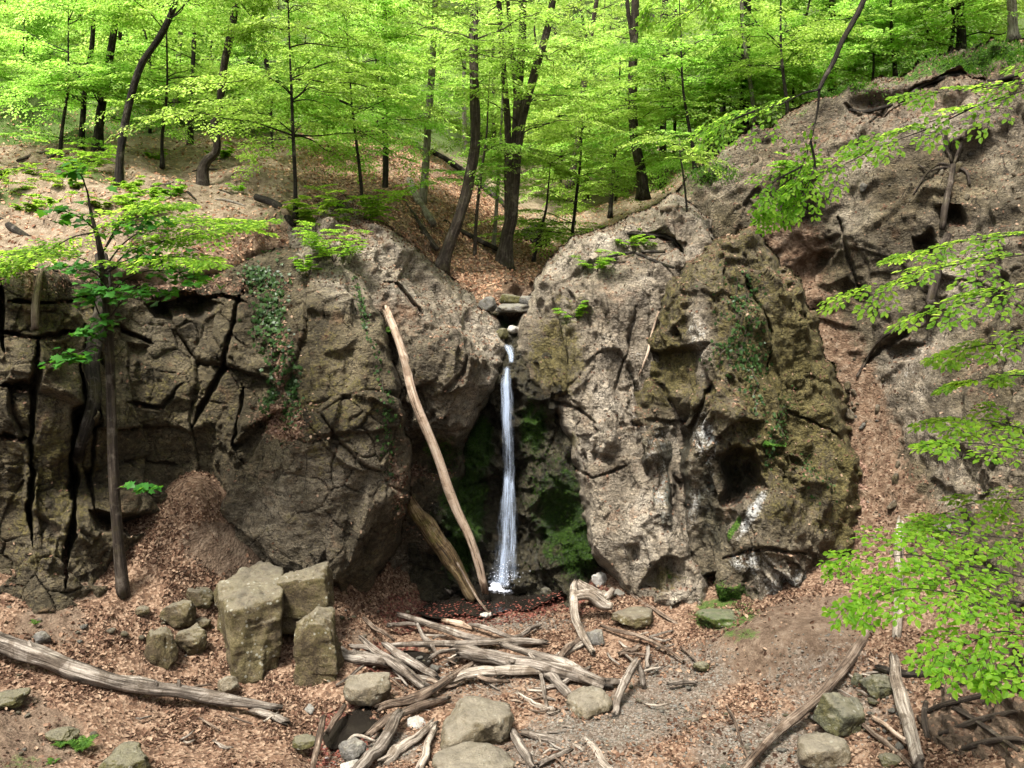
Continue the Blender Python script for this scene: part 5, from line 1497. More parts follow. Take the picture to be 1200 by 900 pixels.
def leaf_limb(lv, tw, p0, az, L, rng, size, rise=.35, tpls=None, r0=.03, spacing=.34, start=.22, spl=(.7, 1.25), twigs=False, sag=.3, mbr=None):
    tpls = tpls or SPR
    pts = limb_pts(p0, az, L, rise, rng, 7, sag)
    (mbr or tw).tube(pts, np.linspace(r0, r0 * .2, 7), 5, 0, 0, False, sub=2)
    acc = np.concatenate([[0], np.cumsum(np.linalg.norm(np.diff(pts, axis=0), axis=1))])
    d = start * L
    side = 1
    while d < acc[-1]:
        q = np.array([np.interp(d, acc, pts[:, k]) for k in range(3)])
        q2 = np.array([np.interp(min(d + .1, acc[-1]), acc, pts[:, k]) for k in range(3)])
        ax = q2 - q
        if np.linalg.norm(ax) < 1e-4: ax = pts[-1] - pts[-2]
        ax = unit(ax)
        hd = math.atan2(ax[1], ax[0]) + side * rng.uniform(.55, 1.1)
        frac = 1 - .45 * d / acc[-1]
        sl = rng.uniform(*spl) * frac * min(1, L / 2.2 + .25)
        dirv = np.array([math.cos(hd), math.sin(hd), rng.uniform(-.18, .18)])
        up = np.array([rng.normal(0, .16), rng.normal(0, .16), 1])
        tp = tpls[rng.integers(len(tpls))]
        lv.spray(tp, q, dirv, up, sl, size, rng)
        if twigs: draw_twigs(tw, tp, q, dirv, up, sl)
        side = -side
        d += spacing * rng.uniform(.7, 1.3)
    ax = unit(pts[-1] - pts[-2])
    lv.spray(tpls[rng.integers(len(tpls))], pts[-1], ax, (0, 0, 1), rng.uniform(*spl) * .9, size, rng)
    return pts

def draw_twigs(tw, tp, base, ax, up, L, r=.004):
    x = unit(np.asarray(ax, float)); u = np.asarray(up, float)
    z = unit(u - x * (u @ x)); y = np.cross(z, x)
    R = np.stack([x, y, z])
    for line in tp[3]:
        q = line * L @ R + base
        tw.tube(q[::3] if len(q) > 6 else q[[0, -1]], np.linspace(r, r * .5, len(q[::3]) if len(q) > 6 else 2), 4, 0, 0, False)

def tree(name, label, pix, rpx, bark, seed, base=None, hill=True, low=.25, top=1.0, n=22, L=(1.6, 3.4), size=.085, forks=(), group=None, lean=0.0, extend=2.0, mat='leaf', spacing=.34,
         tpls=None, rise=.35, azf=None, root_flare=1.6, Y=None, limbs=True, low_abs=None, lo_h=None):
    """a tree from its trunk's pixels: trunk, branches and crown"""
    rng = np.random.default_rng(seed)
    if Y is None:
        b = on_hill(*pix[0])
        Y = float(b[1])
    W = [P(a, c, Y + lean * i) for i, (a, c) in enumerate(pix)]
    W[0] = W[0] - np.array([0, 0, .15])
    if extend:
        d = W[-1] - W[-2]
        d = unit(d * np.array([.5, .5, 1]) + np.array([0, 0, .3]))
        W += [W[-1] + d * extend * .5, W[-1] + d * extend]
    W = np.array(W)
    m = np.array([pxm(w) for w in W])
    R = np.empty(len(W))
    k = len(pix)
    rp = np.broadcast_to(np.asarray(rpx, float), (k,)) if np.ndim(rpx) else np.linspace(rpx, rpx * .72, k)
    R[:k] = rp * m[:k] * .86
    if extend:
        R[k], R[k + 1] = R[k - 1] * .7, R[k - 1] * .25
    root = thing(name, label, 'tree', W[0], group)
    o0 = W[0]
    tk = MB()
    pp, rr = smooth_path(W - o0, R, 5)
    fl = np.exp(-np.linspace(0, 1, len(pp)) * 22)
    rr = rr * (1 + (root_flare - 1) * fl)
    tk.tube(pp, rr, 12, .10, seed % 50, True)
    for fk in forks:            # (pixels, radii px)
        q = np.array([P(a, c, Y + .02) for a, c in fk[0]])
        d = unit(q[-1] - q[-2])
        q = np.concatenate([q, [q[-1] + d * 2.0, q[-1] + d * 3.8]])
        r = list(np.broadcast_to(np.asarray(fk[1], float), (len(fk[0]),)) * pxm(q[0]))
        tk.tube(q - o0, r + [r[-1] * .6, r[-1] * .2], 10, .1, seed % 50 + 1, True, sub=4)
    lv, br = Leaves(), tk
    acc = np.concatenate([[0], np.cumsum(np.linalg.norm(np.diff(pp, axis=0), axis=1))])
    tiers_ = low + (top - low) * np.sort(rng.random(max(3, n // 3)))
    for i in range(n):
        t = float(np.clip(tiers_[i % len(tiers_)] + rng.normal() * .012, .02, 1))
        d = t * acc[-1]
        q = np.array([np.interp(d, acc, pp[:, kx]) for kx in range(3)])
        az = rng.uniform(0, 6.28) if azf is None else azf(rng)
        ll = rng.uniform(*L) * rng.uniform(.6, 1.15) * (1.05 - .3 * t)
        leaf_limb(lv, br, q, az, ll, rng, size, rise * rng.uniform(.3, 1.5), tpls, max(.008, .008 * ll), spacing)
    link('trunk', tk.mesh('trunk', [M[bark]]), root)
    link('crown', lv.mesh('crown', M[mat], rng), root)
    return root

# --- trees one can tell apart, front to back
tree('beech_tree', 'dark slender tree curving right above the left cliff', [(139, 222), (140, 195), (144, 160), (153, 115), (166, 75), (188, 42), (203, 10), (212, -25)], [5.5, 5, 5, 4.8, 4.5, 4.2, 4, 3.8], 'bark_dark', 101, low=.28, n=22, L=(1.4, 2.8), size=.075, extend=3)
tree('beech_tree', 'tree with an S shaped trunk, dark below and grey above', [(238, 218), (238, 200), (243, 188), (253, 178), (254, 160), (250, 145), (256, 134), (259, 110), (263, 75), (272, 30), (280, -30)], [7.5, 6.5, 6, 5.6, 5.2, 5, 4.8, 5, 5, 4.8, 4.4], 'bark_brown', 102, low=.4, n=20, L=(1.4, 3.0), size=.075, extend=4)
tree('beech_tree', 'thick tree with a trunk leaning right beside the stream valley', [(516, 311), (526, 288), (540, 250), (551, 205), (557, 165), (556, 110), (555, 50), (557, -30)], [8.5, 7.5, 7.5, 7.2, 7, 6.5, 6, 5.5], 'bark_brown', 103, low=.46, n=22, L=(1.5, 3.2), size=.08)
tree('beech_tree', 'tree with several stems rising together from one dark base', [(590, 311), (594, 280), (601, 240), (604, 190), (612, 140), (625, 90), (640, 40), (652, -25)], [11, 9, 8, 7.5, 6, 5.5, 5, 4.5], 'bark_brown', 104, low=.3, n=28, L=(1.5, 3.2), size=.08,
     forks=[([(602, 225), (604, 170), (608, 100), (612, 50), (613, -25)], [6, 5.5, 5, 4.5, 4]), ([(596, 265), (595, 215), (595, 150), (590, 80), (583, -20)], [5, 4.5, 4, 3.5, 3]), ([(606, 140), (602, 80), (597, 30), (594, -20)], [3, 3, 2.5, 2])])
tree('beech_tree', 'straight dark brown tree with a small fork behind the right cliff', [(754, 228), (751, 200), (744, 165), (741, 120), (742, 70), (744, 20), (745, -30)], [7.5, 7, 6.5, 6.5, 6, 5.5, 5], 'bark_brown', 105, low=.25, n=22, L=(1.6, 3.2), size=.08, Y=24,
     forks=[([(742, 50), (737, 20), (733, -20)], [3, 2.5, 2])])
tree('beech_tree', 'dark thick tree standing behind a thin pale stem on the right ridge', [(874, 175), (872, 140), (872, 95), (874, 50), (876, -20)], [7, 6.5, 6.5, 6, 6], 'bark_dark', 106, low=.3, n=10, L=(1.6, 3.2), size=.08, Y=22.5)
tree('beech_tree', 'thin pale stem in front of the thick dark tree on the ridge', [(886, 170), (882, 120), (877, 80), (871, 40), (868, -20)], [3.2, 3, 3, 2.8, 2.6], 'bark_grey', 107, low=.5, n=10, L=(1.0, 2.0), size=.075, Y=21.5)
tree('beech_tree', 'dark tree behind the bare crest of the right slope', [(976, 125), (975, 90), (976, 50), (977, -20)], [6.5, 6, 6, 5.5], 'bark_dark', 108, low=.3, n=10, L=(1.6, 3.2), size=.08, Y=23)
tree('beech_tree', 'pale grey tree on the valley bank behind the leaning tree', [(494, 235), (499, 195), (502, 140), (507, 70), (511, -20)], [5.5, 5, 5, 4.5, 4], 'bark_grey', 109, low=.36, n=20, L=(1.6, 3.2), size=.085)
tree('beech_tree', 'thin dark upright tree above the rim of the left cliff', [(451, 228), (452, 180), (450, 120), (450, 60), (452, -20)], [4, 3.8, 3.5, 3.2, 3], 'bark_dark', 110, low=.25, n=22, L=(1.5, 3.0), size=.08)
tree('beech_tree', 'grey brown tree with many thin bare side branches in the valley', [(668, 216), (676, 170), (682, 120), (690, 60), (702, -20)], [4.5, 4, 4, 3.5, 3], 'bark_brown', 111, low=.3, n=16, L=(1.6, 3.0), size=.09, Y=30)
tree('beech_tree', 'dark mossy tree at the back of the upper left hillside', [(113, 178), (117, 140), (125, 90), (133, 40), (140, -20)], [7, 5.5, 5, 4.5, 4], 'bark_dark', 112, low=.18, n=20, L=(1.6, 3.0), size=.08)
tree('beech_tree', 'short crooked dark tree beside the mossy tree on the left', [(93, 175), (97, 140), (100, 100), (108, 50), (110, -10)], [4, 3.5, 3.2, 3, 2.5], 'bark_dark', 113, low=.2, n=16, L=(1.4, 2.6), size=.08)
tree('beech_tree', 'dark tree far up at the left edge of the wood', [(22, 108), (27, 75), (30, 40), (33, -20)], [7, 6, 5.5, 5], 'bark_dark', 114, low=.2, n=18, L=(1.8, 3.6), size=.09)
tree('beech_tree', 'pale thin tree on the bare hillside behind the S shaped trunk', [(204, 148), (206, 115), (209, 70), (213, 20), (215, -20)], [4, 3.5, 3.2, 3, 2.5], 'bark_grey', 115, low=.3, n=14, L=(1.4, 2.8), size=.085)
tree('beech_tree', 'thin dark tree next to the pale thin one on the hillside', [(222, 170), (224, 130), (226, 80), (228, 20), (228, -20)], [3.8, 3.2, 3, 2.8, 2.5], 'bark_dark', 116, low=.25, n=14, L=(1.4, 2.8), size=.085)
tree('beech_tree', 'dark tree high on the hillside right of the S shaped trunk', [(293, 110), (294, 60), (296, -20)], [5, 4.5, 4], 'bark_dark', 117, low=.1, n=16, L=(1.8, 3.4), size=.09)
tree('beech_tree', 'dark tree right of the forked straight tree', [(776, 215), (777, 150), (778, 80), (780, -20)], [5, 4.5, 4.5, 4], 'bark_dark', 118, low=.3, n=10, L=(1.8, 3.2), size=.09, Y=30)
tree('beech_tree', 'pair stem tree left of the thick dark ridge tree', [(836, 200), (835, 140), (837, 80), (842, -20)], [5, 4.5, 4, 3.5], 'bark_dark', 119, low=.3, n=9, L=(1.6, 3.0), size=.085, Y=26, forks=[([(843, 190), (845, 130), (850, 70), (853, -20)], [3, 2.8, 2.5, 2.2])])
tree('beech_tree', 'dark tree on the right ridge near the top corner', [(1127, 60), (1126, 20), (1124, -30)], [6, 5.5, 5], 'bark_dark', 120, low=.05, n=12, L=(1.6, 3.0), size=.085, Y=20.5)
tree('beech_tree', 'pale tree at the crest near the top right corner', [(1188, 40), (1186, 10), (1184, -30)], [6.5, 6, 6], 'bark_grey', 121, low=.2, n=10, L=(1.6, 3.0), size=.085, Y=19.5)
tree('young_beech', 'thin greenish sapling between the leaning tree and the multi stem tree', [(556, 302), (558, 260), (563, 210), (570, 160)], [2.4, 2.2, 2, 1.4], 'bark_brown', 122, low=.35, n=12, L=(.8, 1.7), size=.075, extend=1.5, spacing=.26)
tree('young_beech', 'thin grey sapling just left of the multi stem base', [(578, 290), (582, 240), (585, 190), (588, 140)], [2.6, 2.4, 2, 1.6], 'bark_grey', 123, low=.4, n=12, L=(.8, 1.8), size=.075, extend=1.5, spacing=.26)
tree('young_beech', 'bushy young beech on the rim above the ivy of the left cliff', [(346, 248), (346, 215), (344, 170), (342, 120), (340, 70)], [3, 2.6, 2.4, 2, 1.4], 'bark_dark', 124, low=.2, n=36, L=(1.3, 2.8), size=.075, extend=2, spacing=.26, Y=17)
tree('young_beech', 'bushy young beech spreading low over the valley head', [(668, 292), (672, 262), (676, 225), (680, 190)], [2.6, 2.4, 2, 1.6], 'bark_dark', 125, low=.05, n=34, L=(1.2, 2.6), size=.08, extend=1.5, spacing=.27, Y=23)
tree('young_beech', 'low leafy young beech right of the multi stem base', [(625, 300), (632, 275), (640, 245)], [2.2, 2, 1.6], 'bark_dark', 126, low=.3, n=13, L=(1.0, 2.1), size=.08, extend=1.2, spacing=.27, Y=21.5)
tree('young_beech', 'leafy young beech at the rim left of the valley bank', [(425, 250), (423, 215), (418, 170), (412, 120)], [2.6, 2.4, 2, 1.4], 'bark_dark', 127, low=.35, n=26, L=(1.2, 2.6), size=.078, extend=2, spacing=.27, Y=18.6)
tree('young_beech', 'leafy young beech low on the bare upper left hillside', [(70, 190), (72, 160), (76, 130), (80, 100)], [2.6, 2.4, 2, 1.4], 'bark_dark', 128, low=.1, n=30, L=(1.2, 2.6), size=.078, extend=2, spacing=.27, Y=20)
tree('young_beech', 'leafy young beech between the curved tree and the S shaped trunk', [(190, 190), (190, 160), (194, 130), (196, 95)], [2.4, 2.2, 2, 1.4], 'bark_dark', 129, low=.2, n=26, L=(1.2, 2.4), size=.078, extend=2, spacing=.27, Y=20)
tree('young_beech', 'spreading young beech on the ridge left of the bare crest', [(925, 150), (922, 120), (918, 90), (915, 50)], [3, 2.6, 2.2, 1.6], 'bark_dark', 130, low=.05, n=20, L=(1.2, 2.6), size=.08, extend=2.5, spacing=.27, Y=20.5)
tree('young_beech', 'young beech on the ridge below the thick dark tree', [(815, 205), (812, 175), (806, 140), (800, 100)], [3, 2.6, 2.2, 1.6], 'bark_dark', 131, low=.05, n=18, L=(1.2, 2.6), size=.08, extend=2.5, spacing=.27, Y=21)
tree('young_beech', 'young beech behind the crest between the dark ridge trees', [(1050, 90), (1047, 60), (1044, 20)], [3, 2.6, 2.0], 'bark_dark', 132, low=.05, n=18, L=(1.2, 2.6), size=.08, extend=2.5, spacing=.27, Y=21)
tree('young_beech', 'tiny bare stemmed sapling on the crest of the right cliff', [(806, 258), (804, 235), (800, 200), (797, 182)], [1.6, 1.4, 1.2, .9], 'bark_dark', 133, low=.6, n=5, L=(.4, .9), size=.06, extend=.4, spacing=.2, Y=17.4)
tree('young_beech', 'leafy young beech over the bank behind the straight forked tree', [(715, 250), (718, 210), (722, 165), (725, 120)], [2.6, 2.4, 2, 1.4], 'bark_dark', 135, low=.1, n=34, L=(1.2, 2.6), size=.08, extend=2, spacing=.27, Y=26)

# --- background wood: a few trees built once, copied with their trunks, branches and crowns
def bg_tree(seed, H, n, L, size, bark, low):
    rng = np.random.default_rng(seed)
    root = thing('forest_tree', 'x', 'tree', (0, 0, 0))
    pts = np.array([[0, 0, -.4], [.1, 0, H * .25], [rng.normal() * .3, rng.normal() * .3, H * .5], [rng.normal() * .5, rng.normal() * .5, H * .75], [rng.normal() * .6, rng.normal() * .6, H]])
    tk = MB()
    tk.tube(pts, [.20, .16, .13, .08, .02], 9, .08, seed % 40, True, sub=4)
    lv, br = Leaves(), tk
    tiers_ = low + (1 - low) * np.sort(rng.random(n // 3))
    for i in range(n):
        t = float(np.clip(tiers_[i % len(tiers_)] + rng.normal() * .015, .03, 1))
        q = np.array([np.interp(t * H, pts[:, 2], pts[:, k]) for k in range(3)])
        leaf_limb(lv, br, q, rng.uniform(0, 6.28), rng.uniform(*L) * rng.uniform(.55, 1.15) * (.75 + .4 * math.sin(3 * t)), rng, size, .35 * rng.uniform(.0, 1.6), SPR_LO, .022, .5, spl=(1.0, 1.9))
    link('trunk', tk.mesh('trunk', [M[bark]]), root)
    link('crown', lv.mesh('crown', M['leaf'], rng), root)
    return root
BG = [bg_tree(201, 15, 36, (2.6, 5.0), .15, 'bark_dark', .10), bg_tree(202, 18, 40, (2.8, 5.4), .15, 'bark_brown', .14), bg_tree(203, 13, 34, (2.6, 4.8), .145, 'bark_grey', .08),
      bg_tree(204, 20, 44, (2.8, 5.6), .155, 'bark_dark', .16), bg_tree(205, 16, 38, (2.6, 5.2), .15, 'bark_brown', .08)]
def dup(root, loc, rz, sc):
    r = root.copy(); COL.objects.link(r)
    for ch in root.children:
        c = ch.copy(); COL.objects.link(c); c.parent = r
    r.location = loc; r.rotation_euler = (0, 0, rz); r.scale = (sc, sc, sc)
    return r
BGPOS = []
rngb = np.random.default_rng(31)
spots = []
for row, (Yr, n_, spread) in enumerate([(30, 8, 1), (36, 10, 1), (43, 12, 1), (52, 12, 1), (63, 15, 1), (76, 17, 1), (92, 18, 1)]):
    for i in range(n_):
        x = (-.78 + 1.56 * (i + .5 + rngb.uniform(-.35, .35)) / n_) * Yr
        y = Yr + rngb.uniform(-2.5, 2.5)
        spots.append((x, y, row))
# ground height of the hillside sheet at x, y
hs = SHEETS['hillside']
HW = hs['W'].reshape(-1, 3)
def hill_z(x, y):
    d = (HW[:, 0] - x) ** 2 + (HW[:, 1] - y) ** 2
    i = np.argpartition(d, 6)[:6]
    return float(np.median(HW[i, 2])), float(d[i].min() ** .5)
used = [False] * 5
k = 0
row_lab = ['slender background beech just behind the trees of the ravine rim', 'background beech in the middle depth of the wood', 'background beech in the middle depth of the wood', 'far beech tree in the depth of the wood',
           'far beech tree in the depth of the wood', 'far beech tree at the very back of the wood', 'far beech tree at the very back of the wood']
for (x, y, row) in spots:
    z, dd = hill_z(x, y)
    if row < 3 and x > 3 and rngb.random() < .65: continue
    if row == 0 and abs(x - 1) < 7: continue          # keep the stream valley open
    j = int(rngb.integers(5))
    Hj = (15, 18, 13, 20, 16)[j]
    sc = float(np.clip((6.1 + .345 * y + rngb.uniform(-1, 2.5) - z) / Hj, .45, 1.7))
    if not used[j]:
        o = BG[j]; used[j] = True
        o.location = (x, y, z); o.rotation_euler = (0, 0, rngb.uniform(0, 6.28)); o.scale = (sc,) * 3
    else:
        o = dup(BG[j], (x, y, z), rngb.uniform(0, 6.28), sc)
    tag(o, row_lab[row], 'tree', {0: 'first row of background beeches', 1: 'middle background beeches', 2: 'middle background beeches'}.get(row, 'far background beeches' if row < 5 else 'farthest background beeches'))

# --- leafy undergrowth beeches on the slopes: three built, the rest copied with all their parts
US = []
for sd, H, n_ in ((301, 3.2, 26), (302, 4.5, 34), (303, 2.4, 20)):
    rng = np.random.default_rng(sd)
    root = thing('undergrowth_beech', 'x', 'tree')
    pts = np.array([[0, 0, -.2], [.1, .05, H * .4], [rng.normal() * .25, rng.normal() * .25, H * .75], [rng.normal() * .4, rng.normal() * .4, H]])
    tk = MB(); tk.tube(pts, [.045, .035, .02, .006], 7, .05, sd % 30, True, sub=4)
    lv, br = Leaves(), tk
    for i in range(n_):
        t = rng.uniform(.12, 1)
        q = np.array([np.interp(t * H, pts[:, 2], pts[:, k]) for k in range(3)])
        leaf_limb(lv, br, q, rng.uniform(0, 6.28), rng.uniform(.9, 2.4) * (1.15 - .5 * t), rng, .088, .25 * rng.uniform(-.2, 1.5), SPR, .012, .3, spl=(.7, 1.2))
    link('trunk', tk.mesh('trunk', [M['bark_dark']]), root)
    link('crown', lv.mesh('crown', M['leaf'], rng), root)
    US.append(root)
r_ = np.random.default_rng(12)
cand = [('left', -20, 140), ('left', 30, 120), ('left', 60, 95), ('left', 150, 120), ('left', 175, 150), ('left', 250, 140), ('left', 300, 140), ('left', 320, 178), ('left', 385, 180), ('left', 440, 165), ('left', 225, 120), ('mid', 520, 140), ('mid', 575, 165), ('mid', 615, 190), ('left', 260, 150), 
        ('left', 350, 120), ('left', 440, 160), ('mid', 655, 240), ('mid', 640, 190), ('mid', 690, 210), ('mid', 720, 235),
        ('mid', 745, 215), ('mid', 780, 205), ('mid', 600, 160), ('mid', 700, 165), ('right', 830, 180), ('right', 860, 160), ('right', 900, 150), ('right', 940, 130), ('right', 980, 110), ('right', 1020, 95), ('right', 1080, 75),
        ('right', 790, 170), ('right', 850, 120), ('right', 930, 95), ('right', 1000, 70), ('left', 100, 60), ('left', 210, 85), ('left', 10, 80), ('left', -60, 110), ('right', 1110, 55), ('right', 1160, 35)]
ul = {'left': 'leafy undergrowth beech among the trees of the left hillside', 'mid': 'leafy undergrowth beech in the stream valley behind the fall', 'right': 'leafy undergrowth beech along the right ridge'}
ug = {'left': 'undergrowth beeches on the left hillside', 'mid': 'undergrowth beeches in the valley', 'right': 'undergrowth beeches on the right ridge'}
for i, (reg, u, v) in enumerate(cand):
    p = on_hill(u, v) if reg != 'right' else P(u, v, 20.6 + r_.uniform(0, 4)) - np.array([0, 0, .4])
    sc = r_.uniform(.75, 1.25) * (1 if p[1] < 32 else 1.5)
    o = US[i] if i < 3 else dup(US[int(r_.integers(3))], (0, 0, 0), 0, 1)
    o.location = p.tolist(); o.rotation_euler = (0, 0, r_.uniform(0, 6.28)); o.scale = (sc,) * 3
    tag(o, ul[reg], 'tree', ug[reg])
# ------------------------------------------------------------------ the sapling on the left
def path_at(pp, acc, d):
    return np.array([np.interp(d, acc, pp[:, k]) for k in range(3)])

sap = thing('maple_sapling', 'slender leaning sapling with dark green leaves in front of the left cliff', 'tree', on_ground(145, 696, 0))
so = np.array(sap.location)
SY = float(so[1])
tk = MB()
sp_ = [P(a, b, SY - .0 * i) for i, (a, b) in enumerate([(145, 700), (139, 640), (134, 570), (131, 500), (129, 430), (126, 370), (121, 320), (116, 285), (108, 255), (102, 222)])]
tk.tube(np.array(sp_) - so, np.array([7.5, 6.2, 5.8, 5.4, 5, 4.6, 4, 3, 1.8, .8]) * pxm(so), 12, .06, 3, True, sub=4)
rng = np.random.default_rng(41)
br, bl, ml = MB(), Leaves(), Leaves()   # br: twigs, joined to the trunk below
# big maple leaves in tiers low down
def maple_cluster(lv, mb, p0, pts, n, spread, size):
    q = np.concatenate([[p0], pts])
    mb.tube(q, np.linspace(.014, .004, len(q)), 6, 0, 0, False, sub=3)
    pp, _ = smooth_path(q, .01, 4)
    m = len(pp)
    idx = (m * (.35 + .65 * np.sqrt(rng.random(n)))).astype(int).clip(0, m - 1)
    pos = pp[idx] + rng.normal(size=(n, 3)) * spread * np.array([1, 1, .35])
    az = rng.uniform(0, 6.28, n)
    d = unit(np.stack([np.cos(az), np.sin(az) - .45, rng.uniform(-.5, -.05, n)], -1))
    nr = unit(np.stack([rng.normal(0, .25, n), rng.normal(-.25, .25, n), np.ones(n)], -1))
    lv.add(pos, d, nr, size * rng.uniform(.6, 1.2, n))
    for i in range(0, n, 2):
        mb.tube([pp[idx[i]], pos[i]], [.003, .002], 4, 0, 0, False)
for (b, tip, n, spd) in [((130, 398), [(110, 352), (118, 338)], 46, .16), ((129, 372), [(150, 345), (172, 342)], 40, .15), ((130, 420), [(112, 405), (92, 415), (72, 425)], 30, .11), ((130, 410), [(110, 392), (100, 388)], 26, .11),
                         ((126, 345), [(160, 320), (205, 318), (230, 328)], 44, .16), ((135, 575), [(148, 568), (165, 570), (176, 572)], 22, .06), ((128, 385), [(120, 378), (128, 372)], 16, .1), ((122, 330), [(108, 318), (80, 312)], 30, .15),
                         ((122, 322), [(160, 300), (190, 305)], 40, .2), ((118, 300), [(140, 268), (165, 262)], 44, .18), ((112, 270), [(95, 255), (70, 245)], 30, .16), ((104, 230), [(95, 205), (85, 200)], 26, .14)]:
    p0 = P(b[0], b[1], SY)
    maple_cluster(ml, br, p0, [P(a, c, SY - .25 - .12 * k) for k, (a, c) in enumerate(tip)], int(n * 1.5), spd * 1.15, .15)
# fine leaved tiers higher up, spreading right and left
def tier(lv, mb, pts, n_s, size, spl, Y0, dY, twigs=True, upv=(0, -.25, 1), r0=.014, tpls=None):
    W = np.array([P(a, b, Y0 + dY * i) for i, (a, b) in enumerate(pts)])
    mb.tube(W, np.linspace(r0, r0 * .25, len(W)), 6, 0, 0, False, sub=4)
    pp, _ = smooth_path(W, .01, 6)
    acc = np.concatenate([[0], np.cumsum(np.linalg.norm(np.diff(pp, axis=0), axis=1))])
    if size < .07 and n_s > 4: n_s = int(n_s * .36 + 1)
    for i in range(n_s):
        d = acc[-1] * (.18 + .82 * (i + .5) / n_s)
        q = path_at(pp, acc, d); q2 = path_at(pp, acc, min(d + .08, acc[-1])); q1 = path_at(pp, acc, d - .08)
        ax = unit(q2 - q1)
        side = 1 if i % 2 else -1
        up = unit(np.array(upv) + rng.normal(0, .12, 3))
        yv = np.cross(up, ax)
        a = rng.uniform(.5, 1.0) * side
        dv = ax * math.cos(a) + yv * math.sin(a) + np.array([0, 0, rng.uniform(-.12, .05)])
        tp = (tpls or SPR_LO)[rng.integers(6)]
        sl = rng.uniform(*spl) * (1 - .4 * i / n_s)
        lv.spray(tp, q, dv, up, sl, size, rng)
        if twigs: draw_twigs(mb, tp, q, dv, up, sl, .002)
    ax = unit(pp[-1] - pp[-3])
    tp = SPR_LO[rng.integers(6)]
    lv.spray(tp, pp[-1], ax, upv, spl[0] * .8, size, rng)
    if twigs: draw_twigs(mb, tp, pp[-1], ax, upv, spl[0] * .8, .002)
for pts, n_, spl, dY in [([(122, 325), (150, 296), (190, 283), (240, 272), (290, 262)], 15, (.5, .8), -.1), ([(120, 318), (145, 285), (180, 265), (230, 258), (270, 258)], 13, (.5, .8), .15), ([(121, 322), (100, 305), (60, 297), (10, 298)], 12, (.5, .8), -.1),
                         ([(118, 300), (140, 262), (165, 243), (200, 240)], 10, (.4, .7), -.2), ([(112, 272), (80, 280), (40, 305), (-10, 312)], 10, (.4, .7), .1), ([(120, 318), (150, 305), (200, 300), (240, 305)], 10, (.4, .6), -.3)]:
    tier(bl, br, [tuple(x) for x in pts], int(n_ * 1.15), .08, (spl[0] * 1.25, spl[1] * 1.25), SY, dY)
for lv in (bl, ml):
    lv.p = [x - so for x in lv.p]
br.V = [v - so for v in br.V]
for V_, A_, G_ in zip(br.V, br.A, br.G):
    tk.V.append(V_); tk.A.append(A_); tk.G.append(G_)
tk.Fq += [q + tk.n for q in br.Fq]
tk.Ft += [q + tk.n for q in br.Ft]
link('trunk', tk.mesh('trunk', [M['bark_brown']]), sap)
link('foliage', ml.mesh('foliage', M['leaf_maple'], rng, 'maple'), sap)
link('foliage', bl.mesh('foliage', M['leaf_near'], rng, 'leaf'), sap)['label'] = 'paler fine leaves of the upper tiers'

# ------------------------------------------------------------------ beech reaching in from the right
bt = thing('overhanging_beech', 'beech whose fresh green boughs reach in from the right edge', 'tree', (0, 0, 0))
base = np.array([6.3, 6.6, 1.0])
bt.location = base.tolist()
tk = MB()
tk.tube(np.array([[0, 0, -.5], [.05, 0, 2], [-.05, .1, 5], [.1, .1, 8], [.1, .2, 12]]), [.22, .17, .15, .12, .06], 14, .07, 5, True, sub=5)
link('trunk', tk.mesh('trunk', [M['bark_grey']]), bt)
def bough(tiers, size, mat='leaf_near', kind='leaf', spl_tw=True):
    lv, mb = Leaves(), MB()
    for pts, n_, spl, Y0, dY, upv in tiers:
        tier(lv, mb, pts, n_, size, spl, Y0, dY, spl_tw, upv, .008)
    s = P(tiers[0][0][0][0], tiers[0][0][0][1], tiers[0][3])
    e = np.array([base[0] - .05, base[1] + .05, s[2] - .5])
    mb.tube([e, (e + s) / 2 + np.array([0, 0, .12]), s], [.04, .025, .014], 8, .05, 2, False, sub=4)
    mb.V = [v - base for v in mb.V]
    lv.p = [x - base for x in lv.p]
    b = link('bough', mb.mesh('bough', [M['bark_dark']]), bt)
    link('foliage', lv.mesh('foliage', M[mat], rng, kind), b)
U0 = (0, -.3, 1)
bough([([(1270, 290), (1190, 300), (1110, 312), (1060, 326), (1005, 345)], 18, (.40, .75), 6.6, .12, U0), ([(1270, 330), (1200, 338), (1140, 350), (1090, 366)], 12, (.4, .6), 6.3, .1, U0), ([(1270, 270), (1200, 275), (1130, 283), (1070, 296)], 12, (.35, .6), 7.0, .15, U0)], .060)
bough([([(1270, 400), (1200, 402), (1150, 405), (1118, 412)], 9, (.3, .5), 6.6, .1, U0), ([(1270, 445), (1200, 440), (1160, 442), (1125, 450)], 7, (.25, .4), 7.0, .1, U0)], .060)
bough([([(1270, 520), (1190, 500), (1150, 492), (1110, 494)], 12, (.35, .6), 6.6, .12, U0), ([(1270, 545), (1210, 530), (1150, 520), (1110, 520)], 10, (.3, .5), 6.2, .1, U0), ([(1270, 590), (1200, 585), (1140, 590), (1095, 606)], 10, (.35, .5), 7.0, .1, U0)], .060)
bough([([(1270, 690), (1180, 672), (1100, 656), (1060, 650), (1012, 660)], 24, (.4, .8), 5.9, .1, (0, -.5, 1)), ([(1270, 720), (1190, 705), (1110, 694), (1060, 690), (1018, 704)], 22, (.4, .75), 5.6, .06, (0, -.5, 1)), ([(1270, 755), (1210, 745), (1170, 740), (1140, 752), (1115, 762)], 14, (.35, .6), 5.4, .0, (0, -.5, 1)),
       ([(1270, 770), (1220, 765), (1195, 772), (1180, 784)], 8, (.3, .45), 5.2, .0, (0, -.5, 1)), ([(1280, 640), (1210, 632), (1150, 628), (1100, 622)], 12, (.35, .6), 6.5, .1, (0, -.4, 1))], .060)
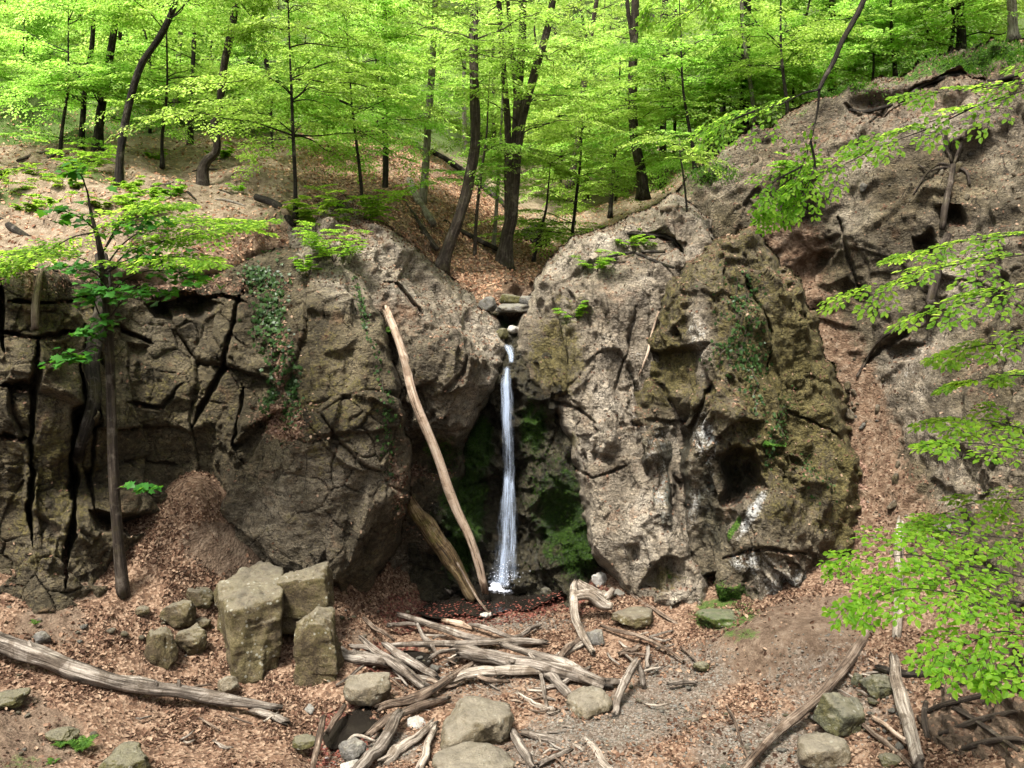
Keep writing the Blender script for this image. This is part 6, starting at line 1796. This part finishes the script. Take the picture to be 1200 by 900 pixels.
bough([([(1290, 80), (1200, 106), (1140, 126), (1080, 146), (1030, 160)], 16, (.45, .8), 7.6, .15, (0, -.6, 1)), ([(1140, 126), (1090, 150), (1030, 172), (985, 195), (945, 212)], 12, (.35, .6), 7.9, .1, (0, -.6, 1)), ([(1290, 40), (1200, 92), (1130, 105), (1080, 110)], 9, (.35, .6), 8.0, .1, (0, -.6, 1))], .060)
# the thin hanging branch near the top
hb, hl = MB(), Leaves()
W = [P(a, b, 8.3) for a, b in [(1030, -60), (1012, 0), (1000, 25), (987, 48), (977, 72), (966, 92), (960, 105)]]
hb.tube(W, np.array([.034, .028, .027, .025, .024, .022, .02]), 8, .05, 3, False, sub=4)
hb.tube([base + np.array([.1, .15, 10.2]), base + np.array([-1.2, .9, 10.3]), W[0]], [.06, .05, .034], 8, .05, 3, False, sub=4)
for pts, n_, spl in [([(960, 105), (958, 130), (950, 165), (940, 195), (925, 225)], 8, (.45, .7)), ([(960, 105), (940, 110), (915, 122), (885, 130)], 12, (.5, .8)), ([(885, 130), (860, 140), (845, 150)], 5, (.35, .6)), ([(950, 165), (955, 195), (945, 215), (935, 235)], 6, (.35, .6)), ([(940, 195), (905, 215), (900, 240)], 5, (.35, .5))]:
    tier(hl, hb, pts, max(3, n_ // 2), .055, spl, 8.3, .03, True, (0, -.5, 1), .013)
hb.V = [v - base for v in hb.V]
hl.p = [x - base for x in hl.p]
b = link('bough', hb.mesh('bough', [M['bark_dark']]), bt)
link('foliage', hl.mesh('foliage', M['leaf_near'], rng, 'leaf'), b)
b['label'] = 'thin dark branch hanging down near the top'
# darker leaf curtain at the top
hb, hl = MB(), Leaves()
hb.tube([base + np.array([.1, .15, 10.6]), base + np.array([-2.2, 1.2, 11.2]), P(850, -70, 9)], [.06, .045, .02], 8, .05, 3, False, sub=4)
for pts, n_, spl in [([(850, -70), (840, -30), (825, 0), (805, 20)], 6, (.35, .5)), ([(850, -70), (800, -40), (775, -15), (765, 5)], 5, (.35, .5))]:
    tier(hl, hb, pts, max(3, n_ // 2), .06, spl, 9.0, .03, True, (0, -.7, 1), .012)
hb.V = [v - base for v in hb.V]
hl.p = [x - base for x in hl.p]
b = link('bough', hb.mesh('bough', [M['bark_dark']]), bt)
link('foliage', hl.mesh('foliage', M['leaf_near'], rng, 'leaf'), b)

# ------------------------------------------------------------------ ivy, shrubs, herbs
def surf_at(sh, u, v):
    s = SHEETS[sh]
    i = int(np.clip(round((v - s['V'][0, 0]) / (s['V'][1, 0] - s['V'][0, 0])), 0, s['U'].shape[0] - 1))
    j = int(np.clip(round((u - s['U'][0, 0]) / (s['U'][0, 1] - s['U'][0, 0])), 0, s['U'].shape[1] - 1))
    return s['W'][i, j], s['N'][i, j]
NAMES = list(SHEETS)
S_L, S_C, S_B, S_P = [n for n in NAMES if n.startswith('rock_cliff')]
S_O, S_R = 'rock_outcrop', 'rock_slope'
def ivy(sh, blobs, n, size, label, mat='leaf_ivy', name='ivy', cat='ivy', seed=0, lift=.05, stems=True):
    r = np.random.default_rng(seed)
    lv, st = Leaves(), MB()
    ps, ds, ns = [], [], []
    for k in range(n):
        b = blobs[r.integers(len(blobs))]
        a = math.radians(b[4]) if len(b) > 4 else 0
        x, y = r.normal() * b[2] * .6, r.normal() * b[3] * .6
        u, v = b[0] + x * math.cos(a) - y * math.sin(a), b[1] + x * math.sin(a) + y * math.cos(a)
        p, nn = surf_at(sh, u, v)
        ps.append(p + nn * abs(r.normal()) * lift)
        d = np.array([r.normal() * .7, r.normal() * .3, -1.0])
        ds.append(d - nn * (d @ nn)); ns.append(nn + r.normal(0, .35, 3))
    lv.add(np.array(ps), unit(np.array(ds)), unit(np.array(ns)), size * r.uniform(.6, 1.25, n))
    o0 = np.array(ps).min(0)
    o = link(name, lv.mesh(name, M[mat], r, 'maple' if name == 'ivy' else 'leaf', .62, o0), None, o0)
    tag(o, label, cat)
    if stems:
        for b in blobs:
            st = MB()
            a = math.radians(b[4]) if len(b) > 4 else 0
            q = []
            for t in np.linspace(-1, 1, 7):
                u, v = b[0] - t * b[3] * math.sin(a) * .9 + r.normal() * 2, b[1] + t * b[3] * math.cos(a) * .9
                p, nn = surf_at(sh, u, v)
                q.append(p + nn * .02)
            st.tube(np.array(q) - o0, .008, 5, .1, 3, False, sub=3)
            link('stem', st.mesh('stem', [M['bark_brown']]), o)
    return o
ivy(S_L, [(318, 345, 20, 34, 10), (322, 400, 13, 40, 0), (312, 372, 16, 30, 0), (340, 440, 7, 34, 0), (318, 460, 7, 20, 0), (300, 322, 16, 12)], 950, .075, 'dark green ivy curtain hanging down the left cliff', seed=1)
ivy(S_L, [(424, 360, 4, 40, -10), (345, 480, 10, 26, -20), (448, 500, 8, 60, -8)], 420, .06, 'thin ivy strands on the edge of the left cliff buttress', seed=2)
ivy(S_C, [(440, 410, 7, 26, -18), (452, 465, 7, 30, -10), (456, 520, 6, 26, -4), (468, 545, 5, 30)], 420, .06, 'narrow ivy strand beside the upper half of the leaning pole', seed=3)
ivy(S_O, [(870, 365, 14, 26, 10), (872, 395, 20, 20), (850, 410, 14, 22, 30), (880, 420, 20, 12), (860, 350, 30, 30), (885, 450, 10, 40)], 520, .065, 'dark ivy patch high on the mossy outcrop', seed=4)
ivy(S_O, [(915, 490, 8, 30, 20), (908, 520, 8, 26, 25), (950, 560, 12, 34, -25)], 360, .055, 'sparse ivy trailing down the right half of the outcrop', seed=5)
def shrub(name, label, pts, size, n, L, seed, mat='leaf_near', cat='shrub', kind='leaf', up=.7):
    """several thin stems from one foot, each with small leafy side twigs"""
    r = np.random.default_rng(seed)
    p0, nn = pts
    o = thing(name, label, cat, p0)
    lv, mb = Leaves(), MB()
    for i in range(n):
        az = r.uniform(0, 6.28)
        d = unit(np.array([math.cos(az), math.sin(az), 0]) * .8 + nn * .5 + np.array([0, 0, up * r.uniform(.4, 1.6)]))
        ll = L * r.uniform(.5, 1.1)
        q = np.array([[0, 0, 0], d * ll * .5, d * ll + np.array([0, 0, -.1 * ll])])
        mb.tube(q, [.006, .004, .002], 5, 0, 0, False, sub=3)
        for t in np.linspace(.3, 1, 4):
            b = q[1] * min(1, t * 2) if t < .5 else q[1] + (q[2] - q[1]) * (t - .5) * 2
            a2 = az + r.uniform(-1, 1)
            lv.spray(SPR_LO[r.integers(6)], b, (math.cos(a2), math.sin(a2), r.uniform(-.1, .4)), (0, -.2, 1), ll * r.uniform(.3, .55), size, r)
    link('stem', mb.mesh('stem', [M['bark_brown']]), o)
    link('foliage', lv.mesh('foliage', M[mat], r, kind), o)
    return o
shrub('cliff_shrub', 'feathery green shrub growing from the rim of the left cliff buttress', surf_at(S_L, 392, 310), .05, 16, .8, 1)
shrub('cliff_shrub', 'small green shrub beside the feathery one at the buttress rim', surf_at(S_L, 362, 318), .045, 9, .5, 2)
shrub('cliff_shrub', 'pale green low shrub on top of the mossy cliff right of the fall', surf_at(S_P, 672, 372), .04, 9, .42, 3)
shrub('cliff_shrub', 'sprawling light green twigs on the crest of the pale cliff', surf_at(S_P, 700, 320), .04, 9, .55, 4)
shrub('cliff_shrub', 'light green twigs over the dark niche of the pale cliff', surf_at(S_P, 735, 285), .045, 8, .5, 5)
shrub('cliff_herb', 'single bright green seedling in the middle of the outcrop', surf_at(S_O, 908, 522), .06, 5, .22, 6, 'leaf_herb', 'herb')
shrub('cliff_shrub', 'green shrub on the reddish upper part of the right slope', surf_at(S_R, 935, 215), .06, 10, .7, 7)
shrub('cliff_herb', 'small dark green herb tuft at the foot of the leaf slope by the outcrop', (on_ground(937, 748), np.array([0, 0, 1.])), .045, 6, .25, 8, 'leaf_herb', 'herb')
shrub('cliff_herb', 'small fern like tuft beside the top of the leaning pole', surf_at(S_C, 452, 392), .05, 6, .3, 9, 'leaf_herb', 'herb')
shrub('hill_herb', 'little green bush on the bare hillside left of the curved tree', (on_hill(95, 205), np.array([0, 0, 1.])), .07, 12, .9, 10, 'leaf_near', 'shrub')
shrub('hill_herb', 'green leafy plant on the hillside at the left edge', (on_hill(10, 235), np.array([0, 0, 1.])), .07, 10, .8, 11, 'leaf_near', 'shrub')
shrub('hill_herb', 'green plant on the rim behind the sapling', (on_hill(165, 255), np.array([0, 0, 1.])), .07, 10, .7, 12, 'leaf_near', 'shrub')
shrub('hill_herb', 'low green plant on the rim right of the ivy curtain', (on_hill(375, 268), np.array([0, 0, 1.])), .07, 14, .9, 13, 'leaf_near', 'shrub')
shrub('hill_herb', 'pale green bush hanging over the rim near the valley bank', (on_hill(425, 265), np.array([0, 0, 1.])), .07, 16, 1.1, 14, 'leaf_near', 'shrub')
hb_ = [shrub('hillside_plant', 'small leafy plant sprouting from the bare left hillside', (on_hill(45, 212), np.array([0, 0, 1.])), .06, 7, .45, 30, 'leaf_near', 'plant')]
r_ = np.random.default_rng(14)
for (u, v) in [(20, 222), (85, 225), (150, 225), (175, 236), (200, 232), (280, 225), (65, 248), (30, 250), (120, 250), (0, 205), (255, 190), (180, 190)]:
    o = dup(hb_[0], on_hill(u, v).tolist(), r_.uniform(0, 6.28), r_.uniform(.5, 1.2))
    hb_.append(o)
for o in hb_: o['group'] = 'small plants on the left hillside'
def fern(name, label, base, n, L, seed):
    r = np.random.default_rng(seed)
    lv, mb = Leaves(), MB()
    for i in range(n):
        az = r.uniform(0, 6.28)
        hd = np.array([math.cos(az), math.sin(az), 0])
        ll = L * r.uniform(.6, 1.1)
        t = np.linspace(0, 1, 9)
        q = hd * (ll * .7 * t)[:, None] + np.array([0, 0, 1.]) * (ll * (1.1 * t - .75 * t * t))[:, None]
        mb.tube(q, np.linspace(.003, .001, 9), 4, 0, 0, False)
        T = unit(np.gradient(q, axis=0))
        sd = np.cross(T, [0, 0, 1.])
        sd = unit(sd)
        for k in range(1, 9):
            for s_ in (-1, 1):
                lv.add(q[k:k + 1], unit(sd[k:k + 1] * s_ + T[k:k + 1] * .5), unit(np.cross(sd[k:k + 1], T[k:k + 1])) , np.array([ll * .32 * (1.1 - t[k])]))
    o = thing(name, label, 'fern', base)
    link('stem', mb.mesh('stem', [M['leaf_herb']]), o)
    link('frond', lv.mesh('frond', M['leaf_herb'], r, 'leaf', .45), o)
fern('fern', 'bright green fern clump among mossy stones at the lower left', on_ground(97, 880, .0), 16, .28, 1)
fern('fern', 'small fern left of the bright clump', on_ground(72, 876, .0), 9, .18, 2)
fern('fern', 'tiny fern at the bottom edge below the bright clump', on_ground(62, 896, .0), 8, .16, 3)
fern('fern', 'tiny green plant on the slope left of the sapling foot', on_ground(42, 732, .0), 8, .16, 4)
fern('fern', 'tiny green tuft beside the wedged block', on_ground(392, 665, .0), 7, .15, 5)
fern('fern', 'small green plant on the leaf slope under the buttress', on_ground(300, 628, .0), 8, .14, 6)

# moss cushions and grass as ground cover
def tufts(name, spots, n, size, seed, mat='moss', spread=1.0):
    r = np.random.default_rng(seed)
    lv = Leaves()
    ps, ns = [], []
    for k in range(n):
        sh, u, v, ru, rv = spots[r.integers(len(spots))]
        uu, vv = u + r.normal() * ru * .6, v + r.normal() * rv * .6
        p, nn = surf_at(sh, uu, vv)
        ps.append(p); ns.append(nn)
    ps, ns = np.array(ps), np.array(ns)
    d = unit(ns + r.normal(0, .5, ps.shape) + np.array([0, 0, .2]))
    side = unit(np.cross(d, r.normal(size=ps.shape)))
    lv.add(ps, d, side, size * r.uniform(.5, 1.4, n))
    o = link(name, lv.mesh(name, M[mat], r, 'quad', .35))
    return tag(o, kind='stuff')
tufts('moss_cover', [(S_B, 548, 590, 24, 50), (S_B, 560, 520, 16, 30), (S_B, 655, 600, 30, 70), (S_B, 625, 505, 14, 30), (S_B, 680, 640, 24, 40), (S_B, 535, 640, 24, 30), (S_O, 795, 672, 16, 14), (S_O, 848, 705, 14, 16), (S_C, 520, 540, 16, 20), (S_P, 668, 640, 12, 30), (S_B, 640, 560, 26, 40)], 6500, .04, 1)
tufts('moss_cover', [(S_O, 850, 706, 20, 14), (S_O, 868, 712, 12, 14), (S_O, 838, 700, 12, 10)], 3200, .032, 2)
tufts('ledge_grass', [(S_R, 1120, 74, 60, 8), (S_R, 1180, 60, 40, 8), (S_R, 830, 205, 30, 8), (S_R, 990, 112, 40, 6), ('hillside', 30, 150, 80, 14), ('hillside', 250, 140, 120, 20), ('hillside', 420, 190, 60, 20)], 6000, .075, 3, 'leaf_herb')

# ------------------------------------------------------------------ fallen leaves
def scatter(name, sh, n, size, mat, seed, wfun, lift=.012, tilt=.45, urange=None):
    r = np.random.default_rng(seed)
    s = SHEETS[sh]
    U, V, W, N, ins = s['U'], s['V'], s['W'], s['N'], s['ins']
    area = np.linalg.norm(np.cross(np.gradient(W, axis=1), np.gradient(W, axis=0)), axis=-1)
    w = area * wfun(U, V, W, N) * ins
    w = np.clip(w, 0, None).ravel()
    idx = r.choice(len(w), n, p=w / w.sum())
    p = W.reshape(-1, 3)[idx]
    nn = N.reshape(-1, 3)[idx]
    du = np.gradient(W, axis=1).reshape(-1, 3)[idx]
    dv = np.gradient(W, axis=0).reshape(-1, 3)[idx]
    p = p + du * r.uniform(-.5, .5, (n, 1)) + dv * r.uniform(-.5, .5, (n, 1))
    m = unit(nn + r.normal(0, tilt, (n, 3)))
    a = r.normal(size=(n, 3))
    d = unit(a - m * (a * m).sum(1)[:, None])
    p = p + nn * (lift * r.uniform(.2, 1.6, (n, 1))) - d * size * .5
    lv = Leaves()
    lv.add(p, d, m, size * r.uniform(.6, 1.25, n))
    # curl: reuse the folded oval
    o = link(name, lv.mesh(name, M[mat], r, 'leaf', .68))
    return tag(o, kind='stuff')
def near_only(U, V):
    return ((U > -120) & (U < 1320) & (V > 540) & (V < 980)).astype(float)
gm = SHEETS['ground']['m']
def w_ground(U, V, W, N):
    return near_only(U, V) * (np.clip(gm[1][..., 1], 0, 1) ** 1.3 * np.clip(.35 + 1.7 * fbm(np.stack([U / 55, V / 26, 0 * U], -1), 4, 4), .04, 1.6) + .03) * (W[..., 1] < 16.5) * (gm[0][..., 3] < .5)
scatter('fallen_leaves', 'ground', 70000, .048, 'litter', 1, w_ground, .012, .55)
scatter('fallen_leaves', 'ground', 14000, .078, 'litter', 11, w_ground, .02, .75)
# leaves drifted against the stones and caught on top of them
def drift(name, seed):
    r = np.random.default_rng(seed)
    ps = []
    G = SHEETS['ground']
    Wg = G['W'][(G['V'] > 560) & (G['V'] < 960) & (G['U'] > -60) & (G['U'] < 1260)].reshape(-1, 3)
    for (x, y, a, b, uc) in BASES:
        if a < .05: continue
        n = int(min(90, 260 * a))
        t = r.uniform(0, 6.28, n)
        k = 1 + np.abs(r.normal(0, .10, n)) / max(a, .12) * .25
        px_, py_ = x + np.cos(t) * a * k, y + np.sin(t) * b * k
        near = Wg[(np.abs(Wg[:, 0] - x) < a * 1.5 + .1) & (np.abs(Wg[:, 1] - y) < b * 1.5 + .1)]
        if not len(near): continue
        j = ((near[None, :, 0] - px_[:, None]) ** 2 + (near[None, :, 1] - py_[:, None]) ** 2).argmin(1)
        ps.append(np.stack([px_, py_, near[j, 2] + r.uniform(.005, .05, n)], -1))
    p = np.concatenate(ps)
    n = len(p)
    m_ = unit(np.stack([r.normal(0, .6, n), r.normal(0, .6, n), np.ones(n)], -1))
    a_ = r.normal(size=(n, 3))
    dd = unit(a_ - m_ * (a_ * m_).sum(1)[:, None])
    lv = Leaves()
    lv.add(p, dd, m_, .055 * r.uniform(.6, 1.3, n))
    tag(link(name, lv.mesh(name, M['litter'], r, 'leaf', .68)), kind='stuff')
drift('fallen_leaves', 17)
# dark soaked leaves afloat along the near rim of the pool
r_ = np.random.default_rng(18)
uv = []
while len(uv) < 420:
    u, v = r_.uniform(488, 690), r_.uniform(690, 727)
    ins_, ds_ = poly_sd(np.array([u]), np.array([v]), [(485, 720), (505, 705), (540, 702), (600, 706), (650, 694), (690, 688), (688, 704), (640, 716), (590, 724), (540, 726)])
    if ins_[0]: uv.append((u, v))
uv = np.array(uv)
p_ = P(uv[:, 0], uv[:, 1], gY(uv[:, 0], uv[:, 1], -.108))
m_ = unit(np.stack([r_.normal(0, .08, 420), r_.normal(0, .08, 420), np.ones(420)], -1))
a_ = r_.normal(size=(420, 3))
lv = Leaves()
lv.add(p_, unit(a_ - m_ * (a_ * m_).sum(1)[:, None]), m_, .06 * r_.uniform(.6, 1.2, 420))
tag(link('floating_leaves', lv.mesh('floating_leaves', M['litter_wet'], r_, 'leaf', .68)), kind='stuff')
scatter('wet_leaves', 'ground', 7000, .06, 'litter_wet', 2, lambda U, V, W, N: near_only(U, V) * (gm[0][..., 3] > .35), .006, .2)
def w_hill(U, V, W, N):
    return (SHEETS['hillside']['m'][1][..., 1]) * ((W[..., 1] < 32) & (U > -100) & (U < 1300)) * (N[..., 2] > .2)
scatter('hillside_leaves', 'hillside', 34000, .085, 'litter_up', 3, w_hill)
for nm, sh, cnt, f in (('ledge_leaves', S_L, 4200, lambda U, V, W, N: np.clip(SHEETS[S_L]['m'][1][..., 1], 0, 1) ** 1.5 + .002), ('ledge_leaves', S_C, 4500, lambda U, V, W, N: np.clip(SHEETS[S_C]['m'][1][..., 1] + .6 * np.clip(N[..., 2] - .6, 0, 1), 0, 1) + .004),
                       ('ledge_leaves', S_R, 11000, lambda U, V, W, N: np.clip(SHEETS[S_R]['m'][1][..., 0] * .6 + SHEETS[S_R]['m'][1][..., 1], 0, 1) * np.clip(N[..., 2] - .1, 0, 1) + .003), ('ledge_leaves', S_O, 1500, lambda U, V, W, N: np.clip(N[..., 2] - .5, 0, 1) + .004),
                       ('ledge_leaves', 'earth_bank', 2500, lambda U, V, W, N: np.clip(N[..., 2] - .3, 0, 1) + .02), ('ledge_leaves', S_P, 1500, lambda U, V, W, N: np.clip(N[..., 2] - .55, 0, 1) + .003)):
    scatter(nm, sh, cnt, .06, 'litter', 20 + len(sh) + cnt % 7, f)
# gravel: far too many to count
def gravel(name, n, seed):
    r = np.random.default_rng(seed)
    s = SHEETS['ground']
    w = (np.clip(s['m'][1][..., 0] - .25, 0, 1) * near_only(s['U'], s['V']) * np.linalg.norm(np.cross(np.gradient(s['W'], axis=1), np.gradient(s['W'], axis=0)), axis=-1)).ravel()
    idx = r.choice(len(w), n, p=w / w.sum())
    p = s['W'].reshape(-1, 3)[idx] + r.normal(0, .02, (n, 3)) * np.array([1, 1, .1])
    D, T = ICO[2]
    rad = .007 * (3.2 ** (r.random(n) ** 1.5))
    sc = rad[:, None] * np.stack([np.ones(n), r.uniform(.6, 1, n), r.uniform(.4, .8, n)], -1)
    V = p[:, None, :] + (D[None] * (1 + r.normal(0, .12, (n, len(D), 1)))) * sc[:, None, :]
    F_ = T[None] + np.arange(n)[:, None, None] * len(D)
    return tag(link(name, new_mesh(name, V.reshape(-1, 3), F_.reshape(-1, 3), [M['pebble']], False)), kind='stuff')
gravel('gravel', 7000, 3)

# ------------------------------------------------------------------ roots and dead stems on the rock
def on_sheet_line(name, label, sh, pts, rp, mat, cat='root', lift=1.0, s=0, parent=None, seg=9):
    W, R = [], []
    rp = np.broadcast_to(np.asarray(rp, float), (len(pts),))
    for (u, v), r in zip(pts, rp):
        p, nn = surf_at(sh, u, v)
        r_ = r * pxm(p)
        W.append(p + unit(CAM - p) * r_ * (lift + .2)); R.append(r_)
    mb = MB()
    mb.tube(W, R, seg, .14, s, True, sub=4)
    o0 = grounded(mb) if parent is None else np.array(parent.location)
    o = link(name, mb.mesh(name, [M[mat]], True, o0), parent, o0 if parent is None else None)
    if parent is None: tag(o, label, cat)
    return o
rs = on_sheet_line('dead_stump', 'dead stem with splayed roots hanging on the upper right slope', S_R, [(1118, 182), (1113, 205), (1107, 235), (1103, 262)], [3, 3.2, 3.6, 3.2], 'bark_brown', 'stump', 3)
for pts in ([(1118, 184), (1126, 165), (1136, 150), (1142, 138)], [(1118, 184), (1100, 190), (1085, 200), (1070, 225)], [(1120, 184), (1132, 192), (1136, 208)], [(1116, 182), (1108, 168), (1110, 155)], [(1116, 186), (1100, 195), (1088, 196), (1075, 192)]):
    on_sheet_line('root', '', S_R, pts, [2, 1.8, 1.4, .9][:len(pts)], 'bark_brown', lift=4, parent=rs)
on_sheet_line('curved_root', 'dark curved root arching from the right rock face down to the gully', S_R, [(1090, 352), (1078, 376), (1050, 388), (1028, 402), (1012, 422), (1004, 442)], [4.5, 3.5, 2.5, 2, 1.7, 1.2], 'bark_brown', lift=4, s=2)
on_sheet_line('curved_root', 'thick mossy stem above the dark curved root', S_R, [(1108, 268), (1100, 300), (1094, 330), (1088, 355)], [4, 5, 5, 4.5], 'bark_brown', lift=3, s=3)
on_sheet_line('ridge_root', 'long dark root along the top of the right slope', S_R, [(1052, 118), (1085, 104), (1120, 98), (1160, 92), (1195, 90)], [2, 2.5, 2.8, 2.5, 2], 'bark_dark', lift=2, s=4)
on_sheet_line('ridge_root', 'short dark root under the overhang of the right ridge', S_R, [(995, 138), (1015, 130), (1045, 118)], [2, 2.5, 2], 'bark_dark', lift=2, s=5)
on_sheet_line('rock_root', 'grey branch in the slit between pale cliff and outcrop', S_P, [(772, 365), (766, 390), (760, 415), (752, 440)], [1.3, 1.4, 1.4, 1], 'tan_wood', 'branch', 4, 6)
on_sheet_line('dead_sapling', 'rust brown dead stem standing in the crack at the left', S_L, [(47, 312), (44, 335), (41, 360), (40, 385)], [3, 3.5, 4.2, 4], 'brown_wood', 'dead stem', 3, 7)
on_sheet_line('dead_tree', 'dark rough dead stem leaning on the left cliff behind the sapling', S_L, [(118, 300), (116, 350), (104, 420), (95, 470), (86, 520), (84, 560)], [7, 8, 8.5, 8, 6, 4], 'bark_dark', 'dead stem', 1.2, 8, seg=14)
for i, (pts, lab) in enumerate([([(735, 270), (760, 275), (785, 283), (800, 300)], 'crooked dead branch on the crest of the pale cliff'), ([(712, 305), (745, 292), (780, 300)], 'thin forked branch below the crooked one on the pale cliff'), ([(745, 300), (770, 312), (790, 318)], 'thin dark branch in the niche of the pale cliff')]):
    on_sheet_line('dead_branch', lab, S_P, pts, [1.6, 1.8, 1.6, 1][:len(pts)], 'bark_dark', 'branch', 5, 9 + i)
labs = ['uppermost root on the dark earth bank', 'long root sagging across the dark earth bank', 'thick root low on the dark earth bank', 'thin root crossing the middle of the dark bank', 'root running down the left edge of the dark bank', 'lowest root on the dark earth bank']
for i, pts in enumerate([[(1095, 806), (1130, 800), (1170, 790), (1215, 780)], [(1085, 840), (1120, 832), (1160, 815), (1210, 808)], [(1110, 868), (1150, 852), (1180, 842), (1220, 838)], [(1090, 822), (1130, 838), (1165, 860), (1200, 885)], [(1086, 815), (1092, 850), (1096, 890)], [(1120, 890), (1150, 878), (1190, 870), (1215, 872)]]):
    on_sheet_line('bank_root', labs[i], 'earth_bank', pts, [2.5, 3.2, 3, 2][:len(pts)], 'bark_brown', lift=1.5, s=20 + i)
rp_ = on_hill(630, 288)
V, T = stone_shape(rnd_planes(np.random.default_rng(3), 9, .8), 5, 9, .12, 9, .06)
tag(link('root_plate', new_mesh('root_plate', V * np.array([.5, .4, .45]) + np.array([0, 0, .3]), T, [M['bank']], True), None, rp_), 'dark upturned root plate beside the multi stem tree', 'root plate')

r_ = np.random.default_rng(55)
protos = []
for k in range(5):
    V, T = stone_shape(rnd_planes(r_, 8, r_.uniform(.5, .8)), 3, 12, .08, 400 + k)
    protos.append(new_mesh('slope_stone', V * np.array([1, .8, .65]), T, [M[('hump', 'pebble', 'block', 'boulder', 'hump')[k]]], True))
first = None
made = 0
while made < 110:
    reg = [(1040, 600, 34, 90), (1080, 660, 70, 40), (1000, 200, 90, 50), (1120, 180, 60, 60), (1010, 480, 25, 50), (900, 250, 40, 30), (1150, 330, 40, 50)][made % 7]
    u, v = reg[0] + r_.normal() * reg[2] * .6, reg[1] + r_.normal() * reg[3] * .6
    if not (790 < u < 1195 and 60 < v < 740): continue
    p, nn = surf_at(S_R, u, v)
    r = .03 * 5 ** (r_.random() ** 1.8)
    if first is None:
        o = first = link('slope_stone', protos[0])
    else:
        o = first.copy(); o.data = protos[made % 5]; COL.objects.link(o)
    o.location = (p + nn * r * .2).tolist()
    o.rotation_euler = tuple(r_.uniform(0, 6.28, 3))
    o.scale = (r, r, r)
    tag(o, 'broken stone embedded in the earth of the steep right slope', 'stone', 'broken stones on the right slope')
    made += 1
# ------------------------------------------------------------------ camera, daylight, view
cd = bpy.data.cameras.new('camera')
cam = bpy.data.objects.new('camera', cd)
COL.objects.link(cam)
cam.location = CAM.tolist()
cam.rotation_euler = (math.pi / 2 - TH, 0, 0)
cd.sensor_width = 36
cd.lens = 36 * F / 1200
cd.clip_end = 500
SC.camera = cam
EL, AZ = math.radians(64), math.radians(-148)     # sun direction: high, from behind the left shoulder of the camera
w = bpy.data.worlds.new('World')
SC.world = w
w.use_nodes = True
nt = w.node_tree
nt.nodes.clear()
sky = nt.nodes.new('ShaderNodeTexSky')
sky.sky_type = 'NISHITA'
sky.sun_disc = False
sky.sun_elevation = EL
sky.sun_rotation = AZ
sky.air_density = 1.0
sky.dust_density = 6.0
sky.ozone_density = 0.3
hs_ = nt.nodes.new('ShaderNodeHueSaturation')
hs_.inputs['Saturation'].default_value = 0.08       # cloud-white daylight
bg = nt.nodes.new('ShaderNodeBackground')
bg.inputs['Strength'].default_value = 0.08
wo_ = nt.nodes.new('ShaderNodeOutputWorld')
nt.links.new(sky.outputs[0], hs_.inputs['Color'])
nt.links.new(hs_.outputs[0], bg.inputs[0])
nt.links.new(bg.outputs[0], wo_.inputs[0])
ld = bpy.data.lights.new('sun', 'SUN')
ld.energy = 3.2
ld.angle = math.radians(11)
ld.color = (1.0, 0.95, 0.86)
so_ = bpy.data.objects.new('sun', ld)
COL.objects.link(so_)
sd = Vector((math.sin(AZ) * math.cos(EL), math.cos(AZ) * math.cos(EL), math.sin(EL)))
so_.rotation_euler = (-sd).to_track_quat('-Z', 'Y').to_euler()
SC.view_settings.view_transform = 'Standard'
SC.view_settings.look = 'None'
SC.view_settings.exposure = 1.65
SC.view_settings.gamma = 1.0
SC.view_settings.use_curve_mapping = False
cy = SC.cycles
cy.max_bounces = 7
cy.diffuse_bounces = 4
cy.glossy_bounces = 2
cy.transmission_bounces = 4
cy.transparent_max_bounces = 24
cy.use_adaptive_sampling = True
cy.adaptive_threshold = 0.02
cy.caustics_reflective = False
cy.caustics_refractive = False
cy.use_denoising = True
cy.denoiser = 'OPENIMAGEDENOISE'
